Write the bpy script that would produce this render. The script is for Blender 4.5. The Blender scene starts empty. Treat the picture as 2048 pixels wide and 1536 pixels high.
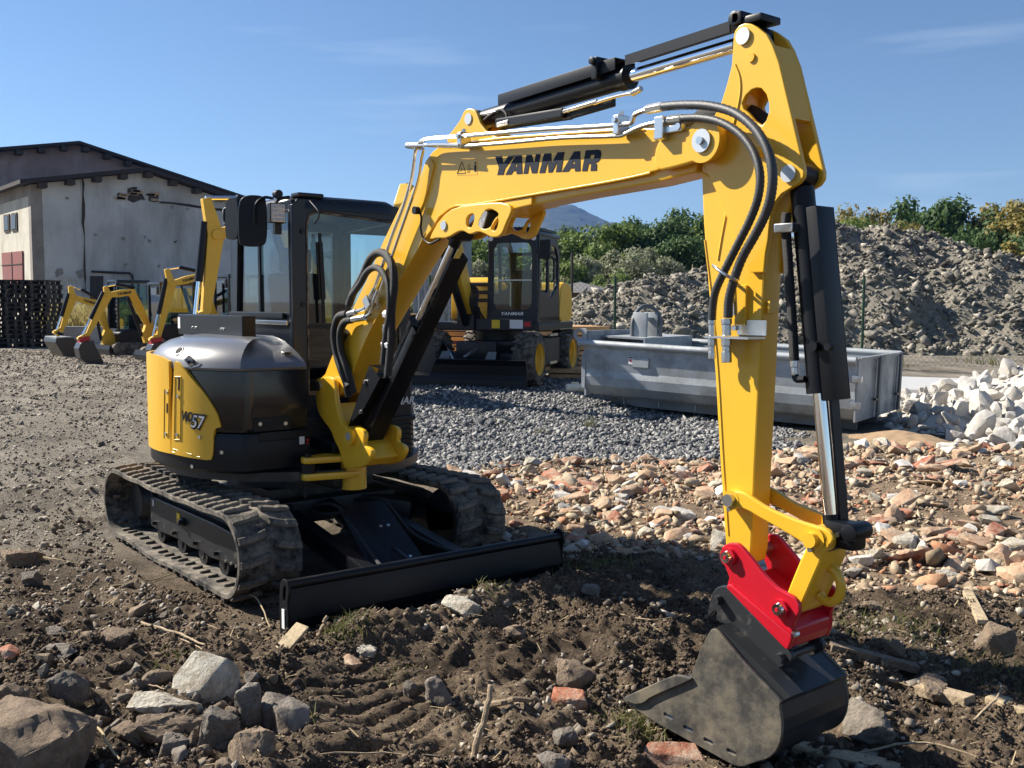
import bpy, bmesh, math, random
import numpy as np
from mathutils import Vector, Matrix, Euler, noise as mnoise
from mathutils.geometry import delaunay_2d_cdt

# ---------------------------------------------------------------- camera, sky, sun, exposure
SC = bpy.context.scene
COL = SC.collection
CAM_P = np.array([6.64322, -3.32189, 1.79475])
YAW, PITCH, ROLL, FPX = 2.4619875, -0.0812484, 0.0042294, 2001.54   # photograph: 2048 x 1536
def _cam_axes():
    cy, sy, cp, sp = math.cos(YAW), math.sin(YAW), math.cos(PITCH), math.sin(PITCH)
    f = np.array([cy*cp, sy*cp, sp]); r = np.array([sy, -cy, 0.]); u = np.cross(r, f)
    cr, sr = math.cos(ROLL), math.sin(ROLL)
    return cr*r + sr*u, -sr*r + cr*u, f
CR, CU, CF = _cam_axes()
cd = bpy.data.cameras.new('camera'); cam = bpy.data.objects.new('camera', cd); COL.objects.link(cam)
cd.sensor_width = 36; cd.lens = FPX/2048*36; cd.clip_start = .05; cd.clip_end = 9000
cam.matrix_world = Matrix(((CR[0], CU[0], -CF[0], CAM_P[0]), (CR[1], CU[1], -CF[1], CAM_P[1]), (CR[2], CU[2], -CF[2], CAM_P[2]), (0, 0, 0, 1)))
SC.camera = cam

SUN_AZ, SUN_EL = math.radians(29), math.radians(39)     # direction the light travels, seen from above; height of the sun
SUN_D = np.array([math.cos(SUN_EL)*math.cos(SUN_AZ), math.cos(SUN_EL)*math.sin(SUN_AZ), -math.sin(SUN_EL)])
W = bpy.data.worlds.new('World'); SC.world = W; W.use_nodes = True
nt = W.node_tree; nt.nodes.clear()
wo = nt.nodes.new('ShaderNodeOutputWorld'); bg = nt.nodes.new('ShaderNodeBackground'); sky = nt.nodes.new('ShaderNodeTexSky')
sky.sky_type = 'NISHITA'; sky.sun_disc = False; sky.sun_elevation = SUN_EL; sky.sun_rotation = math.atan2(-SUN_D[0], -SUN_D[1])
sky.altitude = 300; sky.air_density = 1.0; sky.dust_density = 0.1; sky.ozone_density = 4.0
bg.inputs['Strength'].default_value = 0.048
# faint cirrus streaks low in the sky
tcn = nt.nodes.new('ShaderNodeTexCoord'); mpn = nt.nodes.new('ShaderNodeMapping'); mpn.inputs['Scale'].default_value = (1.6, 1.6, 16)
mpn.inputs['Location'].default_value = (.3, 1.7, 0.0)
nzn = nt.nodes.new('ShaderNodeTexNoise'); nzn.inputs['Scale'].default_value = 1.7; nzn.inputs['Detail'].default_value = 5; nzn.inputs['Roughness'].default_value = .5
rpn = nt.nodes.new('ShaderNodeValToRGB'); rpn.color_ramp.elements[0].position = .58; rpn.color_ramp.elements[1].position = .9
rpn.color_ramp.elements[1].color = (.5, .5, .5, 1); rpn.color_ramp.elements[0].color = (0, 0, 0, 1)
mxn = nt.nodes.new('ShaderNodeMixRGB'); mxn.inputs['Color2'].default_value = (7.5, 8.6, 9.6, 1)
nt.links.new(tcn.outputs['Generated'], mpn.inputs['Vector']); nt.links.new(mpn.outputs[0], nzn.inputs['Vector']); nt.links.new(nzn.outputs['Fac'], rpn.inputs[0])
nt.links.new(rpn.outputs[0], mxn.inputs['Fac']); nt.links.new(sky.outputs[0], mxn.inputs['Color1'])
nt.links.new(mxn.outputs[0], bg.inputs['Color']); nt.links.new(bg.outputs[0], wo.inputs['Surface'])
sl = bpy.data.lights.new('sun', 'SUN'); sl.energy = 4.4; sl.angle = math.radians(.53); sl.color = (1, .93, .82)
so = bpy.data.objects.new('sun', sl); COL.objects.link(so); so.location = (-20, -12, 25)
so.rotation_euler = Vector((-SUN_D[0], -SUN_D[1], -SUN_D[2])).to_track_quat('Z', 'Y').to_euler()
vs = SC.view_settings; vs.view_transform = 'Standard'; vs.look = 'None'; vs.gamma = 1; vs.exposure = 1.28; vs.use_curve_mapping = False
SC.cycles.max_bounces = 8; SC.cycles.transparent_max_bounces = 12; SC.cycles.caustics_reflective = False; SC.cycles.caustics_refractive = False
SC.cycles.use_denoising = True

# ---------------------------------------------------------------- pixels to points
def ray(px, py): return CF + CR*((px-1024)/FPX) + CU*((768-py)/FPX)
def at(px, py, ax, val):
    d = ray(px, py); t = (val-CAM_P[ax])/d[ax]; return CAM_P + t*d
def gnd(px, py, z=0.): return at(px, py, 2, z)
def ray_cyl(px, py, r):
    d = ray(px, py); o = CAM_P; a = d[0]**2+d[1]**2; b = o[0]*d[0]+o[1]*d[1]; c = o[0]**2+o[1]**2-r*r
    D = max(b*b-a*c, 0.); return o + (-b-math.sqrt(D))/a*d
ZM = {'C': (800, 30, .41992), 'T': (1380, 30, .29289), 'E': (800, 200, .24414), 'F': (600, 480, .32552), 'L': (1380, 900, .2214), 'B': (1220, 1160, .24474),
      'R': (1400, 1060, .16931), 'A': (1380, 430, .4557), 'H': (300, 640, .20833), 'K': (430, 360, .2214), 'P': (0, 0, 1), 'W': (820, 440, .234375), 'D': (540, 1000, .30273),
      'Q': (1150, 590, .17580), 'N': (60, 500, .20508)}
def px(z, u, v): a, b, s = ZM[z]; return a+s*u, b+s*v
def XZ(z, pts, Y): return [(q[0], q[2]) for q in (at(*px(z, u, v), 1, Y) for u, v in pts)]
def PY(z, u, v, Y): return at(*px(z, u, v), 1, Y)

# ---------------------------------------------------------------- materials
MATS = {}
def _nodes(name):
    m = bpy.data.materials.new(name); m.use_nodes = True; t = m.node_tree
    return m, t, t.nodes['Principled BSDF'], t.links
def nd(t, kind, **kw):
    n = t.nodes.new(kind)
    for k, v in kw.items():
        if k in n.inputs: n.inputs[k].default_value = v
        else: setattr(n, k, v)
    return n
def mat(name, col, rough=.5, metal=0., spec=.5, coat=0., var=0., dirt=None, dirt_amt=.5, dirt_scale=4., bump=0., bscale=40., rvar=0., randv=0., zs=1.):
    """one procedural material: base colour with mottling, patchy dirt of a second colour, fine relief"""
    m, t, b, L = _nodes(name)
    b.inputs['Roughness'].default_value = rough; b.inputs['Metallic'].default_value = metal
    b.inputs['Specular IOR Level'].default_value = spec; b.inputs['Coat Weight'].default_value = coat; b.inputs['Coat Roughness'].default_value = .12
    tc = nd(t, 'ShaderNodeTexCoord'); base = nd(t, 'ShaderNodeRGB'); base.outputs[0].default_value = (*col, 1); out = base.outputs[0]
    if var:
        n = nd(t, 'ShaderNodeTexNoise', Scale=dirt_scale*1.7, Detail=6., Roughness=.65); L.new(tc.outputs['Object'], n.inputs['Vector'])
        mr = nd(t, 'ShaderNodeMapRange'); mr.inputs['From Min'].default_value = .25; mr.inputs['From Max'].default_value = .75
        mr.inputs['To Min'].default_value = 1-var; mr.inputs['To Max'].default_value = 1+var; L.new(n.outputs['Fac'], mr.inputs['Value'])
        hs = nd(t, 'ShaderNodeHueSaturation'); L.new(mr.outputs[0], hs.inputs['Value']); L.new(out, hs.inputs['Color']); out = hs.outputs[0]
    if randv:
        oi = nd(t, 'ShaderNodeObjectInfo'); mr = nd(t, 'ShaderNodeMapRange'); mr.inputs['To Min'].default_value = 1-randv; mr.inputs['To Max'].default_value = 1+randv
        L.new(oi.outputs['Random'], mr.inputs['Value']); hs = nd(t, 'ShaderNodeHueSaturation'); L.new(mr.outputs[0], hs.inputs['Value']); L.new(out, hs.inputs['Color']); out = hs.outputs[0]
    if dirt:
        n = nd(t, 'ShaderNodeTexNoise', Scale=dirt_scale, Detail=8., Roughness=.7); mp = nd(t, 'ShaderNodeMapping'); mp.inputs['Scale'].default_value = (1, 1, zs); L.new(tc.outputs['Object'], mp.inputs['Vector']); L.new(mp.outputs[0], n.inputs['Vector'])
        cr = nd(t, 'ShaderNodeValToRGB'); cr.color_ramp.elements[0].position = .62-dirt_amt*.35; cr.color_ramp.elements[1].position = .82-dirt_amt*.3
        L.new(n.outputs['Fac'], cr.inputs[0]); fac = cr.outputs[0]
        mx = nd(t, 'ShaderNodeMixRGB'); mx.inputs['Color2'].default_value = (*dirt, 1); L.new(fac, mx.inputs['Fac']); L.new(out, mx.inputs['Color1']); out = mx.outputs[0]
        mr = nd(t, 'ShaderNodeMapRange'); mr.inputs['To Min'].default_value = rough; mr.inputs['To Max'].default_value = .92; L.new(fac, mr.inputs['Value']); L.new(mr.outputs[0], b.inputs['Roughness'])
    elif rvar:
        n = nd(t, 'ShaderNodeTexNoise', Scale=7., Detail=5.); L.new(tc.outputs['Object'], n.inputs['Vector'])
        mr = nd(t, 'ShaderNodeMapRange'); mr.inputs['To Min'].default_value = max(rough-rvar, .03); mr.inputs['To Max'].default_value = rough+rvar; L.new(n.outputs['Fac'], mr.inputs['Value']); L.new(mr.outputs[0], b.inputs['Roughness'])
    if bump:
        n = nd(t, 'ShaderNodeTexNoise', Scale=bscale, Detail=6., Roughness=.7); L.new(tc.outputs['Object'], n.inputs['Vector'])
        bp = nd(t, 'ShaderNodeBump', Strength=bump, Distance=.02); L.new(n.outputs['Fac'], bp.inputs['Height']); L.new(bp.outputs[0], b.inputs['Normal'])
    L.new(out, b.inputs['Base Color']); MATS[name] = m; return m
mat('yellow', (.80, .455, .027), .34, var=.035, coat=.25, rvar=.08, dirt_scale=2, bump=.015, bscale=300)
mat('yellow_far', (.78, .46, .035), .4, var=.05)
mat('red', (.52, .008, .022), .33, coat=.2, var=.05, bump=.02, bscale=120)
mat('black', (.0055, .0065, .009), .40, spec=.3, var=.2, bump=.01, bscale=200, dirt=(.10, .085, .065), dirt_amt=.02, dirt_scale=3)
mat('black_gloss', (.009, .010, .013), .2, coat=.3, rvar=.06)
mat('hood_black', (.12, .12, .125), .33, spec=.9, coat=.5, rvar=.04, bump=.03, bscale=700)
mat('cab_black', (.009, .012, .020), .30, spec=.4, rvar=.08)
mat('frame_black', (.010, .011, .013), .45, dirt=(.12, .10, .075), dirt_amt=.16, dirt_scale=6)
mat('rubber', (.015, .015, .0155), .75, spec=.3, dirt=(.22, .19, .15), dirt_amt=.68, dirt_scale=7, bump=.3, bscale=60)
mat('hose', (.014, .014, .014), .55, bump=.5, bscale=240)
mat('hose_grey', (.05, .052, .055), .42, bump=.2, bscale=300)
mat('chrome', (.82, .82, .84), .07, metal=1.)
mat('zinc', (.62, .63, .62), .3, metal=1., var=.1)
mat('steel_tube', (.66, .64, .58), .26, metal=1., var=.05)
mat('washer', (.55, .58, .60), .42, metal=.6)
mat('bucket_steel', (.075, .073, .068), .36, metal=.3, dirt=(.21, .175, .12), dirt_amt=.55, dirt_scale=4.5, bump=.15, bscale=35, var=.35)
mat('bucket_black', (.026, .028, .030), .34, dirt=(.13, .115, .095), dirt_amt=.12, dirt_scale=14, rvar=.1)
mat('white', (.75, .75, .74), .5)
mat('sticker_yellow', (.85, .55, .02), .5)
mat('decal', (.010, .014, .028), .6, spec=.2)
mat('silver_decal', (.55, .55, .56), .4)
mat('seat', (.02, .02, .022), .8)
mat('lamp_lens', (.7, .72, .74), .15, metal=.5, bump=1., bscale=150)
mat('galv', (.36, .385, .40), .55, metal=.35, var=.25, dirt=(.23, .235, .23), dirt_amt=.45, dirt_scale=1.6, bump=.06, bscale=25)
mat('galv_dark', (.16, .17, .175), .6, metal=.3, var=.3, dirt=(.2, .18, .15), dirt_amt=.4, dirt_scale=1.5)
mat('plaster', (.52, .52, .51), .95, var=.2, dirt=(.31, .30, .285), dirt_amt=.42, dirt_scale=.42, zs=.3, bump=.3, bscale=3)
mat('plaster_lit', (.54, .51, .43), .95, var=.15, dirt=(.36, .31, .23), dirt_amt=.4, dirt_scale=.7, zs=.35)  # copy of plaster for the sunny wall, warm sunlight put into its colour
mat('plaster_old', (.27, .245, .215), .95, var=.25, dirt=(.16, .14, .12), dirt_amt=.45, dirt_scale=.5)
mat('plaster_brown', (.27, .205, .195), .95, var=.25, dirt=(.42, .35, .33), dirt_amt=.3, dirt_scale=.5, zs=.3)
mat('brick_red', (.33, .115, .06), .9, var=.3, dirt=(.42, .34, .25), dirt_amt=.55, dirt_scale=11, randv=.3, bump=.8, bscale=35)
mat('brick_pale', (.44, .27, .165), .92, var=.25, dirt=(.46, .37, .26), dirt_amt=.6, dirt_scale=9, randv=.3, bump=.8, bscale=35)
mat('hole', (.055, .045, .038), .95, var=.3)
mat('roof_edge', (.035, .03, .03), .9)
mat('door_red', (.22, .06, .055), .8, var=.2, dirt=(.16, .07, .06), dirt_amt=.4, dirt_scale=1)
mat('dark_wood', (.045, .036, .028), .9, var=.5, randv=.5, dirt=(.20, .18, .15), dirt_amt=.25, dirt_scale=1.5)
mat('lumber', (.58, .34, .16), .8, var=.2, randv=.25)
mat('board', (.46, .36, .22), .85, var=.3, dirt=(.22, .17, .11), dirt_amt=.45, dirt_scale=14, bump=.5, bscale=50)
mat('stick', (.33, .25, .16), .9, var=.35, dirt_scale=14, bump=.6, bscale=60, randv=.25)
mat('straw', (.36, .28, .16), .9, var=.25, randv=.2)
mat('shed_wood', (.16, .085, .05), .85, var=.3)
mat('shingle', (.13, .125, .125), .9, var=.2)
mat('concrete', (.40, .40, .40), .9, var=.12, bump=.1)
mat('fence_green', (.012, .05, .025), .5)
mat('wire', (.06, .09, .07), .5, metal=.3)
mat('plastic_white', (.78, .74, .62), .4)
mat('stone_grey', (.23, .20, .165), .93, var=.35, dirt=(.12, .09, .065), dirt_amt=.5, dirt_scale=14, randv=.3, bump=1., bscale=55)
mat('stone_brown', (.25, .185, .125), .93, var=.35, dirt=(.14, .10, .07), dirt_amt=.45, dirt_scale=14, randv=.25, bump=1., bscale=55)
mat('stone_white', (.55, .51, .42), .92, var=.2, dirt=(.26, .205, .14), dirt_amt=.55, dirt_scale=14, randv=.12, bump=1., bscale=55)
mat('rubble_white', (.53, .50, .45), .92, var=.2, dirt=(.36, .32, .26), dirt_amt=.38, dirt_scale=4, randv=.2, bump=.8, bscale=18)
mat('pane_dark', (.06, .055, .05), .25)
mat('plaster_patch', (.25, .235, .215), .95, var=.3)
mat('leaf_litter', (.30, .25, .12), .8, var=.3)
def glass_mat(name, tint, refl=.9, ior=1.5):
    m, t, b, L = _nodes(name); t.nodes.remove(b); o = t.nodes['Material Output']
    tr = nd(t, 'ShaderNodeBsdfTransparent'); tr.inputs[0].default_value = (*tint, 1); gl = nd(t, 'ShaderNodeBsdfGlossy', Roughness=.02); gl.inputs[0].default_value = (.9, .95, 1, 1)
    fr = nd(t, 'ShaderNodeFresnel', IOR=ior); mx = nd(t, 'ShaderNodeMixShader')
    L.new(fr.outputs[0], mx.inputs[0]); L.new(tr.outputs[0], mx.inputs[1]); L.new(gl.outputs[0], mx.inputs[2]); L.new(mx.outputs[0], o.inputs['Surface']); MATS[name] = m
glass_mat('glass', (.60, .72, .74), ior=1.75)
glass_mat('glass_dark', (.34, .42, .44), ior=1.75)
def leaf_mat(name, c1, c2, transl=.35):
    m, t, b, L = _nodes(name); o = t.nodes['Material Output']; b.inputs['Roughness'].default_value = .6; b.inputs['Specular IOR Level'].default_value = .25
    tc = nd(t, 'ShaderNodeTexCoord'); n = nd(t, 'ShaderNodeTexNoise', Scale=.9, Detail=4.); L.new(tc.outputs['Object'], n.inputs['Vector'])
    g = nd(t, 'ShaderNodeNewGeometry'); ad = nd(t, 'ShaderNodeMath', operation='ADD'); L.new(n.outputs['Fac'], ad.inputs[0]); L.new(g.outputs['Random Per Island'], ad.inputs[1])
    mr = nd(t, 'ShaderNodeMapRange'); mr.inputs['From Min'].default_value = .3; mr.inputs['From Max'].default_value = 1.3; L.new(ad.outputs[0], mr.inputs['Value'])
    mx = nd(t, 'ShaderNodeMixRGB'); mx.inputs['Color1'].default_value = (*c1, 1); mx.inputs['Color2'].default_value = (*c2, 1); L.new(mr.outputs[0], mx.inputs['Fac']); L.new(mx.outputs[0], b.inputs['Base Color'])
    tl = nd(t, 'ShaderNodeBsdfTranslucent'); L.new(mx.outputs[0], tl.inputs[0]); ms = nd(t, 'ShaderNodeMixShader'); ms.inputs[0].default_value = transl
    L.new(b.outputs[0], ms.inputs[1]); L.new(tl.outputs[0], ms.inputs[2]); L.new(ms.outputs[0], o.inputs['Surface']); MATS[name] = m
leaf_mat('leaf_green', (.07, .125, .026), (.18, .24, .06))
leaf_mat('leaf_dark', (.03, .068, .022), (.085, .14, .042))
leaf_mat('leaf_silver', (.15, .17, .085), (.34, .35, .23))
leaf_mat('leaf_autumn', (.12, .125, .03), (.28, .22, .06))
leaf_mat('leaf_dry', (.26, .21, .07), (.45, .38, .16))
leaf_mat('grass_blade', (.06, .09, .02), (.20, .19, .07))

# ---------------------------------------------------------------- mesh helpers
LOCAL = {}          # things built in their own axes (turned as a whole) rather than in world axes
def M(m): return MATS[m] if isinstance(m, str) else m
def emp(name, label, cat, loc=(0, 0, 0), group=None):
    o = bpy.data.objects.new(name, None); o.empty_display_size = .2; o.location = loc; COL.objects.link(o)
    o['label'] = label; o['category'] = cat
    if group: o['group'] = group
    return o
def root_of(o):
    p = Vector((0, 0, 0))
    while o is not None: p += o.location; o = o.parent
    return p
def link(name, me, m, parent=None, label=None, cat=None, group=None, kind=None, loc=None, rot=None):
    o = bpy.data.objects.new(name, me); COL.objects.link(o)
    if m is not None and len(me.materials) == 0: me.materials.append(M(m))
    if parent is not None:
        o.parent = parent; top = parent
        while top.parent: top = top.parent
        if parent is top and 'local' not in LOCAL.get(top.name, ''): o.matrix_parent_inverse = Matrix.Translation(-parent.location)
    if loc is not None: o.location = loc
    if rot is not None: o.rotation_euler = rot
    for k, v in (('label', label), ('category', cat), ('group', group), ('kind', kind)):
        if v: o[k] = v
    return o
def mk(V, F, smooth=False, name='m', ang=None):
    me = bpy.data.meshes.new(name); me.from_pydata([tuple(map(float, v)) for v in V], [], [tuple(map(int, f)) for f in F]); me.validate(); me.update()
    if smooth:
        me.shade_smooth()
        if ang: me.set_sharp_from_angle(angle=math.radians(ang))
    return me
def big(V, F, name='m', smooth=False):
    """fast path for numpy arrays; F is (n, k)"""
    me = bpy.data.meshes.new(name); n, k = F.shape; me.vertices.add(len(V)); me.vertices.foreach_set('co', np.ascontiguousarray(V, np.float32).ravel())
    me.loops.add(n*k); me.loops.foreach_set('vertex_index', np.ascontiguousarray(F, np.int32).ravel()); me.polygons.add(n)
    me.polygons.foreach_set('loop_start', np.arange(0, n*k, k, dtype=np.int32)); me.polygons.foreach_set('loop_total', np.full(n, k, np.int32))
    me.update(calc_edges=True)
    if smooth: me.shade_smooth()
    return me
class MB:
    def __init__(s): s.V = []; s.F = []
    def add(s, V, F):
        n = len(s.V); s.V += [tuple(v) for v in V]; s.F += [tuple(i+n for i in f) for f in F]; return s
    def box(s, c, d, rot=None):
        x, y, z = [a/2 for a in d]; V = [Vector((i*x, j*y, k*z)) for i in (-1, 1) for j in (-1, 1) for k in (-1, 1)]
        if rot is not None: V = [rot @ v for v in V]
        return s.add([v+Vector(c) for v in V], [(0, 1, 3, 2), (4, 6, 7, 5), (0, 4, 5, 1), (2, 3, 7, 6), (0, 2, 6, 4), (1, 5, 7, 3)])
    def bar(s, p0, p1, w, h, up=(0, 0, 1)):
        p0, p1 = Vector(p0), Vector(p1); d = p1-p0; x = d.normalized(); z = Vector(up); y = z.cross(x)
        if y.length < 1e-4: y = Vector((0, 1, 0)).cross(x)
        y.normalize(); z = x.cross(y); V = [p+y*(a*w/2)+z*(b*h/2) for p in (p0, p1) for a, b in ((-1, -1), (1, -1), (1, 1), (-1, 1))]
        return s.add(V, [(3, 2, 1, 0), (4, 5, 6, 7), (0, 1, 5, 4), (1, 2, 6, 5), (2, 3, 7, 6), (3, 0, 4, 7)])
    def cyl(s, p0, p1, r, r2=None, n=20, cap=True):
        p0, p1 = Vector(p0), Vector(p1); r2 = r if r2 is None else r2; x = (p1-p0).normalized(); y = x.orthogonal().normalized(); z = x.cross(y)
        V = [p+(y*math.cos(2*math.pi*i/n)+z*math.sin(2*math.pi*i/n))*q for p, q in ((p0, r), (p1, r2)) for i in range(n)]
        F = [(i, (i+1) % n, n+(i+1) % n, n+i) for i in range(n)]
        if cap: F += [tuple(reversed(range(n))), tuple(range(n, 2*n))]
        return s.add(V, F)
    def tube(s, P, r, n=10, cap=True):
        P = [Vector(p) for p in P]; k = len(P); V = []; F = []; y = None
        for i, p in enumerate(P):
            x = (P[min(i+1, k-1)]-P[max(i-1, 0)]).normalized()
            y = x.orthogonal().normalized() if y is None else (y-x*y.dot(x)).normalized()
            z = x.cross(y); rr = r[i] if hasattr(r, '__len__') else r
            V += [p+(y*math.cos(2*math.pi*j/n)+z*math.sin(2*math.pi*j/n))*rr for j in range(n)]
        for i in range(k-1): F += [(i*n+j, i*n+(j+1) % n, (i+1)*n+(j+1) % n, (i+1)*n+j) for j in range(n)]
        if cap: F += [tuple(reversed(range(n))), tuple(range((k-1)*n, k*n))]
        return s.add(V, F)
    def prism(s, poly, y0, y1, ax=1):
        """polygon in XZ pushed along Y (ax=1), in YZ along X (ax=0) or XY along Z (ax=2)"""
        f = {1: lambda a, b, c: (a, c, b), 0: lambda a, b, c: (c, a, b), 2: lambda a, b, c: (a, b, c)}[ax]
        n = len(poly); V = [f(a, b, y0) for a, b in poly]+[f(a, b, y1) for a, b in poly]
        return s.add(V, [tuple(range(n)), tuple(reversed(range(n, 2*n)))]+[(i, n+i, n+(i+1) % n, (i+1) % n) for i in range(n)])
    def obj(s, name, m, parent=None, smooth=False, ang=35, bev=0., **kw):
        me = mk(s.V, s.F)
        b = bmesh.new(); b.from_mesh(me); bmesh.ops.recalc_face_normals(b, faces=b.faces)
        flat = []
        if bev: r_ = bmesh.ops.bevel(b, geom=[e for e in b.edges if len(e.link_faces) == 2 and e.calc_face_angle(0) > .5], offset=bev, segments=2, profile=.6, affect='EDGES', clamp_overlap=True); b.faces.index_update(); nf = {f.index for f in r_['faces']}; flat = [f.index for f in b.faces if f.index not in nf and len(s.F) < 16]
        b.to_mesh(me); b.free()
        if smooth or bev: me.shade_smooth(); me.set_sharp_from_angle(angle=math.radians(ang if not bev else 50))
        for i_ in flat: me.polygons[i_].use_smooth = False
        return link(name, me, m, parent, **kw)
def catmull(P, k=6):
    P = [np.array(p, float) for p in P]; Q = [2*P[0]-P[1]]+P+[2*P[-1]-P[-2]]; out = []
    for i in range(1, len(Q)-2):
        for t in np.linspace(0, 1, k, endpoint=False):
            a, b, c, d = Q[i-1:i+3]; out.append(.5*((2*b)+(c-a)*t+(2*a-5*b+4*c-d)*t*t+(3*b-a-3*c+d)*t**3))
    return out+[P[-1]]
def round2d(P, k=3, r=.25):
    """corner-cut an outline so that traced corners read as rounded"""
    for _ in range(k):
        P = [np.array(p, float) for p in P]; n = len(P); Q = []
        for i in range(n):
            a, b = P[i], P[(i+1) % n]; Q += [a+(b-a)*r, b+(a-b)*r]
        P = Q
    return [tuple(p) for p in P]
def plate(name, poly, y0, y1, m, parent, bev=.004, holes=(), ax=1, **kw):
    """flat plate with rounded edges and real holes, outline in XZ, thickness along Y"""
    cu = bpy.data.curves.new('c', 'CURVE'); cu.dimensions = '2D'; cu.fill_mode = 'BOTH'
    for P in (poly, *holes):
        sp = cu.splines.new('POLY'); sp.points.add(len(P)-1); sp.use_cyclic_u = True
        for q, (a, b) in zip(sp.points, P): q.co = (a, b, 0, 1)
    h = abs(y1-y0)/2; bev = min(bev, h*.8); cu.extrude = h-bev; cu.bevel_depth = bev; cu.bevel_resolution = 1; cu.offset = -bev
    ob = bpy.data.objects.new('tmp', cu); me = bpy.data.meshes.new_from_object(ob); bpy.data.objects.remove(ob); bpy.data.curves.remove(cu)
    n = len(me.vertices); co = np.empty(n*3, np.float32); me.vertices.foreach_get('co', co); co = co.reshape(-1, 3); mid = (y0+y1)/2
    if ax == 1: new = np.stack([co[:, 0], mid-co[:, 2], co[:, 1]], 1)
    elif ax == 0: new = np.stack([mid+co[:, 2], co[:, 0], co[:, 1]], 1)
    else: new = np.stack([co[:, 0], co[:, 1], mid+co[:, 2]], 1)
    me.vertices.foreach_set('co', np.ascontiguousarray(new, np.float32).ravel()); me.materials.clear(); me.update()
    b = bmesh.new(); b.from_mesh(me); bmesh.ops.remove_doubles(b, verts=b.verts, dist=1e-5); bmesh.ops.recalc_face_normals(b, faces=b.faces); b.to_mesh(me); b.free()
    me.shade_smooth(); me.set_sharp_from_angle(angle=math.radians(40))
    for p_ in me.polygons:
        if abs(p_.normal[ax]) > .999: p_.use_smooth = False
    return link(name, me, m, parent, **kw)
def text(name, s, size, m, parent, origin, xdir, ydir, depth=.002, shear=.25, bold=.0, label=None, width=None):
    """lettering as thin raised print on a surface"""
    cu = bpy.data.curves.new('t', 'FONT'); cu.body = s; cu.size = size; cu.shear = shear; cu.offset = bold; cu.extrude = depth
    ob = bpy.data.objects.new('tmp', cu); me = bpy.data.meshes.new_from_object(ob); bpy.data.objects.remove(ob)
    co = np.array([v.co[:] for v in me.vertices]); x0, x1 = co[:, 0].min(), co[:, 0].max(); k = 1 if width is None else width/(x1-x0)
    xd, yd = Vector(xdir).normalized(), Vector(ydir); yd = (yd-xd*yd.dot(xd)).normalized(); zd = xd.cross(yd)
    for v in me.vertices:
        c = v.co.copy(); v.co = Vector(origin)+xd*((c.x-x0)*k)+yd*c.y+zd*c.z
    me.materials.clear(); me.update(); return link(name, me, m, parent, label=label)
def bolt(parent, p, d, r=.012, h=.01, m='zinc', name='bolt', n=8):
    p, d = Vector(p), Vector(d).normalized(); return MB().cyl(p-d*.004, p+d*h, r, n=n).obj(name, m, parent, smooth=True)
def fill2d(poly, step):
    """triangulate an outline with inner points so that it can be bent onto a curved surface"""
    P = np.array(poly); lo, hi = P.min(0), P.max(0); dense = []
    for i in range(len(P)):
        a, b = P[i], P[(i+1) % len(P)]; k = max(1, int(np.ceil(np.abs((b-a)/step).max()))); dense += [a+(b-a)*j/k for j in range(k)]
    nb = len(dense); pts = [Vector(q) for q in dense]
    for x in np.arange(lo[0]+step[0]/2, hi[0], step[0]):
        for y in np.arange(lo[1]+step[1]/2, hi[1], step[1]): pts.append(Vector((x, y)))
    r = delaunay_2d_cdt(pts, [(i, (i+1) % nb) for i in range(nb)], [list(range(nb))], 1, 1e-5)
    return [tuple(v) for v in r[0]], [tuple(f) for f in r[2]]
# ---------------------------------------------------------------- the tracked excavator in front
EX = emp('tracked_excavator', 'large yellow and black tracked excavator with red quick coupler in the foreground', 'excavator', (0, 0, 0))
def disc(parent, p, r, h, m, name, d=(0, -1, 0), n=28, r2=None):
    p, d = Vector(p), Vector(d); return MB().cyl(p, p+d*h, r, r if r2 is None else r2, n=n).obj(name, m, parent, smooth=True)
def circ2(c, r, n=20): return [(c[0]+r*math.cos(2*math.pi*i/n), c[1]+r*math.sin(2*math.pi*i/n)) for i in range(n)]

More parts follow.
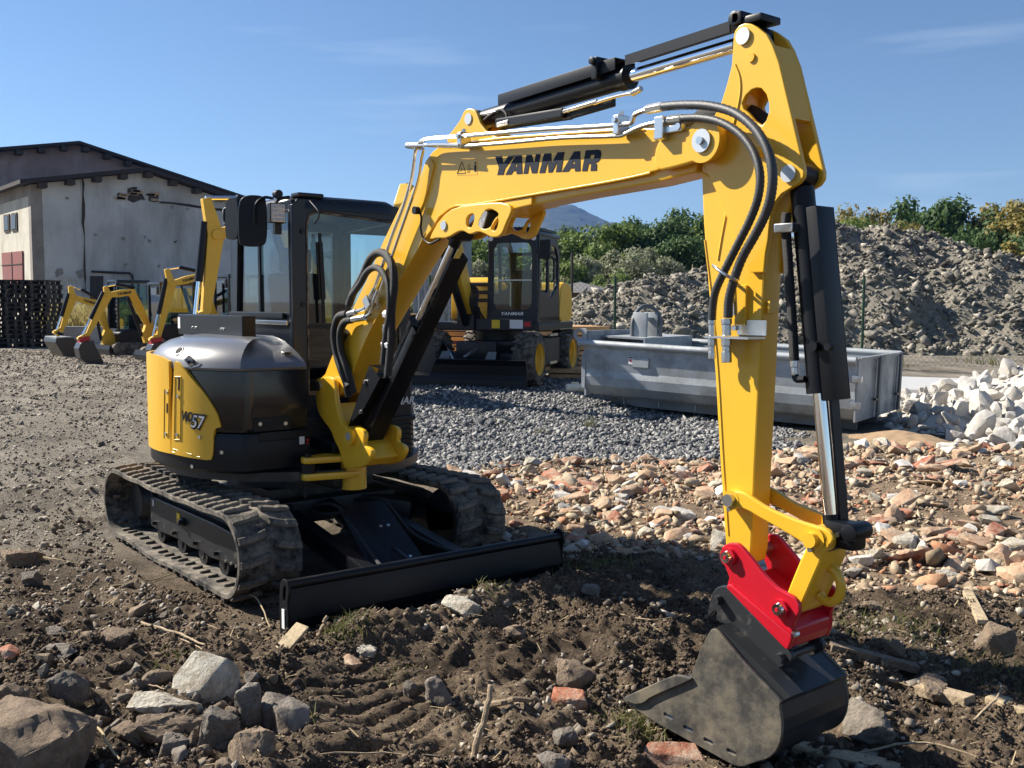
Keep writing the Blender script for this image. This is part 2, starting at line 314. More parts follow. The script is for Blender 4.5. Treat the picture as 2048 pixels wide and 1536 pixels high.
# ---- undercarriage
RB, WB, ZC = .255, .996, .281
def track(side):
    y0, y1 = (-.98, -.58) if side < 0 else (.58, .98)
    tr = MB(); n = 40; path = []
    for i in range(25): a = math.pi/2-math.pi*i/24; path.append((WB+RB*math.cos(a), ZC+RB*math.sin(a)))
    for x in np.linspace(WB, -WB, 28)[1:-1]:
        sag = (-.020*max(0, math.sin((x+.55)*4.6)) if -.55 < x < .15 else 0)+.012*math.exp(-((x+.75)/.15)**2); path.append((x, ZC-RB+sag))
    for i in range(25): a = -math.pi/2-math.pi*i/24; path.append((-WB+RB*math.cos(a), ZC+RB*math.sin(a)))
    for x in np.linspace(-WB, WB, 28)[1:-1]: path.append((x, ZC+RB-.012*math.sin(math.pi*(x+WB)/(2*WB))**2-.008*math.sin(7*x)**2))
    path = np.array(path); m = len(path); tan = np.roll(path, -1, 0)-np.roll(path, 1, 0); tan /= np.linalg.norm(tan, axis=1)[:, None]; nor = np.stack([-tan[:, 1], tan[:, 0]], 1)
    th = .030; V = []
    prof = [(y0, 0), (y0+.012, .004), (y1-.012, .004), (y1, 0), (y1, -th), (y1-.02, -th), (y0+.02, -th), (y0, -th+.004)]
    for p, q in zip(path, nor):
        for y, d in prof: V.append((p[0]+q[0]*d, y, p[1]+q[1]*d))
    k = len(prof); F = [(i*k+j, i*k+(j+1) % k, ((i+1) % m)*k+(j+1) % k, ((i+1) % m)*k+j) for i in range(m) for j in range(k)]
    T = MB().add(V, F).obj('track', 'rubber', EX, smooth=True, ang=40)
    # lugs: two staggered rows of angled bars, one object each, sharing one mesh per row
    seg = np.linalg.norm(np.roll(path, -1, 0)-path, axis=1); cum = np.concatenate([[0], np.cumsum(seg)]); Ltot = cum[-1]
    def at_s(s):
        s %= Ltot; i = min(np.searchsorted(cum, s, 'right')-1, m-1); f = (s-cum[i])/seg[i]; p = path[i]*(1-f)+path[(i+1) % m]*f; t = tan[i]*(1-f)+tan[(i+1) % m]*f; return p, t/np.linalg.norm(t)
    hw = (y1-y0)/2
    def lug_mesh(sg):
        # local: x along belt, y across, z outward
        a = [(-.030, .004), (.026, .004), (.018, .032), (-.022, .032)]; secs = [(hw*.98, .012, .7), (hw*.62, .006, 1), (hw*.58, .004, .84), (hw*.3, -.010, 1.0), (.02, -.022, 1.0)]
        V = []; F = []
        for yy, sh, s in secs: V += [(sh+x, sg*yy, z*(s if z > .01 else 1)) for x, z in a]
        for i in range(len(secs)-1): F += [(i*4+j, i*4+(j+1) % 4, i*4+4+(j+1) % 4, i*4+4+j) for j in range(4)]
        F += [(3, 2, 1, 0), tuple(range(len(secs)*4-4, len(secs)*4))]; me = mk(V, F); b = bmesh.new(); b.from_mesh(me); bmesh.ops.recalc_face_normals(b, faces=b.faces); bmesh.ops.bevel(b, geom=list(b.edges), offset=.004, segments=1, affect='EDGES'); b.to_mesh(me); b.free()
        me.materials.append(M('rubber')); return me
    lm = {-1: lug_mesh(-1), 1: lug_mesh(1)}; N = 42
    for i in range(N):
        for sg in (-1, 1):
            p, t = at_s((i+(.0 if sg < 0 else .5))*Ltot/N)
            o = bpy.data.objects.new('lug', lm[sg]); COL.objects.link(o); o.parent = T
            X = Vector((t[0], 0, t[1])); Zv = Vector((-t[1], 0, t[0])); Yv = Zv.cross(X)
            o.matrix_local = Matrix(((X.x, Yv.x, Zv.x, p[0]), (X.y, Yv.y, Zv.y, (y0+y1)/2), (X.z, Yv.z, Zv.z, p[1]), (0, 0, 0, 1)))
    if side < 0:
        g = MB().box((0, 0, 0), (.024, .07, .018)).obj('guide_tooth', 'rubber', T, bev=.006); tm = g.data; bpy.data.objects.remove(g)
        for i in range(44):
            p, t = at_s((i+.25)*Ltot/44); o = bpy.data.objects.new('guide_tooth', tm); COL.objects.link(o); o.parent = T
            o.location = (p[0]+t[1]*.038, y0+.095, p[1]-t[0]*.038); o.rotation_euler = (0, -math.atan2(t[1], t[0]), 0)
    # track frame with sloping top, rollers, sprocket, idler
    yo = y0+.15 if side < 0 else y1-.15; yi = y0+.33 if side < 0 else y1-.33
    fr = [(-.66, .15), (-.66, .36), (-.55, .375), (.50, .375), (.86, .36), (1.10, .345), (1.10, .225), (.86, .165), (.45, .135), (.30, .15), (.10, .135), (-.10, .15), (-.45, .14)]
    A = MB().prism(fr, min(yo, yi), max(yo, yi)).obj('track_frame', 'frame_black', EX, bev=.012)
    top = [(-.64, .362), (-.64, .425), (.52, .425), (1.05, .36)]
    MB().prism(top, min(yo+.05*-side, yi), max(yo+.05*-side, yi)).obj('track_frame_top', 'frame_black', EX, bev=.01)
    for x in (-.50, -.10, .28, .62):
        r = MB().cyl((x, yo-side*.02, .125), (x, yi, .125), .075, n=24).obj('roller', 'frame_black', EX, smooth=True); MB().cyl((x, yo-side*.01, .125), (x, yo-side*.025, .125), .035, n=14).obj('roller_cap', 'frame_black', r, smooth=True)
    w = MB().cyl((-WB, yo-side*.07, ZC), (-WB, yi, ZC), .20, n=28).cyl((-WB, yo-side*.01, ZC), (-WB, yo-side*.07, ZC), .13, .16, n=28); w.obj('sprocket', 'frame_black', EX, smooth=True)
    w = MB().cyl((WB-.02, yo-side*.05, ZC), (WB-.02, yi, ZC), .215, n=28); w.obj('idler', 'frame_black', EX, smooth=True)
    if side < 0:
        # service sticker and grease fitting
        s = MB().box((-.09, yo-.003, .30), (.058, .004, .075)).obj('warning_sticker', 'sticker_yellow', A)
        MB().add([(-.108, yo-.0062, .287), (-.092, yo-.0062, .287), (-.100, yo-.0062, .303)], [(0, 1, 2)]).obj('sticker_print', 'decal', s)
        g = MB().box((.005, yo-.012, .295), (.06, .024, .05)).cyl((.02, yo-.01, .295), (.02, yo-.05, .295), .018, n=8).obj('grease_fitting', 'frame_black', A, bev=.004)
        for x in (-.55, -.16, .22, .57): bolt(A, (x, yo, .19), (0, -1, 0), .016, .03, 'frame_black')
        for x in (.70, .78, .86): bolt(A, (x, yo, .165), (0, -1, 0), .009, .006, 'zinc')
        MB().box((-.585, yo-.003, .33), (.02, .004, .045)).obj('label_plate', 'white', A)
    return T
track(-1); track(1)
MB().box((0, 0, .36), (1.0, 1.1, .16)).box((0, 0, .46), (.7, .75, .10)).bar((.35, -.3, .36), (.62, -.62, .30), .28, .16).bar((.35, .3, .36), (.62, .62, .30), .28, .16).bar((-.35, -.3, .36), (-.62, -.62, .3), .28, .16).bar((-.35, .3, .36), (-.62, .62, .3), .28, .16).obj('undercarriage_frame', 'frame_black', EX, bev=.015)
MB().cyl((0, 0, .50), (0, 0, .64), .42, n=48).cyl((0, 0, .54), (0, 0, .58), .46, n=48).obj('swing_bearing', 'frame_black', EX, smooth=True)

# ---- dozer blade, push arms, lift-cylinder cover
prof = [(1.835, .295), (1.85, .20), (1.862, .10), (1.84, .03), (1.80, -.03), (1.775, -.03), (1.80, .04), (1.815, .12), (1.80, .20), (1.79, .285)]
BL = MB().prism(prof, -.965, .965).obj('dozer_blade', 'black', EX, bev=.003)
MB().cyl((1.835, -.965, .292), (1.835, .965, .272), .027, n=20).obj('top_pipe', 'black', BL, smooth=True)
ep = [(1.76, -.03), (1.76, .25), (1.785, .315), (1.835, .325), (1.872, .30), (1.872, .245), (1.855, .2), (1.865, .09), (1.82, -.035)]
for y in (-.98, .965): plate('end_plate', round2d(ep, 1), y, y+.015, 'black', BL, holes=[round2d([(1.80, .20), (1.825, .20), (1.845, .285), (1.81, .285)], 1)] if y < 0 else ())
MB().box((1.815, -.984, .105), (.03, .004, .105)).obj('serial_sticker', 'white', BL)
for y in (-.33, .33): MB().bar((1.80, y, .14), (.55, y*.9, .33), .09, .13).obj('push_arm', 'black', EX, bev=.012)
# cover over the blade cylinder: a bent sheet, two facets
def cover():
    P = lambda u, v, y: PY('D', u, v, y)
    a0, a1 = P(470, 85, -.20), P(665, 450, -.20); b0, b1 = P(540, 25, -.09), P(815, 425, -.09); c0, c1 = P(745, 0, .12), P(1020, 385, .12)
    m = MB(); V = [a0, a1, b0, b1, c0, c1]; dn = np.array([0, 0, -.006])
    m.add(V+[v+dn for v in V], [(0, 1, 3, 2), (2, 3, 5, 4), (6, 8, 9, 7), (8, 10, 11, 9), (0, 6, 7, 1), (4, 5, 11, 10), (0, 2, 8, 6), (2, 4, 10, 8), (1, 7, 9, 3), (3, 9, 11, 5)])
    c = m.obj('cylinder_cover', 'black', EX); n = np.cross(b1-b0, c0-b0); n /= np.linalg.norm(n); n = n if n[2] > 0 else -n
    for f, g in ((.42, .38), (.42, .62), (.93, .38), (.93, .62)): q = b0+(b1-b0)*f+(c0-b0)*g; bolt(c, q, n, .011, .008, 'zinc')
cover()
MB().cyl((.55, -.02, .40), (1.75, -.02, .13), .05, n=18).obj('blade_cylinder', 'black', EX, smooth=True)
for pts in ([(612, 950), (610, 990), (625, 1020), (660, 1028), (700, 1020)],): MB().tube(catmull([at(a, b, 1, -.12) for a, b in pts], 5), .011, 8).obj('blade_hose', 'hose_grey', EX, smooth=True)
for s in (-1, 1): MB().tube(catmull([(.6, .16*s, .42), (.95, .17*s, .47), (1.3, .19*s, .30), (1.76, .3*s, .22)], 6), .012, 8).obj('blade_hose', 'hose', EX, smooth=True)

# ---- turntable body: deck, skirt, hood, side panels, tail
RT = .985
def plan(z_in=0., k_front=1.):
    """outline of the right half and tail of the body in plan, seen from above"""
    P = []
    r = RT-z_in
    for a in np.linspace(150, 314, 42): P.append((r*math.cos(math.radians(a)), r*math.sin(math.radians(a))))
    fx = .715-z_in*k_front
    for a in np.linspace(0, 1, 6)[1:]: P.append((.684-z_in*.7+(fx-.684+z_in*.7)*math.sin(a*math.pi/2), -.708+z_in*.72+.10*(1-math.cos(a*math.pi/2))))
    P.append((fx, -.40)); P.append((fx, -.26)); return P
def wall(name, levels, m, y_close=None, parent=EX, cap=True):
    V = []; F = []; n = None
    for z, ins, kf in levels:
        P = plan(ins, kf); P = P+[(-.55, -.26)] if y_close is None else P+[(-.80, y_close)]; n = len(P); V += [(a, b, z) for a, b in P]
    for i in range(len(levels)-1): F += [(i*n+j, i*n+(j+1) % n, (i+1)*n+(j+1) % n, (i+1)*n+j) for j in range(n)]
    F += [tuple(reversed(range(n))), tuple(range((len(levels)-1)*n, len(levels)*n))] if cap else []
    return MB().add(V, F).obj(name, m, parent, smooth=True, ang=32)
MB().cyl((0, 0, .64), (0, 0, .70), .90, n=64).obj('deck', 'frame_black', EX, smooth=True)
wall('side_cover', [(.965, .012, 1), (.985, 0, 1), (1.20, 0.0, 1), (1.352, .012, 1)], 'black_gloss')
wall('lower_skirt', [(.70, .02, 1), (.72, .0, 1), (.80, -.004, 1), (.93, -.002, 1), (.955, .008, 1)], 'black')
MB().prism([(.57, .955), (.72, .96), (.722, .90), (.60, .885)], -.60, -.22).obj('front_beam', 'black', EX, bev=.008)
# domed engine hood with sheen
hl = [(1.356, .006, 1), (1.372, .0, 1), (1.41, .015, 2.4), (1.45, .04, 2.8), (1.49, .08, 2.6), (1.525, .14, 2.2), (1.548, .22, 1.9), (1.56, .33, 1.5)]
HOOD = wall('engine_hood', hl, 'hood_black')
# raised lens shaped hump on the hood with a lighter polished top, and the vent slots by the cab
def hood_pt(u, v, lift=0.):
    p = at(*px('H', u, v), 2, 1.44); return p
# counterweight (tail) in yellow, curved panels on the tail circle
def cyl_patch(name, poly_px, R_in, R_out, m, parent, zoom='H', extra=None):
    pts = []
    for u, v in poly_px:
        q = ray_cyl(*px(zoom, u, v), R_out); pts.append((math.atan2(q[1], q[0]), q[2]))
    if extra: pts = extra(pts)
    V2, F2 = fill2d(pts, (math.radians(4), .09)); n = len(V2); V = [(R_out*math.cos(a), R_out*math.sin(a), z) for a, z in V2]+[(R_in*math.cos(a), R_in*math.sin(a), z) for a, z in V2]
    F = [tuple(f) for f in F2]+[tuple(i+n for i in reversed(f)) for f in F2]; cnt = {}
    for f in F2:
        for i in range(len(f)): e = (f[i], f[(i+1) % len(f)]); cnt[tuple(sorted(e))] = cnt.get(tuple(sorted(e)), [])+[e]
    for k, e in cnt.items():
        if len(e) == 1: F.append((e[0][1], e[0][0], e[0][0]+n, e[0][1]+n))
    return MB().add(V, F).obj(name, m, parent, smooth=True, ang=40), pts
panel_px = [(232, 398), (262, 412), (340, 490), (430, 600), (500, 680), (560, 765), (610, 845), (645, 910), (668, 985), (676, 1030), (640, 1035), (617, 1055), (606, 1120), (606, 1180), (600, 1290), (585, 1342), (540, 1345), (400, 1325), (202, 1282), (212, 900)]
SP, _ = cyl_patch('side_panel', panel_px, RT-.01, RT+.014, 'yellow', EX)
a_seam = math.atan2(*reversed(ray_cyl(*px('H', 190, 800), RT+.014)[:2]))
def tail(pts):
    a0 = a_seam-.004; return [(a0, .80), (a0, 1.405), (a0-.10, 1.43), (a0-.22, 1.44), (a0-.35, 1.44), (a0-1.5, 1.44), (a0-2.0, 1.40), (a0-2.0, .80)]
TP, _ = cyl_patch('tail_panel', [(190, 1280)], RT-.01, RT+.014, 'yellow', EX, extra=tail)
def on_cyl(u, v, R): return ray_cyl(*px('H', u, v), R)
# pressed grooves, slots, bolts on the panels
def groove(parent, u0, v0, u1, v1, w, name='pressed_groove', m='yellow', R=RT+.0145):
    p0, p1 = on_cyl(u0, v0, R), on_cyl(u1, v1, R); MB().tube([p0, p1], w, 10).obj(name, m, parent, smooth=True)
groove(SP, 296, 545, 290, 1150, .0035); groove(SP, 240, 545, 232, 1150, .0035); groove(SP, 240, 545, 296, 545, .0035); groove(SP, 232, 1150, 290, 1150, .0035); groove(TP, 180, 660, 178, 1130, .0035); groove(TP, 138, 660, 134, 1130, .0035); groove(SP, 222, 1238, 400, 1290, .003); groove(SP, 215, 1268, 480, 1316, .003)
for prt, u0, v0, u1, v1 in ((SP, 282, 550, 279, 675), (TP, 169, 800, 167, 890)): groove(prt, u0, v0, u1, v1, .008, 'slot', 'hole', RT+.012)
for prt, u, v in ((SP, 272, 730), (SP, 262, 1100), (SP, 478, 1125), (TP, 165, 690), (TP, 154, 1092)):
    q = on_cyl(u, v, RT+.014); d = Vector((q[0], q[1], 0)).normalized(); bolt(prt, q, d, .012, .008)
for u, v in ((695, 1270), (412, 1405)): q = on_cyl(u, v, RT); bolt(EX, q, (q[0], q[1], 0), .013, .010)
# model lettering on the panel
def cyl_text(s, u, v, size, m, shear=.2, bold=.004, lift=.003, width=None):
    q = on_cyl(u, v, RT+.014); a = math.atan2(q[1], q[0]); n = Vector((math.cos(a), math.sin(a), 0)); t = Vector((-math.sin(a), math.cos(a), 0))
    return text('model_lettering', s, size, m, SP, Vector(q)+n*lift, t-Vector((0, 0, .06)), (0, 0, 1), depth=.001, shear=shear, bold=bold, width=width)
cyl_text('ViO', 308, 958, .085, 'decal', bold=.003, width=.105); cyl_text('57', 392, 1030, .125, 'decal', bold=.009, lift=.002, width=.135); cyl_text('57', 398, 1026, .115, 'silver_decal', bold=.001, lift=.006, width=.118)
# hood lock and handle recess, laid on the hood where the photograph shows them
from mathutils.bvhtree import BVHTree
_bm = bmesh.new(); _bm.from_mesh(HOOD.data); _bv = BVHTree.FromBMesh(_bm)
def hood_hit(u, v):
    h, n, i_, d_ = _bv.ray_cast(Vector(CAM_P), Vector(ray(*px('H', u, v))).normalized())
    return (h, n) if h is not None else (Vector(ray_cyl(*px('H', u, v), RT)), Vector((.2, -1, .2)).normalized())
def hood_patch(name, poly, lift_, m, parent):
    V2, F2 = fill2d(poly, (22, 22)); H_ = [hood_hit(u, v) for u, v in V2]; n = len(V2); V = [h+k*lift_ for h, k in H_]+[h-k*.01 for h, k in H_]; F = list(F2)+[tuple(i+n for i in reversed(f)) for f in F2]; cnt = {}
    for f in F2:
        for i in range(len(f)): ee = (f[i], f[(i+1) % len(f)]); cnt.setdefault(tuple(sorted(ee)), []).append(ee)
    F += [(e_[0][1], e_[0][0], e_[0][0]+n, e_[0][1]+n) for e_ in cnt.values() if len(e_) == 1]; return MB().add(V, F).obj(name, m, parent, smooth=True, ang=40)
h, n_ = hood_hit(283, 300); MB().cyl(h-n_*.02, h+n_*.006, .036, n=24).obj('hood_lock', 'hood_black', HOOD, bev=.004); MB().cyl(h+n_*.006, h+n_*.009, .026, n=20).obj('lock_face', 'hole', HOOD, smooth=True)
HL = hood_patch('handle_recess', [(330, 385), (375, 320), (495, 420), (470, 445), (385, 468)], .004, 'hood_black', HOOD); hood_patch('handle_hollow', [(343, 390), (375, 335), (470, 418), (390, 450)], .006, 'hole', HL); hood_patch('handle', [(340, 392), (372, 360), (430, 392), (424, 412), (390, 396), (362, 410)], .014, 'black_gloss', HL)
_bm.free()
for u, v in ((1052, 998), (1297, 992)):
    q = at(*px('H', u, v), 0, .716); bolt(EX, q, (1, 0, 0), .013, .010)
PL = MB().box(tuple(at(*px('H', 1175, 1000), 0, .718)), (.008, .26, .085)).obj('front_cover_plate', 'black', EX, bev=.003)
MB().box(tuple(at(*px('H', 1458, 1155), 0, .724)), (.004, .035, .05)).obj('info_sticker', 'white', EX)
for v in (1150, 1180): bolt(EX, at(*px('H', 1510, v), 0, .722), (1, 0, 0), .008, .006, 'red')
# tool box on the hood in front of the cab side window
q0, q1 = at(356, 645, 1, -.50), at(484, 645, 1, -.50); zq0, zq1 = at(420, 664, 1, -.50)[2]-.03, at(420, 630, 1, -.50)[2]; zqm = (zq0+zq1)/2
TB = MB().box(((q0[0]+q1[0])/2, -.45, zqm), (q1[0]-q0[0], .10, zq1-zq0)).obj('storage_box', 'black', EX, bev=.008)
for f in (.25, .30, .70, .74): bolt(TB, (q0[0]+(q1[0]-q0[0])*f, -.50, zqm-.02), (0, -1, 0), .009, .006)
MB().box((q0[0]+.03, -.502, zqm+.01), (.045, .004, .085)).obj('info_sticker', 'white', TB)
# polished translucent-looking lens area: smooth convex hump
def hump(name, m, cx, cy, rx, ry, z0, h, yaw, parent):
    V = [(0, 0, h)]; F = []; nr, na = 7, 40
    for i in range(1, nr+1):
        t = i/nr
        for j in range(na):
            a = 2*math.pi*j/na; V.append((rx*t*math.copysign(abs(math.cos(a))**.8, math.cos(a)), ry*t*math.copysign(abs(math.sin(a))**.8, math.sin(a)), h*(1-t**2.6)))
    F += [(0, 1+j, 1+(j+1) % na) for j in range(na)]
    for i in range(nr-1): F += [(1+i*na+j, 1+(i+1)*na+j, 1+(i+1)*na+(j+1) % na, 1+i*na+(j+1) % na) for j in range(na)]
    R = Matrix.Rotation(yaw, 3, 'Z'); return MB().add([R @ Vector(v)+Vector((cx, cy, z0)) for v in V], F).obj(name, m, parent, smooth=True, ang=60)
# sloping vent panel between hood and cab
for i in range(5):
    q = at(*px('H', 1310, 310+i*30), 0, .60); MB().box(tuple(q), (.05, .055, .012)).obj('vent_louvre', 'hood_black', HOOD, bev=.004)
# rear and left side of the body under the cab
lp = [(.62, .12), (.62, .58), (.50, .71), (.35, .81), (0, .94), (-.4, .895), (-.62, .76), (-.85, .48), (-.97, .12), (-.97, -.10), (-.3, -.27), (.5, -.27)]
MB().prism(lp, .70, 1.02, ax=2).obj('cab_base', 'black', EX, bev=.02)
MB().prism([(.50, .12), (.50, .60), (.48, .70), (.62, .56), (.62, .14)], .70, 1.0, ax=2).obj('front_grille_surround', 'black', EX, bev=.01)
wx = .66
LC = MB().prism([(.56, .22), (.68, .22), (.73, .38), (.72, .555), (.55, .66)], .72, 1.30, ax=2).obj('left_front_cover', 'black', EX, bev=.02)
text('brand_lettering', 'YANMAR', .075, 'white', LC, (.732, .27, 1.08), (-.02, 1, 0), (0, 0, 1), bold=.001, width=.30)
for i in range(6): MB().box((.735, .45, .76+i*.035), (.03, .19, .012)).obj('grille_slat', 'black', LC)
MB().prism([(.60, .22), (.76, .28), (.75, .565), (.56, .67)], .965, 1.0, ax=2).obj('step_ledge', 'black', LC, bev=.008)
# ---- cab
CYR, CYL, CXF, CXR, ZR = -.12, .86, .245, -.80, 2.53
def rbeam(p0, p1, w, h, name='pillar', m='cab_black', parent=None, up=(1, 0, 0), bev=.016): return MB().bar(p0, p1, w, h, up=up).obj(name, m, parent or CABF, bev=bev)
# floor block and lower side panel
CABF = MB().box(((CXF+CXR)/2, (CYR+CYL)/2, 1.05), (CXF-CXR-.02, CYL-CYR-.02, .12)).obj('cab', 'cab_black', EX, bev=.02)
# right wall: one plate with a window hole; roof, front frame, left and rear walls likewise
sw = [(-.635, 2.40), (-.61, 2.425), (.185, 2.425), (.207, 2.405), (.212, 1.712), (-.685, 1.712)]
out = [(CXR, 1.02), (CXR+.0, 2.36), (CXR+.05, 2.48), (CXF-.01, 2.50), (CXF, 2.46), (CXF, 1.02)]
plate('side_wall', out, CYR, CYR+.05, 'cab_black', CABF, bev=.008, holes=[sw])
c = np.mean(sw, 0); ins = [tuple(c+(np.array(p)-c)*.985) for p in sw]; ous = [tuple(c+(np.array(p)-c)*1.03) for p in sw]
plate('window_frame', ous, CYR-.006, CYR+.002, 'black', CABF, bev=.002, holes=[ins])
g = MB(); g.add([(x, CYR+.02, z) for x, z in sw], [tuple(range(6))]).obj('side_window', 'glass', CABF)
xm = (sw[4][0]+sw[5][0])/2-.06
MB().box((xm, CYR+.012, (1.712+2.44)/2), (.03, .016, .74)).obj('window_divider', 'black', CABF)
MB().box(((CXF+CXR)/2-.04, CYR-.014, 1.695), (.92, .03, .04)).obj('window_rail', 'black', CABF, bev=.006)
MB().box(((CXF+CXR)/2-.02, CYR-.010, 1.645), (.98, .02, .03)).obj('window_rail', 'zinc', CABF, bev=.004)
# front frame in the plane X = CXF
def YZ(z, pts, X): return [(q[1], q[2]) for q in (at(*px(z, u, v), 0, X) for u, v in pts)]
fw = [(-.01, 1.14), (-.012, 2.33), (.01, 2.40), (.06, 2.425), (.70, 2.385), (.75, 2.34), (.76, 1.14)]
fo = [(CYR, 1.0), (CYR-.003, 2.46), (CYR+.05, 2.51), (.30, 2.525), (.74, 2.50), (.82, 2.44), (.86, 1.6), (.86, 1.0)]
plate('front_frame', fo, CXF-.05, CXF+.012, 'cab_black', CABF, bev=.01, holes=[fw], ax=0)
c = np.mean(fw, 0); fi = [tuple(c+(np.array(p)-c)*.975) for p in fw]; fs = [tuple(c+(np.array(p)-c)*1.008) for p in fw]
plate('windscreen_seal', fs, CXF+.004, CXF+.016, 'rubber', CABF, bev=.002, holes=[fi], ax=0)
MB().add([(CXF+.002, a, b) for a, b in fw], [tuple(range(len(fw)))]).obj('windscreen', 'glass', CABF)
MB().box((CXF+.02, .37, 1.62), (.02, .76, .03)).obj('windscreen_bar', 'black', CABF)
# wiper
a, b = at(*px('K', 945, 480), 0, CXF+.05), at(*px('K', 985, 1290), 0, CXF+.05); wp = MB().bar(a, b, .02, .012, up=(1, 0, 0)).bar(at(*px('K', 940, 560), 0, CXF+.04), at(*px('K', 970, 1080), 0, CXF+.04), .05, .012, up=(1, 0, 0)); wp.obj('wiper', 'black', CABF)
for u, v in ((1063, 213), (1265, 262), (1455, 272), (785, 462), (795, 1125)): bolt(CABF, at(*px('K', u, v), 0, CXF+.012), (1, 0, 0), .018, .012, 'black')
# rounded roof
def roof():
    V = []; F = []; nx, ny = 14, 14; x0, x1, y0, y1 = CXR-.01, CXF+.03, CYR-.01, CYL+.0
    lv = [(2.44, .0), (2.485, .004), (2.515, .02), (2.535, .05), (2.542, .10)]
    ring = []
    for z, i in lv:
        P = round2d([(x0+i, y0+i), (x1-i, y0+i), (x1-i, y1-.06-i), (x0+i, y1-i)], 3, .12); ring.append([(a, b, z-.04*(x1-a)/(x1-x0)*.3) for a, b in P])
    n = len(ring[0])
    for r in ring: V += r
    for i in range(len(ring)-1): F += [(i*n+j, i*n+(j+1) % n, (i+1)*n+(j+1) % n, (i+1)*n+j) for j in range(n)]
    F += [tuple(range((len(ring)-1)*n, len(ring)*n)), tuple(reversed(range(n)))]
    MB().add(V, F).obj('cab_roof', 'cab_black', CABF, smooth=True, ang=40)
roof()
hc = MB().box((CXF-.03, .02, 2.535), (.12, .20, .03)).obj('roof_bump', 'cab_black', CABF, bev=.012)
# left door side and rear
lw = [(CXR+.12, 1.45), (CXR+.10, 2.36), (CXF-.12, 2.40), (CXF-.06, 1.2), (CXF-.3, 1.2)]
plate('door', [(CXR, 1.02), (CXR, 2.4), (CXR+.06, 2.47), (CXF-.01, 2.47), (CXF, 1.02)], CYL-.05, CYL, 'cab_black', CABF, bev=.008, holes=[lw])
MB().add([(x, CYL-.02, z) for x, z in lw], [tuple(range(len(lw)))]).obj('door_glass', 'glass', CABF)
rw = [(-.02, 1.62), (-.02, 2.36), (.76, 2.36), (.76, 1.62)]
plate('rear_wall', [(CYR, 1.02), (CYR, 2.38), (CYR+.06, 2.46), (CYL-.06, 2.46), (CYL, 2.38), (CYL, 1.02)], CXR, CXR+.05, 'cab_black', CABF, bev=.008, holes=[rw], ax=0)
MB().add([(CXR+.02, a, b) for a, b in rw], [(0, 1, 2, 3)]).obj('rear_window', 'glass', CABF)
# seat, levers and console inside
ST = MB().box((-.42, .38, 1.42), (.46, .46, .14)).obj('seat', 'seat', EX, bev=.05)
MB().bar((-.60, .38, 1.46), (-.72, .38, 2.02), .44, .12, up=(1, 0, 0)).obj('seat_back', 'seat', ST, bev=.05); MB().box((-.70, .38, 2.12), (.10, .26, .20)).obj('headrest', 'seat', ST, bev=.04)
for y in (.08, .68):
    MB().box((-.35, y, 1.50), (.42, .10, .14)).obj('armrest', 'seat', ST, bev=.03); MB().tube([(-.10, y, 1.54), (-.07, y, 1.68), (-.08, y, 1.78)], [.012, .014, .024], 8).obj('control_lever', 'black', ST, smooth=True)
for y in (.30, .46): MB().tube([(.02, y, 1.12), (.05, y, 1.45)], .012, 8).obj('travel_lever', 'black', ST, smooth=True)
MB().box((.10, .38, 1.18), (.25, .9, .10)).obj('dash_console', 'seat', ST, bev=.02)
# mirrors, work lamp, beacon bracket
def mirror(cx, cy, cz, w, h, yaw, arm):
    R = Matrix.Rotation(yaw, 3, 'Z'); P = round2d([(-w, -h*.8), (-w*.8, -h), (w*.7, -h), (w, -h*.7), (w, h*.75), (w*.75, h), (-w*.6, h), (-w, h*.6)], 2)
    V = []; k = len(P)
    for d, s in ((-.03, .7), (-.018, .95), (.0, 1), (.012, .97)): V += [R @ Vector((d, a*s, b*s))+Vector((cx, cy, cz)) for a, b in P]
    F = [(i*k+j, i*k+(j+1) % k, (i+1)*k+(j+1) % k, (i+1)*k+j) for i in range(3) for j in range(k)]+[tuple(range(k)), tuple(reversed(range(3*k, 4*k)))]
    m = MB().add(V, F).obj('mirror', 'black', CABF, smooth=True, ang=40); MB().tube(catmull(arm, 6), .011, 8).obj('mirror_arm', 'black', m, smooth=True); return m
q = at(*px('K', 340, 370), 1, CYR-.16); mirror(q[0], q[1], q[2], .10, .18, math.radians(-28), [at(*px('K', 345, 400), 1, CYR-.16)+np.array([.03, 0, 0]), at(*px('K', 365, 230), 1, CYR-.16), at(*px('K', 440, 160), 1, CYR-.10), at(*px('K', 520, 165), 1, CYR)])
q = at(*px('K', 160, 350), 1, CYR-.10); mirror(q[0], q[1], q[2], .075, .155, math.radians(-75), [q+np.array([-.02, 0, .03]), at(*px('K', 90, 400), 1, CYR-.08), at(*px('K', 80, 300), 1, CYR-.06), at(*px('K', 95, 260), 1, CYR-.04), at(*px('K', 210, 230), 1, CYR)])
q = at(*px('K', 555, 300), 0, CXF+.05)
WL = MB().box((q[0], q[1], q[2]), (.05, .115, .135)).obj('work_lamp', 'black', CABF, bev=.008)
MB().box((q[0]+.027, q[1], q[2]), (.006, .098, .118)).obj('lamp_lens', 'white', WL)
for i in range(4):
    for j in range(4): MB().box((q[0]+.032, q[1]-.037+i*.0245, q[2]-.044+j*.0295), (.006, .018, .022)).obj('lamp_reflector', 'lamp_lens', WL)
MB().tube(catmull([q+np.array([-.02, 0, .06]), q+np.array([-.04, .04, .10]), q+np.array([-.05, .12, .12])], 5), .012, 8).obj('lamp_bracket', 'black', WL, smooth=True)
MB().box((q[0]-.03, q[1]+.02, q[2]-.10), (.03, .05, .08)).obj('lamp_mount', 'black', WL)
MB().cyl(Vector(at(*px('K', 562, 128), 0, CXF))+Vector((-.02, 0, 0)), Vector(at(*px('K', 562, 128), 0, CXF))+Vector((.03, 0, 0)), .028, n=18).obj('lamp_knob', 'black', WL, smooth=True)

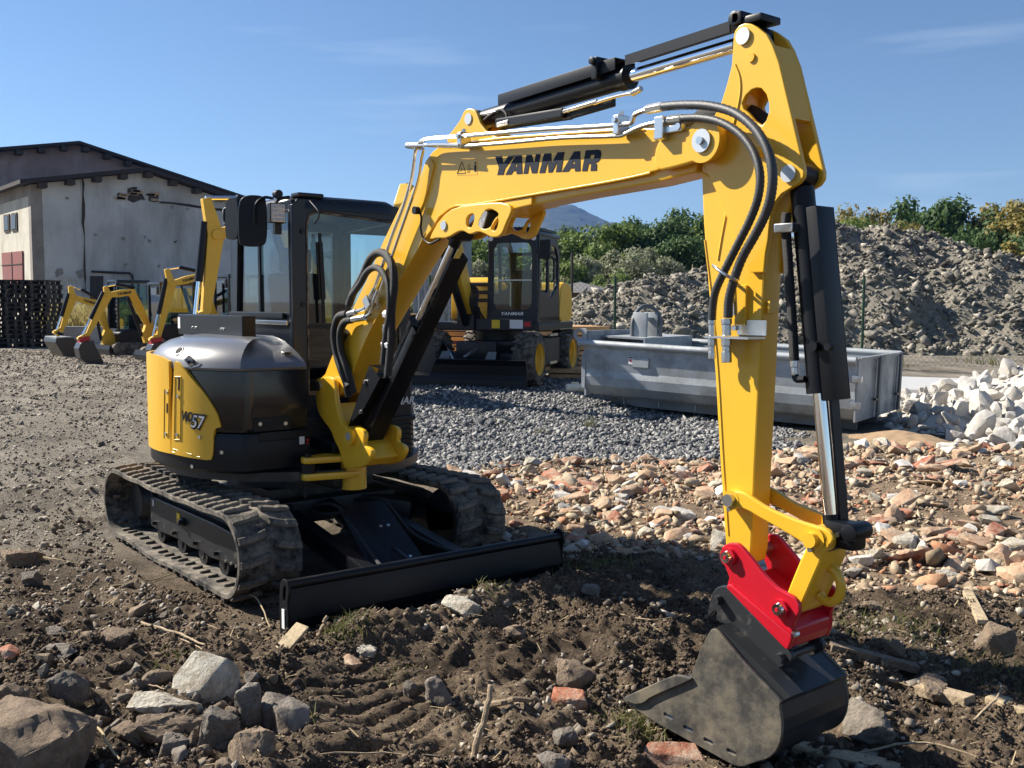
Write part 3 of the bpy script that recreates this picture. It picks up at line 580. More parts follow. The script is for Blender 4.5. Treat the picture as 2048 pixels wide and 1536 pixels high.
# ---- swing bracket (king post casting)
F_ = 'F'
brk = [(110, 860), (150, 836), (190, 845), (215, 880), (215, 955), (225, 1020), (250, 1120), (300, 1165), (350, 1150), (390, 1172), (396, 1215), (385, 1262), (420, 1275), (440, 1300), (432, 1345), (400, 1392), (310, 1408), (265, 1398), (240, 1290), (212, 1240), (185, 1165), (135, 1105), (100, 1040), (92, 940)]
SBK = plate('swing_bracket', round2d(XZ(F_, brk, -.14), 1), -.14, -.105, 'yellow', EX, bev=.010)
plate('far_cheek', round2d(XZ(F_, brk, -.14), 1), .105, .14, 'yellow', SBK, bev=.010)
web = [(215, 1000), (250, 1120), (300, 1165), (385, 1262), (432, 1345), (400, 1390), (265, 1395), (240, 1290), (200, 1160)]
MB().prism(XZ(F_, web, -.11), -.107, .107).obj('bracket_web', 'yellow', SBK, bev=.012)
fp = PY(F_, 122, 897, -.14); MB().cyl((fp[0], -.105, fp[2]), (fp[0], .105, fp[2]), .055, n=28).obj('foot_tube', 'yellow', SBK, smooth=True)
disc(SBK, (fp[0], -.14, fp[2]), .052, .006, 'yellow', 'pin_boss'); disc(SBK, (fp[0], -.146, fp[2]), .034, .012, 'zinc', 'pin')
cp = PY(F_, 320, 1205, -.14); disc(SBK, (cp[0], -.14, cp[2]), .055, .028, 'yellow', 'pin_boss'); disc(SBK, (cp[0], -.168, cp[2]), .026, .004, 'washer', 'pin')
KX = .86
MB().cyl((KX, 0, .56), (KX, 0, .93), .085, n=28).obj('king_pin', 'yellow', SBK, smooth=True)
MB().box((.66, 0, .84), (.40, .30, .07)).box((.66, 0, .60), (.40, .30, .07)).obj('swing_post_mount', 'black', EX, bev=.015)
# fork for the swing cylinder, reaching out to the right side of the machine
def fork(z, th):
    P = round2d([(KX+.10, -.05), (KX+.06, .08), (KX-.10, .02), (KX-.10, -.20), (KX-.07, -.36), (KX+.02, -.37), (KX+.05, -.24)], 2, .2)
    return plate('swing_fork', P, z, z+th, 'yellow', SBK, bev=.008, ax=2)
fork(.755, .04); fork(.645, .045); MB().cyl((KX-.03, -.32, .69), (KX-.03, -.32, .75), .05, n=20).cyl((KX-.03, -.32, .63), (KX-.03, -.32, .815), .024, n=16).obj('swing_eye', 'black', EX, smooth=True)
MB().cyl((KX-.06, -.32, .72), (.05, -.30, .72), .045, n=18).obj('swing_cylinder', 'black', EX, smooth=True)

# ---- boom
BY = .095
bo = [(650, 748), (672, 690), (700, 628), (733, 560), (766, 483), (800, 412), (817, 388), (839, 356), (851, 322), (864, 304), (884, 288), (1002, 273), (1220, 257), (1304, 256), (1363, 252), (1407, 249), (1440, 268), (1440, 296), (1400, 316), (1308, 343), (1220, 362), (1073, 387), (947, 408), (907, 412), (880, 432), (861, 463), (841, 490), (795, 566), (740, 662), (705, 745), (682, 786), (655, 797), (636, 790), (632, 765)]
boxz = XZ('P', bo, -BY)
BOOM = plate('boom', boxz, -BY, BY, 'yellow', EX, bev=.006)
MB().prism(XZ('P', [(1010, 400), (1060, 412), (1166, 391), (1300, 368), (1392, 345), (1400, 300), (1220, 300), (1073, 330)], -.07), -.075, .075).obj('boom_underside', 'yellow', BOOM, bev=.01)
# top and bottom flanges stand a little proud of the side plates: long weld lines
def strip(name, pts, Y, w, parent, m='yellow', r=.006, zoom='P'): return MB().tube(catmull([PY(zoom, a, b, Y) for a, b in pts], 4), r, 6).obj(name, m, parent, smooth=True)
for s in (-1, 1):
    strip('weld_seam', [(880, 432), (907, 413), (947, 409), (1073, 388), (1220, 363), (1300, 346)], s*BY, .01, BOOM)
    strip('weld_seam', [(851, 465), (835, 500), (795, 566), (740, 662), (705, 745)], s*BY, .01, BOOM, r=.005)
strip('weld_seam', [(890, 292), (1002, 277), (1220, 262), (1290, 260)], -BY, .01, BOOM, r=.005)
rib = [(806, 405), (830, 372), (846, 345), (862, 318), (868, 330), (852, 395), (838, 425), (822, 425)]
plate('boom_stiffener', XZ('P', rib, -BY-.008), -BY-.008, -BY, 'yellow', BOOM, bev=.003)
# boom tip casting, pivot boss and washer
tip = [(1212, 620), (1285, 545), (1345, 532), (1425, 535), (1490, 562), (1522, 605), (1500, 655), (1430, 690), (1300, 728), (1210, 745)]
for y0, y1 in ((-.128, -BY), (BY, .128)): plate('boom_tip', round2d(XZ('C', tip, -.128), 2), y0, y1, 'yellow', BOOM, bev=.008)
ap = PY('C', 1445, 600, -.135); disc(BOOM, (ap[0], -.128, ap[2]), .088, .014, 'yellow', 'pivot_boss'); disc(BOOM, (ap[0], -.142, ap[2]), .047, .010, 'washer', 'pivot_washer'); disc(BOOM, (ap[0], -.152, ap[2]), .016, .012, 'zinc', 'pivot_bolt', n=12)
disc(BOOM, (ap[0], .142, ap[2]), .088, -.014, 'yellow', 'pivot_boss')
# arm-cylinder ear on the boom
ear = [(385, 300), (440, 235), (490, 165), (520, 95), (545, 73), (575, 67), (605, 78), (628, 110), (655, 185), (700, 250), (770, 295), (860, 325), (860, 345), (385, 345)]
for y0, y1 in ((-.08, -.055), (.055, .08)): e_ = plate('cylinder_ear', XZ('E', ear, -.08), y0, y1, 'yellow', BOOM, bev=.005)
hp = PY('E', 563, 155, -.08); disc(BOOM, (hp[0], -.08, hp[2]), .030, .006, 'washer', 'ear_pin')
# boom-cylinder mount with lamp cut-out
mnt = [(235, 1135), (330, 965), (450, 872), (700, 842), (860, 838), (915, 880), (905, 935), (868, 1010), (838, 1092), (800, 1125), (740, 1125), (705, 1100), (640, 1075), (590, 1098), (560, 1098), (520, 1072), (480, 1075), (380, 1135), (300, 1130), (262, 1142)]
h1 = [(545, 960), (590, 928), (610, 945), (600, 1010), (575, 1052), (540, 1030)]; h2 = [(765, 1075), (745, 1050), (775, 985), (800, 960), (806, 1000), (790, 1060)]; h3 = [(655, 1040), (640, 1010), (690, 910), (740, 890), (800, 920), (806, 945), (770, 985), (740, 1040), (690, 1060)]
MNT = None
MB().prism(XZ('E', [(850, 960), (890, 925), (960, 885), (1080, 858), (1080, 790), (850, 835)], -.09), -.092, .092).obj('mount_web', 'yellow', BOOM, bev=.006)
for y0, y1 in ((-.118, -BY), (BY, .118)): MNT = plate('cylinder_mount', round2d(XZ('E', mnt, -.118), 1), y0, y1, 'yellow', BOOM, bev=.006, holes=[round2d(XZ('E', h, -.118), 1) for h in (h1, h2, h3)])
mp = PY('E', 362, 1028, -.118); disc(BOOM, (mp[0], -.118, mp[2]), .026, .008, 'washer', 'mount_pin')
q = PY('E', 728, 968, -.06); WL2 = MB().box((q[0], -.07, q[2]), (.10, .08, .11), Euler((0, math.radians(28), 0)).to_matrix()).obj('boom_lamp', 'black', BOOM, bev=.01)
MB().box((q[0], -.113, q[2]), (.085, .008, .095), Euler((0, math.radians(28), 0)).to_matrix()).obj('lamp_lens', 'lamp_lens', WL2)
# lettering and stickers on the near side plate
LETTERS = [[[(778, 462), (832, 458), (846, 520), (888, 456), (942, 452), (860, 560), (846, 612), (796, 614), (809, 555)]],
 [[(862, 612), (948, 452), (996, 449), (1001, 604), (954, 606), (954, 582), (926, 583), (912, 610)], [(940, 546), (956, 510), (957, 545)]],
 [[(1010, 604), (1035, 448), (1078, 446), (1098, 530), (1112, 442), (1151, 440), (1121, 598), (1080, 600), (1060, 520), (1046, 602)]],
 [[(1140, 598), (1180, 438), (1238, 434), (1240, 520), (1290, 429), (1346, 425), (1319, 588), (1276, 590), (1290, 500), (1246, 592), (1215, 594), (1210, 500), (1186, 596)]],
 [[(1325, 588), (1425, 421), (1475, 418), (1476, 582), (1433, 584), (1431, 558), (1396, 560), (1379, 586)], [(1410, 523), (1428, 490), (1430, 522)]],
 [[(1490, 582), (1520, 412), (1620, 406), (1643, 413), (1648, 440), (1640, 482), (1622, 505), (1600, 513), (1612, 526), (1610, 578), (1560, 580), (1565, 522), (1545, 523), (1531, 582)], [(1553, 482), (1561, 450), (1594, 448), (1587, 479)]]]
for lt in LETTERS: plate('letter', XZ('E', lt[0], -BY-.002), -BY-.0022, -BY+.002, 'decal', BOOM, bev=.0004, holes=[XZ('E', h, -BY-.002) for h in lt[1:]])
def flat_px(name, pts, Y, m, parent, z='E'): return MB().add([PY(z, a, b, Y) for a, b in pts], [tuple(range(len(pts)))]).obj(name, m, parent)
def poly_line(name, pts, Y, r, m, parent, z='E', closed=True):
    P = [PY(z, a, b, Y) for a, b in pts]; P = P+[P[0]] if closed else P; return MB().tube(P, r, 4).obj(name, m, parent)
STK = MB().prism(XZ('E', [(462, 490), (632, 478), (632, 612), (462, 618)], -BY-.0015), -BY-.0015, -BY).obj('warning_sticker', 'yellow', BOOM)
ys = -BY-.003
poly_line('warning_triangle', [(467, 602), (537, 598), (507, 505)], ys, .0016, 'decal', STK); poly_line('machine_pictogram', [(552, 592), (568, 590), (572, 528), (558, 530)], ys, .001, 'decal', STK)
flat_px('person_pictogram', [(608, 588), (624, 587), (622, 530), (608, 530)], ys, 'decal', STK); disc(STK, PY('E', 617, 515, ys), .006, .001, 'decal', 'pictogram_head', n=12); poly_line('arrow_pictogram', [(574, 564), (604, 562)], ys, .0012, 'decal', STK, closed=False); poly_line('hazard_pictogram', [(490, 582), (505, 572), (500, 560), (515, 575), (525, 570)], ys, .0012, 'decal', STK, closed=False)
# steel lines along the boom with clamps
def pipe(pts, Y, r, z='P', m='steel_tube', parent=None, name='hydraulic_line'):
    P = [PY(z, a, b, (Y if not isinstance(Y, (list, tuple)) else Y[i])) for i, (a, b) in enumerate(pts)]; return MB().tube(catmull(P, 5), r, 10).obj(name, m, parent or BOOM, smooth=True)
pipe([(741, 600), (760, 545), (785, 470), (808, 410), (822, 360), (828, 318), (832, 297), (845, 281), (870, 276), (916, 273), (1000, 266), (1080, 259), (1180, 254), (1244, 249), (1262, 246), (1268, 232), (1278, 225), (1300, 218), (1325, 213)], -.155, .0105)
pipe([(752, 605), (772, 548), (798, 472), (818, 415), (836, 360), (842, 318), (846, 300), (838, 297), (818, 294), (812, 291), (820, 288), (850, 290), (905, 293), (1000, 287), (1120, 276), (1230, 272), (1250, 268), (1275, 256), (1300, 248), (1330, 243)], -.148, .0095)
pipe([(812, 292), (845, 291), (880, 290), (918, 291)], -.172, .009)
for u, v in ((505, 330), (1790, 205)):
    q = PY('E', u, v, -.15); k_ = MB().box((q[0], -.135, q[2]), (.035, .07, .085)).obj('line_clamp', 'zinc', BOOM, bev=.005); bolt(k_, (q[0], -.17, q[2]+.02), (0, -1, 0), .012, .012); bolt(k_, (q[0], -.135, q[2]+.04), (0, 0, 1), .012, .02)
q = PY('C', 1245, 540, -.15); k_ = MB().box((q[0], -.14, q[2]), (.05, .06, .095)).box((q[0]+.07, -.14, q[2]-.01), (.09, .03, .03)).obj('line_clamp', 'zinc', BOOM, bev=.005); bolt(k_, (q[0]+.10, -.15, q[2]-.005), (0, -1, 0), .014, .012)
q = PY('C', 1210, 440, -.15); 
# corrugated hoses over the boom end down the arm
def hose(pts, Y, r, z, m='hose', parent=None, name='hydraulic_hose', k=10, ribbed=True):
    P = catmull([PY(z, a, b, Y[i] if isinstance(Y, (list, tuple)) else Y) for i, (a, b) in enumerate(pts)], k)
    if ribbed:
        D = [P[0]]
        for a, b in zip(P, P[1:]):
            n = max(1, int(np.linalg.norm(np.array(b)-a)/.009)); D += [a+(b-a)*j/n for j in range(1, n+1)]
        return MB().tube(D, [r*(1+(.05 if i % 2 else -.05)) for i in range(len(D))], 12).obj(name, m, parent or BOOM, smooth=True, ang=60)
    return MB().tube(P, r, 12).obj(name, m, parent or BOOM, smooth=True)
hose([(1325, 213), (1370, 210), (1420, 212), (1470, 226), (1510, 258), (1535, 300), (1545, 345), (1542, 390), (1530, 430), (1510, 470), (1485, 515), (1468, 560), (1458, 600), (1456, 635)], [-.155, -.16, -.165, -.17, -.18, -.19, -.195, -.19, -.18, -.165, -.15, -.14, -.13, -.125], .0185, 'P', 'hose_grey')
hose([(1362, 237), (1400, 236), (1440, 244), (1480, 268), (1508, 305), (1520, 350), (1516, 395), (1500, 440), (1475, 490), (1450, 540), (1432, 580), (1426, 610), (1424, 640)], [-.15, -.155, -.16, -.165, -.175, -.185, -.185, -.175, -.165, -.15, -.135, -.125, -.12], .0165, 'P', 'hose_grey')
def fitting(z, p0, p1, Y, r, parent=BOOM, m='zinc'): return MB().cyl(PY(z, *p0, Y), PY(z, *p1, Y), r, n=6).obj('hose_fitting', m, parent, bev=.002)
fitting('P', (1294, 219), (1326, 213), -.155, .021); fitting('P', (1338, 240), (1364, 237), -.15, .019)
pipe([(1330, 243), (1345, 239)], -.15, .012)
# ---- arm
AY = .056
ear_near = [(297, 150), (305, 110), (335, 72), (372, 56), (410, 58), (450, 78), (520, 130), (560, 200), (605, 320), (650, 510), (700, 720), (745, 915), (778, 1055), (774, 1105), (745, 1148), (690, 1182), (625, 1222), (575, 1285), (552, 1365), (542, 1420), (532, 1536)]
ear_px = [px('T', *q) for q in ear_near]+[(1531, 505), (1527, 545), (1500, 545), (1470, 480), (1440, 400), (1408, 330), (1408, 290)]+[px('T', *q) for q in [(118, 765), (178, 665), (215, 590), (255, 460), (285, 340)]]
hole_px = [px('T', *q) for q in [(485, 500), (520, 540), (538, 600), (540, 660), (520, 720), (490, 755), (440, 720), (390, 660), (365, 640), (355, 600), (380, 550), (420, 510), (455, 498)]]
EY = .075
ARM = None
arm_px = [(1402, 325), (1405, 411), (1407, 450), (1416, 571), (1430, 749), (1439, 908), (1450, 1077), (1452, 1108), (1462, 1128), (1480, 1134), (1498, 1126), (1503, 1100), (1510, 931), (1519, 749), (1525, 612), (1529, 540), (1536, 450), (1560, 380), (1500, 300), (1440, 290)]
ARM = plate('arm', XZ('P', arm_px, -AY), -AY, AY, 'yellow', EX, bev=.008)
for y0, y1 in ((-EY, -EY+.022), (EY-.022, EY)): plate('arm_ear_plate', XZ('P', ear_px, -EY), y0, y1, 'yellow', ARM, bev=.004, holes=[XZ('P', hole_px, -EY)])
MB().prism(XZ('T', [(300, 330), (330, 360), (345, 480), (330, 600), (290, 760), (180, 770), (215, 600), (255, 460)], -EY-.006), -EY+.02, EY-.02).obj('arm_gusset', 'yellow', ARM, bev=.006)
MB().prism(XZ('T', [(560, 200), (605, 320), (650, 510), (690, 700), (650, 720), (600, 520), (545, 330), (510, 200)], -EY), -EY+.02, EY-.02).obj('arm_back_web', 'yellow', ARM, bev=.004)
strip('weld_seam', [(1402, 345), (1420, 352), (1440, 340), (1460, 320), (1470, 295)], -AY, .01, ARM, r=.006); strip('weld_seam', [(1478, 300), (1465, 370), (1448, 450), (1436, 520)], -AY, .01, ARM, r=.005)
strip('weld_seam', [(1410, 480), (1424, 600), (1437, 750), (1446, 908), (1457, 1070)], -AY, .01, ARM, r=.0045)
strip('weld_seam', [px('T', *q) for q in [(310, 340), (340, 420), (345, 520), (325, 640), (300, 740)]], -EY, .01, ARM, r=.005)
tp = PY('T', 368, 145, -EY); disc(ARM, (tp[0], -EY, tp[2]), .033, .010, 'washer', 'cylinder_pin')
disc(ARM, PY('T', 420, 290, -EY), .018, .008, 'yellow', 'stop_boss')
bp = PY('T', 678, 1083, -EY); disc(ARM, (bp[0], -EY, bp[2]), .033, .010, 'washer', 'cylinder_pin')
MB().cyl((ap[0], -.127, ap[2]), (ap[0], .127, ap[2]), .075, n=28).obj('arm_pivot_tube', 'yellow', ARM, smooth=True)
MB().cyl(PY('T', 500, 940, -EY), PY('T', 500, 940, -EY)+np.array([0, -.05, 0]), .02, n=14).obj('hose_stud', 'yellow', ARM, smooth=True)
# coupling bracket on the arm, hose ends, hose ring
q0 = PY('A', 90, 545, -.12); q1 = PY('A', 275, 530, -.12)
HB = MB().box(((q0[0]+q1[0])/2, -.10, (q0[2]+q1[2])/2), (abs(q1[0]-q0[0])*1.04, .11, .008)).box((q1[0]-.05, -.062, q1[2]+.03), (.14, .006, .06)).obj('coupling_bracket', 'zinc', ARM)
bolt(HB, PY('A', 198, 495, -.066), (0, -1, 0), .012, .01)
for u, Y, r in ((96, -.12, .017), (160, -.125, .022)):
    for a, b, k in ((455, 480, 1), (480, 530, .85), (540, 575, 1.0), (575, 605, .8), (600, 648 if u > 100 else 632, .95)): fitting('A', (u, a), (u+1, b), Y, r*k, ARM)
rg = MB().tube(catmull([PY('A', *q) for q in ((110, 225, -.10), (104, 222, -.16), (120, 236, -.20), (160, 265, -.20), (200, 285, -.16), (212, 285, -.09))], 6), .007, 8).obj('hose_ring', 'zinc', ARM, smooth=True)
MB().bar(PY('A', 185, 300, -.075), PY('A', 192, 440, -.075), .012, .008, up=(0, 1, 0)).obj('ring_post', 'zinc', ARM); MB().box(tuple(PY('A', 225, 395, -.064)), (.055, .016, .16)).obj('arm_pad', 'yellow', ARM, bev=.004)
MB().box(tuple(PY('A', 362, 405, -.02)), (.012, .05, .05)).obj('arm_lug', 'yellow', ARM, bev=.004)
# ---- hydraulic cylinders
def hyd(name, p0, p1, split, rt, rr, parent, eye=.05, m='black'):
    p0, p1 = Vector(p0), Vector(p1); d = (p1-p0).normalized(); s = p0.lerp(p1, split); L_ = (p1-p0).length
    c = MB().cyl(p0+d*.05, s, rt, n=28).cyl(s-d*.05, s+d*.005, rt*1.12, n=28).cyl(p0-Vector((0, eye, 0)), p0+Vector((0, eye, 0)), rt*1.05, n=24).obj(name, m, parent, smooth=True)
    MB().cyl(s, p1-d*.085, rr, n=28).obj('rod', 'chrome', c, smooth=True)
    MB().cyl(p1-d*.09, p1, rr*1.15, n=20).cyl(p1-Vector((0, eye, 0)), p1+Vector((0, eye, 0)), rr*1.7, n=24).obj('rod_eye', m, c, smooth=True); return c
at0 = np.array([hp[0], 0, hp[2]]); at1 = np.array([tp[0], 0, tp[2]])
AC = hyd('arm_cylinder', at0, at1, .615, .050, .030, EX)
def axis_guard(p0, p1, f0, f1, off, w, th, name, parent, flange=.045, m='black', bend=-1, near=True):
    p0, p1 = Vector(p0), Vector(p1); d = (p1-p0).normalized(); y = Vector((0, 1, 0)); n = d.cross(y).normalized(); n = n if off[0]*n.x+off[1]*n.z > 0 else -n
    k = math.hypot(*off); a, b = p0.lerp(p1, f0)+n*k, p0.lerp(p1, f1)+n*k; mb = MB()
    for (ya, yb, na, nb) in ((-w, w, 0, th),) + (((-w-th, -w, -flange, th),) if near else ()) + (((w, w+th, -flange, th),) if bend else ()):
        V = [p+y*yy+n*nn for p in (a, b) for yy, nn in ((ya, na), (yb, na), (yb, nb), (ya, nb))]; mb.add(V, [(3, 2, 1, 0), (4, 5, 6, 7), (0, 1, 5, 4), (1, 2, 6, 5), (2, 3, 7, 6), (3, 0, 4, 7)])
    return mb.obj(name, m, parent, bev=.002)
AG = axis_guard(at0, at1, .13, .60, (-.02, .075), .06, .006, 'cylinder_guard', AC, .05)
sb0, sb1 = PY('C', 1112, 212, 0), PY('C', 1610, 52, 0)
MB().bar(sb0, sb1, .10, .012, up=(0, 0, 1)).bar(Vector(sb0)+Vector((0, -.05, -.012)), Vector(sb1)+Vector((0, -.05, -.012)), .008, .045).obj('sliding_guard', 'black', AC)
k0 = PY('C', 1655, 28, 0); MB().box((k0[0], 0, k0[2]), (.05, .15, .05)).cyl((k0[0]-.01, -.075, k0[2]), (k0[0]-.01, .075, k0[2]), .030, n=18).box((k0[0]+.07, 0, k0[2]-.015), (.09, .13, .03)).obj('guard_clevis', 'black', AC, bev=.008)
q = PY('C', 938, 255, -.07); MB().box((q[0], -.02, q[2]), (.035, .14, .10)).cyl((q[0], -.08, q[2]+.03), (q[0], -.11, q[2]+.03), .018, n=10).obj('guard_clamp', 'black', AG, bev=.006)
MB().bar(PY('C', 480, 520, -.03), PY('C', 800, 470, -.03), .08, .05).bar(PY('C', 780, 480, -.03), PY('C', 1020, 410, -.03), .03, .05).obj('cylinder_valve', 'black', AC, bev=.01)
pipe([(925, 422), (985, 400), (1060, 380), (1110, 372), (1140, 358)], -.06, .008, 'C', 'steel_tube', AC); fitting('C', (1105, 375), (1150, 350), -.06, .014, AC, 'steel_tube'); fitting('C', (780, 460), (940, 412), -.06, .011, AC, 'steel_tube'); fitting('C', (470, 525), (522, 510), -.06, .018, AC); fitting('C', (385, 478), (470, 458), -.05, .012, AC)
hose([(400, 500), (440, 470), (480, 452), (505, 470), (510, 500)], -.06, .007, 'C', parent=AC, ribbed=False)
# bucket cylinder
b1 = PY('L', 1290, 790, 0); bt0 = np.array([bp[0], 0, bp[2]])
BC = hyd('bucket_cylinder', bt0, b1, .60, .046, .028, EX, eye=.046)
axis_guard(bt0, b1, .10, .625, (.085, .02), .052, .006, 'cylinder_guard', BC, .04)
MB().bar(at(1668, 795, 1, .03), at(1688, 1050, 1, .03), .055, .010, up=(1, 0, 0)).obj('sliding_guard', 'black', BC, bev=.002)
q = PY('L', 1400, 760, 0); MB().box((q[0], 0, q[2]), (.13, .09, .10)).cyl((q[0]+.05, -.06, q[2]+.02), (q[0]+.05, .06, q[2]+.02), .035, n=18).obj('rod_clevis', 'black', BC, bev=.012); bolt(BC, (q[0], -.045, q[2]+.005), (0, -1, 0), .010, .008)
q = PY('A', 560, 575, -.05); MB().cyl(q, q+np.array([0, -.035, 0]), .02, n=10).cyl(q+np.array([.06, 0, .0]), q+np.array([.06, -.03, 0]), .014, n=10).obj('guard_bolt', 'black', BC, smooth=True)
hose([(425, -10), (420, 40), (425, 120), (432, 220), (437, 300), (445, 420), (452, 520), (456, 600), (458, 640)], -.05, .019, 'A', parent=BC); fitting('A', (458, 632), (460, 668), -.05, .018, BC); fitting('A', (460, 668), (462, 705), -.05, .015, BC); MB().tube(catmull([PY('A', *q, -.05) for q in ((462, 700), (466, 718), (480, 722), (505, 720))], 5), .014, 10).obj('elbow_fitting', 'black', BC, smooth=True)
q = PY('A', 425, 58, -.06); MB().box(tuple(q), (.085, .05, .035)).obj('hose_clamp', 'zinc', BC, bev=.004)
# boom cylinder
c0 = np.array([PY(F_, 400, 1215, 0)[0], 0, PY(F_, 400, 1215, 0)[2]]); c1 = PY('E', 490, 1085, 0)
C_ = hyd('boom_cylinder', c0, c1, .60, .055, .030, EX, eye=.06)
axis_guard(c0, c1, .56, .93, (.075, -.045), .055, .006, 'cylinder_guard', C_, .06, near=False)
axis_guard(c0, c1, .03, .60, (.075, -.045), .06, .006, 'cylinder_guard', C_, .05)
gx = [(425, 768), (490, 848), (555, 850), (300, 1146), (290, 1140)]
P = [PY(F_, *q, -.13) for q in [(425, 768), (490, 850), (395, 1030), (295, 1146)]]
HG = MB(); HG.add(P+[p+np.array([0, .005, 0]) for p in P], [(0, 1, 2, 3), (7, 6, 5, 4), (0, 4, 5, 1), (1, 5, 6, 2), (2, 6, 7, 3), (3, 7, 4, 0)])
HG = HG.obj('hose_guard', 'black', EX); P2 = [PY(F_, 490, 850, -.13), PY(F_, 295, 1146, -.13)]; d = np.array([.02, .15, 0]); MB().add([P2[0], P2[1], P2[1]+d, P2[0]+d], [(0, 1, 2, 3)]).obj('guard_side', 'black', HG)
P3 = [PY(F_, 425, 768, -.13), PY(F_, 490, 850, -.13)]; MB().add([P3[0], P3[0]+np.array([0, .14, 0]), P3[1]+d], [(0, 1, 2)]).obj('guard_rear', 'black', HG)
for u, v in ((402, 872), (376, 1057)): bolt(HG, PY(F_, u, v, -.13), (0, -1, 0), .013, .012)
# soft hoses looping from the body to the boom
hz = [([(300, 960), (285, 880), (255, 800), (225, 700), (210, 600), (215, 530), (240, 470), (290, 455)], [-.10, -.12, -.14, -.15, -.16, -.165, -.165, -.16], .021),
      ([(330, 940), (310, 860), (285, 780), (255, 690), (245, 600), (255, 540), (280, 500), (320, 490)], [-.09, -.11, -.13, -.145, -.155, -.16, -.16, -.155], .020),
      ([(300, 400), (330, 320), (380, 230), (430, 120), (480, 78), (530, 95), (570, 170), (578, 280), (565, 400), (560, 480), (560, 600), (550, 720), (540, 830)], -.16, .021),
      ([(320, 340), (370, 270), (410, 200), (455, 170), (500, 190), (540, 270), (550, 360), (545, 470), (530, 560), (520, 650), (510, 760)], -.175, .017),
      ([(280, 560), (245, 640), (240, 720), (270, 830), (300, 900)], -.12, .020)]
for pts, Y, r in hz: hose(pts, Y, r*1.18, F_, 'hose', EX, ribbed=False)
for u0, v0, u1, v1 in ((290, 460, 345, 440), (320, 490, 400, 475)): fitting(F_, (u0, v0), (u1, v1), -.158, .020, EX, 'zinc')
pipe([(345, 440), (390, 425), (410, 400), (425, 360), (455, 300)], -.158, .012, F_); pipe([(400, 475), (430, 455), (440, 420), (455, 370), (480, 310)], -.155, .012, F_)
q = PY(F_, 425, 385, -.15); MB().box(tuple(q), (.06, .05, .075), Euler((0, math.radians(-35), 0)).to_matrix()).obj('line_clamp', 'zinc', BOOM, bev=.004)
for u, v in ((538, 455), (530, 640)): fitting(F_, (u-14, v), (u+25, v+6), -.165, .026, EX, 'white')
fitting(F_, (530, 520), (525, 570), -.17, .022, EX, 'steel_tube')
hose([(60, -240), (110, -180), (115, -140), (90, -100)], -.1, .005, F_, 'black', BOOM, ribbed=False)
hose([(150, 890), (175, 960), (170, 1050), (190, 1130), (240, 1175), (290, 1160), (325, 1140)], -.13, .0065, 'E', 'black', BOOM, ribbed=False)
q = PY('E', 150, 905, -.13); MB().cyl(q, q+np.array([0, -.03, 0]), .022, n=12).obj('cable_clip', 'black', BOOM, smooth=True)
hose([(60, 700), (150, 672), (300, 650), (390, 655), (460, 690), (520, 735), (560, 790)], .01, .030, 'T', 'hose', ARM, ribbed=False)
hose([(1150, 545), (1300, 520), (1430, 500), (1560, 505), (1640, 540)], -.03, .020, 'C', 'hose', BOOM, ribbed=False)
# ---- linkage, coupler, bucket
HY = .098
hl_ = [(305, 445), (318, 400), (360, 372), (430, 372), (485, 385), (560, 432), (680, 515), (850, 592), (1000, 648), (1130, 685), (1240, 722), (1302, 790), (1268, 868), (1185, 892), (1100, 882), (1030, 848), (900, 768), (750, 680), (610, 602), (520, 545), (440, 525), (385, 538), (330, 512)]
HLK = None
for y0, y1 in ((-HY, -HY+.024), (HY-.024, HY)): HLK = plate('tipping_link', round2d(XZ('L', hl_, -HY), 1), y0, y1, 'yellow', EX, bev=.006)
lp1 = PY('L', 370, 452, -HY); MB().cyl((lp1[0], -HY-.002, lp1[2]), (lp1[0], HY, lp1[2]), .040, n=24).obj('link_tube', 'yellow', ARM, smooth=True); disc(ARM, (lp1[0], -HY-.002, lp1[2]), .026, .022, 'zinc', 'link_pin')
bolt(ARM, PY('L', 358, 535, -HY), (0, -1, 0), .010, .01)
lp2 = PY('L', 1115, 808, -HY); MB().cyl((lp2[0], -HY-.004, lp2[2]), (lp2[0], HY+.004, lp2[2]), .048, n=24).cyl((lp2[0], -HY-.03, lp2[2]), (lp2[0], -HY, lp2[2]), .028, n=20).obj('link_boss', 'yellow', EX, smooth=True)
MB().cyl((b1[0], -HY, b1[2]), (b1[0], HY, b1[2]), .045, n=24).obj('link_boss', 'yellow', EX, smooth=True); bolt(EX, PY('L', 1100, 895, -HY), (0, -1, 0), .011, .015)
bk = [(1035, 885), (1080, 840), (1150, 830), (1200, 870), (1195, 990), (1120, 1160), (1015, 1400), (985, 1478), (920, 1490), (850, 1450), (840, 1400), (865, 1300)]
BLK = plate('bucket_link', round2d(XZ('L', bk, -.085), 1), -.085, .085, 'yellow', EX, bev=.010)
q = PY('L', 1250, 1215, 0); rr_ = MB().tube([(q[0]+.055*math.cos(a), 0, q[2]+.068*math.sin(a)) for a in np.linspace(-2.4, 2.6, 22)], .019, 10).obj('lifting_eye', 'yellow', BLK, smooth=True)
rp = [(238, 265), (268, 190), (340, 152), (440, 156), (500, 212), (640, 382), (760, 542), (900, 682), (1010, 742), (1100, 788), (1165, 868), (1172, 975), (1120, 1062), (1092, 1130), (1092, 1300), (1048, 1415), (1010, 1400), (322, 682), (326, 612), (345, 572), (320, 500), (258, 345)]
RY = .135
QC = plate('quick_coupler', round2d(XZ('R', rp, -RY), 1, .15), -RY, -RY+.022, 'red', EX, bev=.005); plate('coupler_plate', round2d(XZ('R', rp, -RY), 1, .15), RY-.022, RY, 'red', QC, bev=.005)
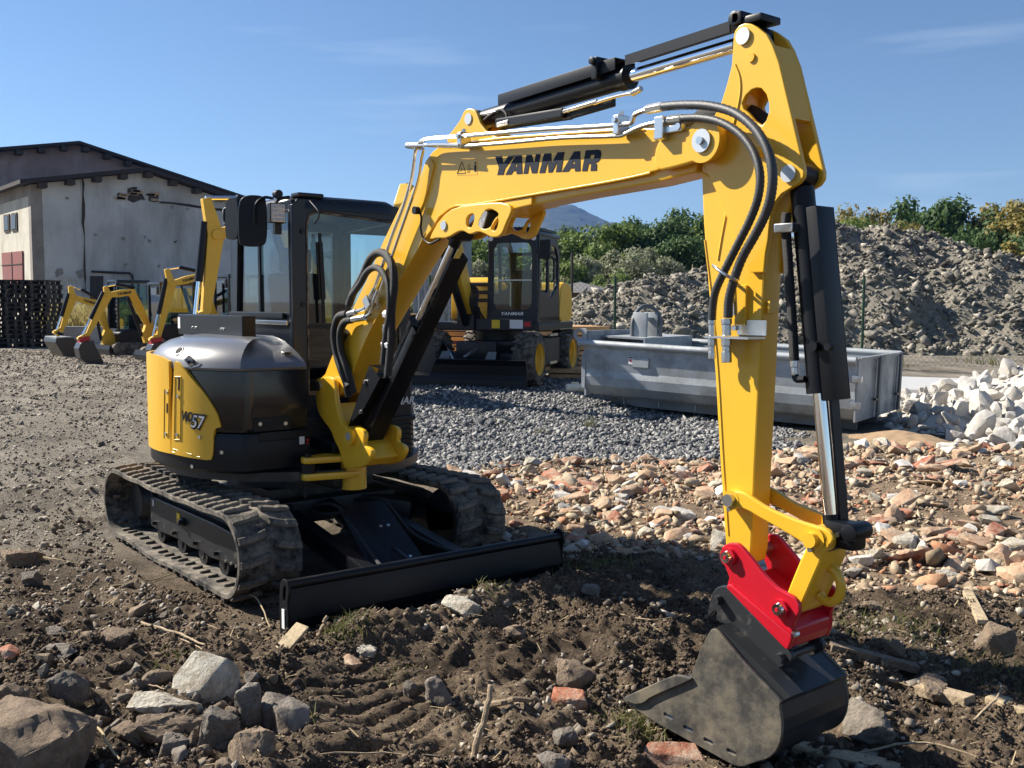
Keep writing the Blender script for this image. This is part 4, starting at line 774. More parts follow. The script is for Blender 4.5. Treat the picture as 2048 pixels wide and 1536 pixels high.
MB().prism(XZ('R', [(330, 640), (380, 650), (1085, 1240), (1088, 1300), (1048, 1412), (1010, 1398), (322, 682)], -RY-.006), -RY-.012, -RY+.01).obj('coupler_rail', 'red', QC, bev=.006)
MB().prism(XZ('R', [(345, 600), (420, 560), (1000, 1060), (1092, 1180), (1092, 1300), (1048, 1405), (1000, 1380), (330, 690)], -RY), -RY+.02, RY-.02).obj('coupler_body', 'red', QC, bev=.008)
for (u, v), pr in (((352, 312), 'pin'), ((965, 925), 'pin')):
    q = PY('R', u, v, -RY); disc(QC, q, .036, .018, 'red', 'pin_collar'); q = q+np.array([0, -.018, 0]); MB().cyl(q, q+np.array([0, -.014, 0]), .026, .022, n=24).obj('coupler_pin', 'chrome', QC, smooth=True); disc(QC, q+np.array([0, -.014, 0]), .008, .004, 'red', 'pin_plug', n=12)
    MB().cyl((q[0], -RY, q[2]), (q[0], RY, q[2]), .03, n=16).obj('coupler_shaft', 'zinc', QC, smooth=True)
bolt(QC, PY('R', 1140, 1225, -RY+.02), (0, -1, 0), .013, .02)
KY = .115
hk = [(795, 282), (828, 120), (868, 62), (928, 44), (978, 76), (1060, 178), (1250, 372), (1450, 568), (1492, 622), (1480, 672), (1390, 722), (1350, 702), (1200, 555), (1000, 360), (960, 366), (905, 352), (864, 322), (878, 262), (855, 250), (812, 298)]
BY_ = .225
bs = [(808, 432), (826, 404), (850, 398), (880, 418), (1110, 690), (1398, 990), (1382, 1022), (1402, 1150), (1402, 1250), (1388, 1330), (1355, 1405), (1290, 1462), (1180, 1492), (1080, 1530), (1000, 1512), (800, 1400), (340, 1150), (92, 976), (132, 950), (330, 862), (480, 800), (560, 790), (650, 800), (690, 700), (740, 560)]
def slot(u, v): 
    P = []
    for dx, dy in ((-38, -20), (-28, -30), (30, 0), (40, 12), (36, 24), (26, 26), (-32, -2)): P.append((u+dx, v+dy))
    return P
slots = [slot(475, 1112), slot(636, 1216), slot(802, 1318), slot(990, 1406)]
BK = plate('bucket', round2d(XZ('B', bs, -BY_), 1, .2), -BY_, -BY_+.016, 'bucket_steel', EX, bev=.003, holes=[XZ('B', s, -BY_) for s in slots])
plate('bucket_side', round2d(XZ('B', bs, -BY_), 1, .2), BY_-.016, BY_, 'bucket_steel', BK, bev=.003)
shell = XZ('B', [(860, 410), (1110, 700), (1392, 995), (1380, 1025), (1396, 1150), (1396, 1250), (1380, 1330), (1345, 1400), (1285, 1452), (1180, 1482), (1080, 1520), (1000, 1502), (800, 1392), (340, 1142), (100, 976)], -BY_)
def sheet(name, P, th, y0, y1, m, parent):
    P = np.array(P); t = np.gradient(P, axis=0); t /= np.linalg.norm(t, axis=1)[:, None]; n = np.stack([-t[:, 1], t[:, 0]], 1); Q = P+n*th; poly = [tuple(q) for q in P]+[tuple(q) for q in Q[::-1]]; k = len(P)
    mb = MB()
    for i in range(k-1):
        V = [(P[i][0], y0, P[i][1]), (P[i+1][0], y0, P[i+1][1]), (Q[i+1][0], y0, Q[i+1][1]), (Q[i][0], y0, Q[i][1])]; V += [(a, y1, c) for a, b, c in V]
        mb.add(V, [(0, 1, 2, 3), (7, 6, 5, 4), (0, 4, 5, 1), (3, 2, 6, 7), (0, 3, 7, 4), (1, 5, 6, 2)])
    me = mb.obj(name, m, parent); return me
sheet('bucket_shell', shell, -.012, -BY_+.012, BY_-.012, 'bucket_black', BK)
plate('side_cutter', round2d(XZ('B', [(92, 976), (130, 950), (480, 792), (560, 775), (655, 800), (660, 820), (330, 960), (270, 1010), (200, 1020)], -BY_-.016), 1, .2), -BY_-.016, -BY_, 'bucket_steel', BK, bev=.004)
for y in (-KY, KY-.024): plate('bucket_lug', round2d(XZ('B', hk, -KY), 1, .2), y, y+.024, 'bucket_black', BK, bev=.004)
MB().prism(XZ('B', [(880, 425), (990, 345), (1395, 720), (1580, 912), (1420, 1000)], -KY), -BY_+.03, -KY-.002).obj('back_plate', 'bucket_black', BK)
for u, v in ((898, 160), (1410, 632)): q = PY('B', u, v, -KY); MB().cyl(q, q+np.array([0, -.035, 0]), .020, n=12).cyl((q[0], -KY, q[2]), (q[0], KY, q[2]), .018, n=12).obj('lug_pin', 'bucket_black', BK, smooth=True)
# ---------------------------------------------------------------- ground
def _h(ix, iy, s):
    n = (ix.astype(np.int64)*374761393+iy.astype(np.int64)*668265263+s*1442695041) & 0x7fffffff
    n = ((n ^ (n >> 13))*1274126177) & 0x7fffffff; n = n ^ (n >> 16); return (n & 0xffff)/65535.
def vn(x, y, s=0):
    ix, iy = np.floor(x), np.floor(y); fx, fy = x-ix, y-iy; fx = fx*fx*(3-2*fx); fy = fy*fy*(3-2*fy); ix = ix.astype(np.int64); iy = iy.astype(np.int64)
    return (_h(ix, iy, s)*(1-fx)+_h(ix+1, iy, s)*fx)*(1-fy)+(_h(ix, iy+1, s)*(1-fx)+_h(ix+1, iy+1, s)*fx)*fy
def fbm(x, y, f, o=4, s=0, g=.5):
    t = 0; a = 1; n = 0
    for i in range(o): t = t+a*vn(x*f+17.3*i, y*f-9.1*i, s+i*7); n += a; a *= g; f *= 2.03
    return t/n
def ridge(x, y, f, o=4, s=0):
    t = 0; a = 1; n = 0
    for i in range(o): t = t+a*(1-np.abs(2*vn(x*f+5.7*i, y*f+3.1*i, s+i*11)-1)); n += a; a *= .5; f *= 2.1
    return t/n
def sst(a, b, x): t = np.clip((x-a)/(b-a), 0, 1); return t*t*(3-2*t)
def inpoly(x, y, P):
    r = np.zeros(np.shape(x), bool); n = len(P)
    for i in range(n):
        (ax, ay), (bx, by) = P[i], P[(i+1) % n]; c = ((ay > y) != (by > y)) & (x < (bx-ax)*(y-ay)/(by-ay+1e-12)+ax); r ^= c
    return r
def pdist(x, y, P):
    """signed distance to an outline, positive inside"""
    d = np.full(np.shape(x), 1e9); n = len(P)
    for i in range(n):
        a, b = np.array(P[i]), np.array(P[(i+1) % n]); e = b-a; t = np.clip(((x-a[0])*e[0]+(y-a[1])*e[1])/(e@e), 0, 1); d = np.minimum(d, np.hypot(x-a[0]-t*e[0], y-a[1]-t*e[1]))
    return np.where(inpoly(x, y, P), d, -d)
def gp(*pts, z=0.): return [tuple(gnd(a, b, z)[:2]) for a, b in pts]
Z_GRAVEL = gp((800, 775), (1190, 785), (1500, 830), (1600, 900), (1430, 918), (1100, 915), (1000, 930), (900, 945), (780, 930))
Z_BRICK = gp((930, 950), (1050, 925), (1430, 925), (1700, 895), (2150, 915), (2150, 1195), (1800, 1185), (1560, 1170), (1440, 1115), (1130, 1105), (1000, 1060), (900, 1000))
Z_RUT = gp((585, 1345), (860, 1315), (900, 1500), (585, 1530))
Z_CLEAR = [(-1.45, -1.12), (1.5, -1.12), (1.78, -1.02), (1.78, 1.02), (1.5, 1.12), (-1.45, 1.12)]
def rise(x, y): return .24*sst(-1.5, -9., x)
def ground_h(x, y):
    h = rise(x, y)
    bk = sst(-.3, .3, pdist(x, y, Z_BRICK)); gv = sst(-.3, .3, pdist(x, y, Z_GRAVEL)); cl = sst(-.12, .10, pdist(x, y, Z_CLEAR))
    near = sst(14, 5, np.hypot(x-6.6, y+3.3)); left = sst(-1.0, -1.6, y)*sst(1.4, -.2, x)
    soil = (1-bk)*(1-gv)*(1-cl)
    # mound pushed up by the blade, and the heap of stones left of it
    crest = np.exp(-((x-2.16)/.20)**2)*(.17*np.exp(-((y-.10)/.60)**2)+.08*np.exp(-((y-.80)/.35)**2)+.05*np.exp(-((y+.70)/.3)**2))
    h = h+crest+.05*np.exp(-((x-2.9)/.5)**2-((y-.2)/.9)**2)
    h = h+.10*np.exp(-((x-2.42)/.28)**2-((y+1.62)/.40)**2)+.12*np.exp(-((x-2.2)/.3)**2-((y+2.45)/.35)**2)
    h = h-.05*np.exp(-((x-4.15)/.5)**2-((y+.1)/.6)**2)-.04*np.exp(-((x-2.6)/.35)**2-((y-1.5)/.5)**2)
    lump = (fbm(x, y, 1.1, 3, 3)-.5)*.18*near+(fbm(x, y, 3.3, 3, 5)-.5)*.12*near
    fine = (ridge(x, y, 7, 3, 9)-.55)*.10+(fbm(x, y, 19, 3, 12)-.5)*.07+(ridge(x, y, 34, 2, 21)-.5)*.022
    amp = soil*(1-.62*left)
    h = h+lump*soil*(1-.75*left)+fine*amp*near+fine*.35*(1-near)*soil
    h = h+bk*((fbm(x, y, .9, 3, 31)-.4)*.16+(fbm(x, y, 7, 3, 33)-.5)*.06)*(1-cl)+gv*((fbm(x, y, .55, 3, 41)-.45)*.16+(fbm(x, y, 9, 2, 43)-.5)*.03)*(1-cl)
    rt = sst(-.1, .12, pdist(x, y, Z_RUT)); u = x+.25*(fbm(x, y, 3, 3, 51)-.5); h = h-rt*fine*amp*near*.7+rt*.055*(sst(.15, .75, np.abs(np.sin(u*math.pi/.125)))-.5)*(1.15-.6*fbm(x, y, 5, 2, 55))
    # track prints behind and beside the machine
    h = h+left*near*.012*np.sin((x*.94+y*.34)*60+6*fbm(x, y, 2, 2, 61))*sst(.4, .6, fbm(x, y, .8, 2, 63))
    h = h*(1-cl)+cl*(rise(x, y)-.015+(fbm(x, y, 12, 3, 71)-.5)*.03)
    return h
def axis(parts):
    v = []
    for a, b, s in parts: v += list(np.arange(a, b, s))
    return np.array(v+[parts[-1][1]])
gx = axis([(-3000, -300, 150), (-300, -60, 12), (-60, -14, .7), (-14, -3, .11), (-3, .6, .045), (.6, 5.0, .0185), (5.0, 9, .12), (9, 60, 4), (60, 900, 60)])
gy = axis([(-900, -60, 60), (-60, -6, 3), (-6, -3, .1), (-3, 1.9, .0185), (1.9, 5, .04), (5, 14, .11), (14, 60, .7), (60, 300, 12), (300, 3000, 150)])
GX, GY = np.meshgrid(gx, gy, indexing='ij'); GZ = ground_h(GX, GY)
nX, nY = GX.shape; idx = np.arange(nX*nY).reshape(nX, nY)
GF = np.stack([idx[:-1, :-1], idx[1:, :-1], idx[1:, 1:], idx[:-1, 1:]], -1).reshape(-1, 4)
gme = big(np.stack([GX, GY, GZ], -1).reshape(-1, 3), GF, 'ground', smooth=True)
# soil kinds as vertex weights: r = brick dust, g = crushed stone, b = yard gravel / pale dirt
zr = sst(-.5, .4, pdist(GX, GY, Z_BRICK)+(fbm(GX, GY, 1.7, 3, 81)-.5)*1.2); zg = sst(-.25, .3, pdist(GX, GY, Z_GRAVEL)+(fbm(GX, GY, 2.2, 3, 83)-.5)*.9)
zb = sst(1.2, -1.8, GX+(fbm(GX, GY, .6, 3, 85)-.5)*2.5)
zr = np.maximum(zr, .75*np.exp(-((GX-2.25)/.38)**2-((GY-.05)/.75)**2)*sst(.3, .55, fbm(GX, GY, 3., 3, 87)))
cat_ = gme.color_attributes.new('soil', 'FLOAT_COLOR', 'POINT'); cat_.data.foreach_set('color', np.stack([zr, zg, zb, np.ones_like(zr)], -1).astype(np.float32).ravel())
def ground_mat():
    m, t, b, L = _nodes('ground_soil'); b.inputs['Roughness'].default_value = .95; b.inputs['Specular IOR Level'].default_value = .2
    tc = nd(t, 'ShaderNodeTexCoord'); at_ = nd(t, 'ShaderNodeAttribute', attribute_name='soil'); sp = nd(t, 'ShaderNodeSeparateColor'); L.new(at_.outputs['Color'], sp.inputs[0])
    def noise(sc, det=6., ro=.65):
        n = nd(t, 'ShaderNodeTexNoise', Scale=sc, Detail=det, Roughness=ro); L.new(tc.outputs['Object'], n.inputs['Vector']); return n.outputs['Fac']
    def ramp(fac, stops):
        r = nd(t, 'ShaderNodeValToRGB'); e = r.color_ramp.elements
        for i, (p, c) in enumerate(stops):
            el = e[i] if i < 2 else e.new(p); el.position = p; el.color = (*c, 1)
        L.new(fac, r.inputs[0]); return r.outputs[0]
    def mix(a, b_, f):
        x = nd(t, 'ShaderNodeMixRGB'); L.new(a, x.inputs['Color1']); L.new(b_, x.inputs['Color2']); L.new(f, x.inputs['Fac']); return x.outputs[0]
    soil_a = ramp(noise(2.3), [(.30, (.045, .034, .025)), (.46, (.095, .070, .048)), (.60, (.145, .107, .072)), (.76, (.21, .16, .105))]); soil_b = ramp(noise(2.9), [(.30, (.13, .098, .066)), (.46, (.225, .17, .115)), (.60, (.315, .24, .165)), (.76, (.40, .315, .22))]); patch = ramp(noise(.85, 5.), [(.43, (0, 0, 0)), (.60, (1, 1, 1))]); soil = mix(soil_a, soil_b, patch)
    dust = ramp(noise(3.1), [(.32, (.19, .145, .10)), (.52, (.32, .235, .16)), (.72, (.40, .30, .20))])
    grav = ramp(noise(9.), [(.3, (.085, .09, .095)), (.55, (.17, .175, .18)), (.75, (.26, .26, .255))])
    yard = ramp(noise(.9, 8.), [(.33, (.125, .108, .085)), (.5, (.25, .222, .18)), (.68, (.36, .325, .27))])
    spk = ramp(noise(60., 3.), [(.42, (.55, .55, .55)), (.60, (1.25, 1.22, 1.18))])
    c = mix(soil, yard, sp.outputs[2]); c = mix(c, dust, sp.outputs[0]); c = mix(c, grav, sp.outputs[1])
    mu = nd(t, 'ShaderNodeMixRGB', blend_type='MULTIPLY'); mu.inputs['Fac'].default_value = .75; L.new(c, mu.inputs['Color1']); L.new(spk, mu.inputs['Color2']); L.new(mu.outputs[0], b.inputs['Base Color'])
    bp = nd(t, 'ShaderNodeBump', Strength=1., Distance=.035); L.new(noise(48., 9., .8), bp.inputs['Height']); bp2 = nd(t, 'ShaderNodeBump', Strength=.6, Distance=.06); L.new(noise(11., 6.), bp2.inputs['Height']); L.new(bp.outputs[0], bp2.inputs['Normal']); L.new(bp2.outputs[0], b.inputs['Normal'])
    MATS['ground_soil'] = m; return m
ground_mat()
link('ground', gme, 'ground_soil', kind='structure')
def gz(x, y): return float(ground_h(np.array([x]), np.array([y]))[0])
_TS = np.concatenate([np.arange(1.5, 12, .03), np.arange(12, 60, .25), np.arange(60, 400, 4)])
def on_ground(a, b):
    """where a pixel's ray meets the modelled ground"""
    P = CAM_P+_TS[:, None]*ray(a, b); dz = P[:, 2]-rise(P[:, 0], P[:, 1]); k = np.where(dz < .35)[0]
    if not len(k): return P[-1]
    P = P[max(k[0]-2, 0):k[0]+220]; k = np.where(P[:, 2] <= ground_h(P[:, 0], P[:, 1]))[0]; return P[k[0]] if len(k) else P[-1]

# ---------------------------------------------------------------- stones
def hull_mesh(rng, n=14, sx=1, sy=.8, sz=.6, box=.55):
    P = []
    for _ in range(n):
        v = rng.normal(size=3); v /= np.linalg.norm(v); b = v/np.abs(v).max(); P.append((v*(1-box)+b*box)*np.array([sx, sy, sz])*rng.uniform(.82, 1))
    bm = bmesh.new(); vs = [bm.verts.new(p) for p in P]; r = bmesh.ops.convex_hull(bm, input=vs); bmesh.ops.delete(bm, geom=[v for v in bm.verts if not v.link_faces], context='VERTS')
    bmesh.ops.triangulate(bm, faces=bm.faces); bmesh.ops.recalc_face_normals(bm, faces=bm.faces); bm.verts.index_update()
    V = np.array([v.co[:] for v in bm.verts]); F = np.array([[v.index for v in f.verts] for f in bm.faces]); bm.free(); return V, F
RNG = np.random.default_rng(7)
LIB = {'clod': [hull_mesh(RNG, 9, 1, .9, .8, .1) for _ in range(8)], 'chip': [hull_mesh(RNG, 9, 1, .72, .48, .75) for _ in range(8)], 'round': [hull_mesh(RNG, 16, 1, .85, .75, .2) for _ in range(4)], 'slab': [hull_mesh(RNG, 12, 1, .7, .28, .7) for _ in range(5)], 'brick': [hull_mesh(RNG, 16, 1, .55, .42, .9) for _ in range(5)]}
def rotm(n, rng, tilt=1.):
    a = rng.uniform(0, 2*np.pi, n); b = rng.normal(0, .5*tilt, n); c = rng.normal(0, .5*tilt, n)
    ca, sa, cb, sb, cc, sc = np.cos(a), np.sin(a), np.cos(b), np.sin(b), np.cos(c), np.sin(c); R = np.zeros((n, 3, 3))
    R[:, 0, 0] = ca*cb; R[:, 0, 1] = ca*sb*sc-sa*cc; R[:, 0, 2] = ca*sb*cc+sa*sc; R[:, 1, 0] = sa*cb; R[:, 1, 1] = sa*sb*sc+ca*cc; R[:, 1, 2] = sa*sb*cc-ca*sc; R[:, 2, 0] = -sb; R[:, 2, 1] = cb*sc; R[:, 2, 2] = cb*cc; return R
def scatter(name, P, S, kinds, m, label, cat, rng, tilt=1., sink=.25, parent=None):
    libs = [l for k in kinds for l in LIB[k]]; pick = rng.integers(0, len(libs), len(P)); R = rotm(len(P), rng, tilt); VV = []; FF = []; off = 0
    for i, (V, F) in enumerate(libs):
        s = np.where(pick == i)[0]
        if not len(s): continue
        W_ = np.einsum('nij,vj->nvi', R[s], V)*S[s][:, None, None]+P[s][:, None, :]+np.array([0, 0, 1])*(S[s]*(.5-sink))[:, None, None]
        FF.append((F[None]+(np.arange(len(s))*len(V))[:, None, None]+off).reshape(-1, 3)); VV.append(W_.reshape(-1, 3)); off += len(s)*len(V)
    me = big(np.concatenate(VV), np.concatenate(FF), name); return link(name, me, m, label=label, cat=cat, kind='stuff')
def island_mat(name, stops, rough=.92, bump=.5, scale=30.):
    m, t, b, L = _nodes(name); b.inputs['Roughness'].default_value = rough; b.inputs['Specular IOR Level'].default_value = .3
    g = nd(t, 'ShaderNodeNewGeometry'); r = nd(t, 'ShaderNodeValToRGB'); e = r.color_ramp.elements
    for i, (p, c) in enumerate(stops): el = e[i] if i < 2 else e.new(p); el.position = p; el.color = (*c, 1)
    L.new(g.outputs['Random Per Island'], r.inputs[0]); tc = nd(t, 'ShaderNodeTexCoord'); n = nd(t, 'ShaderNodeTexNoise', Scale=scale, Detail=5., Roughness=.7); L.new(tc.outputs['Object'], n.inputs['Vector'])
    mr = nd(t, 'ShaderNodeMapRange'); mr.inputs['From Min'].default_value = .3; mr.inputs['From Max'].default_value = .7; mr.inputs['To Min'].default_value = .7; mr.inputs['To Max'].default_value = 1.25; L.new(n.outputs['Fac'], mr.inputs['Value'])
    hs = nd(t, 'ShaderNodeHueSaturation'); L.new(r.outputs[0], hs.inputs['Color']); L.new(mr.outputs[0], hs.inputs['Value']); L.new(hs.outputs[0], b.inputs['Base Color'])
    bp = nd(t, 'ShaderNodeBump', Strength=bump, Distance=.01); L.new(n.outputs['Fac'], bp.inputs['Height']); L.new(bp.outputs[0], b.inputs['Normal']); MATS[name] = m
island_mat('gravel_mix', [(0, (.08, .083, .088)), (.35, (.15, .152, .155)), (.7, (.25, .245, .235)), (1, (.40, .385, .355))])
island_mat('pebble_mix', [(0, (.11, .088, .065)), (.4, (.20, .165, .125)), (.75, (.29, .25, .20)), (1, (.45, .40, .32))])
island_mat('rubble_mix', [(0, (.22, .165, .11)), (.3, (.34, .26, .175)), (.62, (.44, .35, .24)), (.78, (.47, .40, .30)), (.86, (.42, .25, .145)), (.95, (.36, .14, .075)), (1, (.36, .33, .28))])
island_mat('heap_mix', [(0, (.085, .08, .066)), (.4, (.18, .165, .135)), (.75, (.28, .255, .21)), (1, (.42, .385, .315))], scale=6.)
island_mat('clod_mix', [(0, (.05, .037, .027)), (.5, (.115, .084, .057)), (1, (.23, .17, .115))], bump=.9, scale=60.)
island_mat('white_mix', [(0, (.30, .28, .25)), (.5, (.45, .43, .39)), (1, (.58, .56, .52))])
def pts_in(poly, n, rng, dens=None, margin=0.):
    P = np.array(poly); lo, hi = P.min(0)-margin, P.max(0)+margin; out = np.zeros((0, 2))
    while len(out) < n:
        q = rng.uniform(lo, hi, (n*2, 2)); d = pdist(q[:, 0], q[:, 1], poly); k = d > -margin
        if dens is not None: k &= rng.uniform(size=len(q)) < dens(q[:, 0], q[:, 1], d)
        out = np.concatenate([out, q[k]])
    return out[:n]
def lift(q): return np.concatenate([q, ground_h(q[:, 0], q[:, 1])[:, None]], 1)
def cam_far(q): return np.hypot(q[:, 0]-CAM_P[0], q[:, 1]-CAM_P[1])
q = pts_in(Z_GRAVEL, 24000, RNG, lambda x, y, d: sst(-.45, .25, d+(fbm(x, y, 2.2, 3, 83)-.5)*.9)*(.25+.75*sst(18, 7, np.hypot(x-6.6, y+3.3))), .4)
scatter('crushed_stone', lift(q), RNG.gamma(4., .0062, len(q))+.006, ['chip'], 'gravel_mix', 'bed of dark grey crushed stone behind the yellow excavator', 'gravel', RNG)
Z_YARD = gp((-60, 1240), (-60, 715), (330, 715), (330, 880), (230, 940), (200, 1060), (300, 1180), (420, 1290))
q = pts_in(Z_YARD, 14000, RNG, lambda x, y, d: .12+.88*sst(20, 4, np.hypot(x-6.6, y+3.3))*fbm(x, y, .8, 3, 91))
f_ = cam_far(q); scatter('pebbles', lift(q), RNG.gamma(2., .0035, len(q))*(1+f_*.05)+.003, ['round', 'chip'], 'pebble_mix', 'loose pebbles strewn over the dirt yard on the left', 'pebbles', RNG)
Z_FORE = gp((-80, 1180), (560, 1180), (640, 1240), (900, 1150), (1150, 1090), (1420, 1120), (1600, 1180), (2350, 1200), (2350, 1600), (-80, 1600))
q = pts_in(Z_FORE, 58000, RNG, lambda x, y, d: (.12+.88*sst(.42, .66, fbm(x, y, 2.4, 3, 95)))*(1-.8*sst(-.05, .1, pdist(x, y, Z_RUT))))
scatter('soil_clods', lift(q), RNG.gamma(1.5, .0038, len(q))+.0028, ['clod'], 'clod_mix', 'crumbled brown soil clods covering the foreground', 'soil', RNG, sink=.4)
q = pts_in(Z_FORE, 2600, RNG, lambda x, y, d: sst(.45, .7, fbm(x, y, 1.5, 3, 97)))
scatter('pebbles', lift(q), RNG.gamma(2.2, .0055, len(q))+.004, ['round', 'chip'], 'pebble_mix', 'small stones mixed into the foreground soil', 'pebbles', RNG, sink=.35)
q = pts_in(Z_BRICK, 14000, RNG, lambda x, y, d: .2+.8*sst(.35, .6, fbm(x, y, 1.6, 3, 99)), .15)
scatter('rubble_fragments', lift(q), RNG.gamma(1.8, .011, len(q))+.006, ['chip', 'slab', 'brick'], 'rubble_mix', 'small brick and plaster fragments spread over the rubble field', 'rubble', RNG)
# ---------------------------------------------------------------- brick rubble, rocks, boulders
def rock_mesh(seed, sx, sy, sz, box=.6, n=18, sub=2, rough=.05, bv=.07, pts=None):
    rng = np.random.default_rng(seed); b = bmesh.new(); me = bpy.data.meshes.new('rock')
    if pts is None:
        V, F = hull_mesh(rng, n, sx, sy, sz, box); m0 = mk(V, F); b.from_mesh(m0)
    else:
        bmesh.ops.convex_hull(b, input=[b.verts.new(p) for p in pts]); bmesh.ops.delete(b, geom=[v for v in b.verts if not v.link_faces], context='VERTS'); bmesh.ops.recalc_face_normals(b, faces=b.faces)
    bmesh.ops.dissolve_limit(b, angle_limit=math.radians(12), verts=b.verts, edges=b.edges); mn = min(sx, sy, sz)
    bmesh.ops.bevel(b, geom=list(b.edges), offset=mn*bv, segments=1, affect='EDGES', clamp_overlap=True); bmesh.ops.triangulate(b, faces=b.faces)
    for _ in range(sub): bmesh.ops.subdivide_edges(b, edges=[e for e in b.edges if e.calc_length() > mn*.22], cuts=1, use_grid_fill=True); bmesh.ops.triangulate(b, faces=b.faces)
    o = Vector((seed*3.1, seed*1.7, 0)); L_ = max(sx, sy, sz)
    for v in b.verts:
        d = mnoise.fractal(v.co*(2.2/L_)+o, .7, 2.1, 6)*rough*L_+mnoise.noise(v.co*(9/L_)+o)*rough*.4*L_; v.co += v.normal*d if v.normal.length else Vector()
    b.to_mesh(me); b.free(); me.shade_smooth(); me.set_sharp_from_angle(angle=math.radians(28)); return me
def place(name, me, m, pos, rot, label, cat, group=None, s=None):
    o = link(name, me, m, label=label, cat=cat, group=group, loc=tuple(pos), rot=rot)
    if s is not None: o.scale = (s, s, s)
    return o
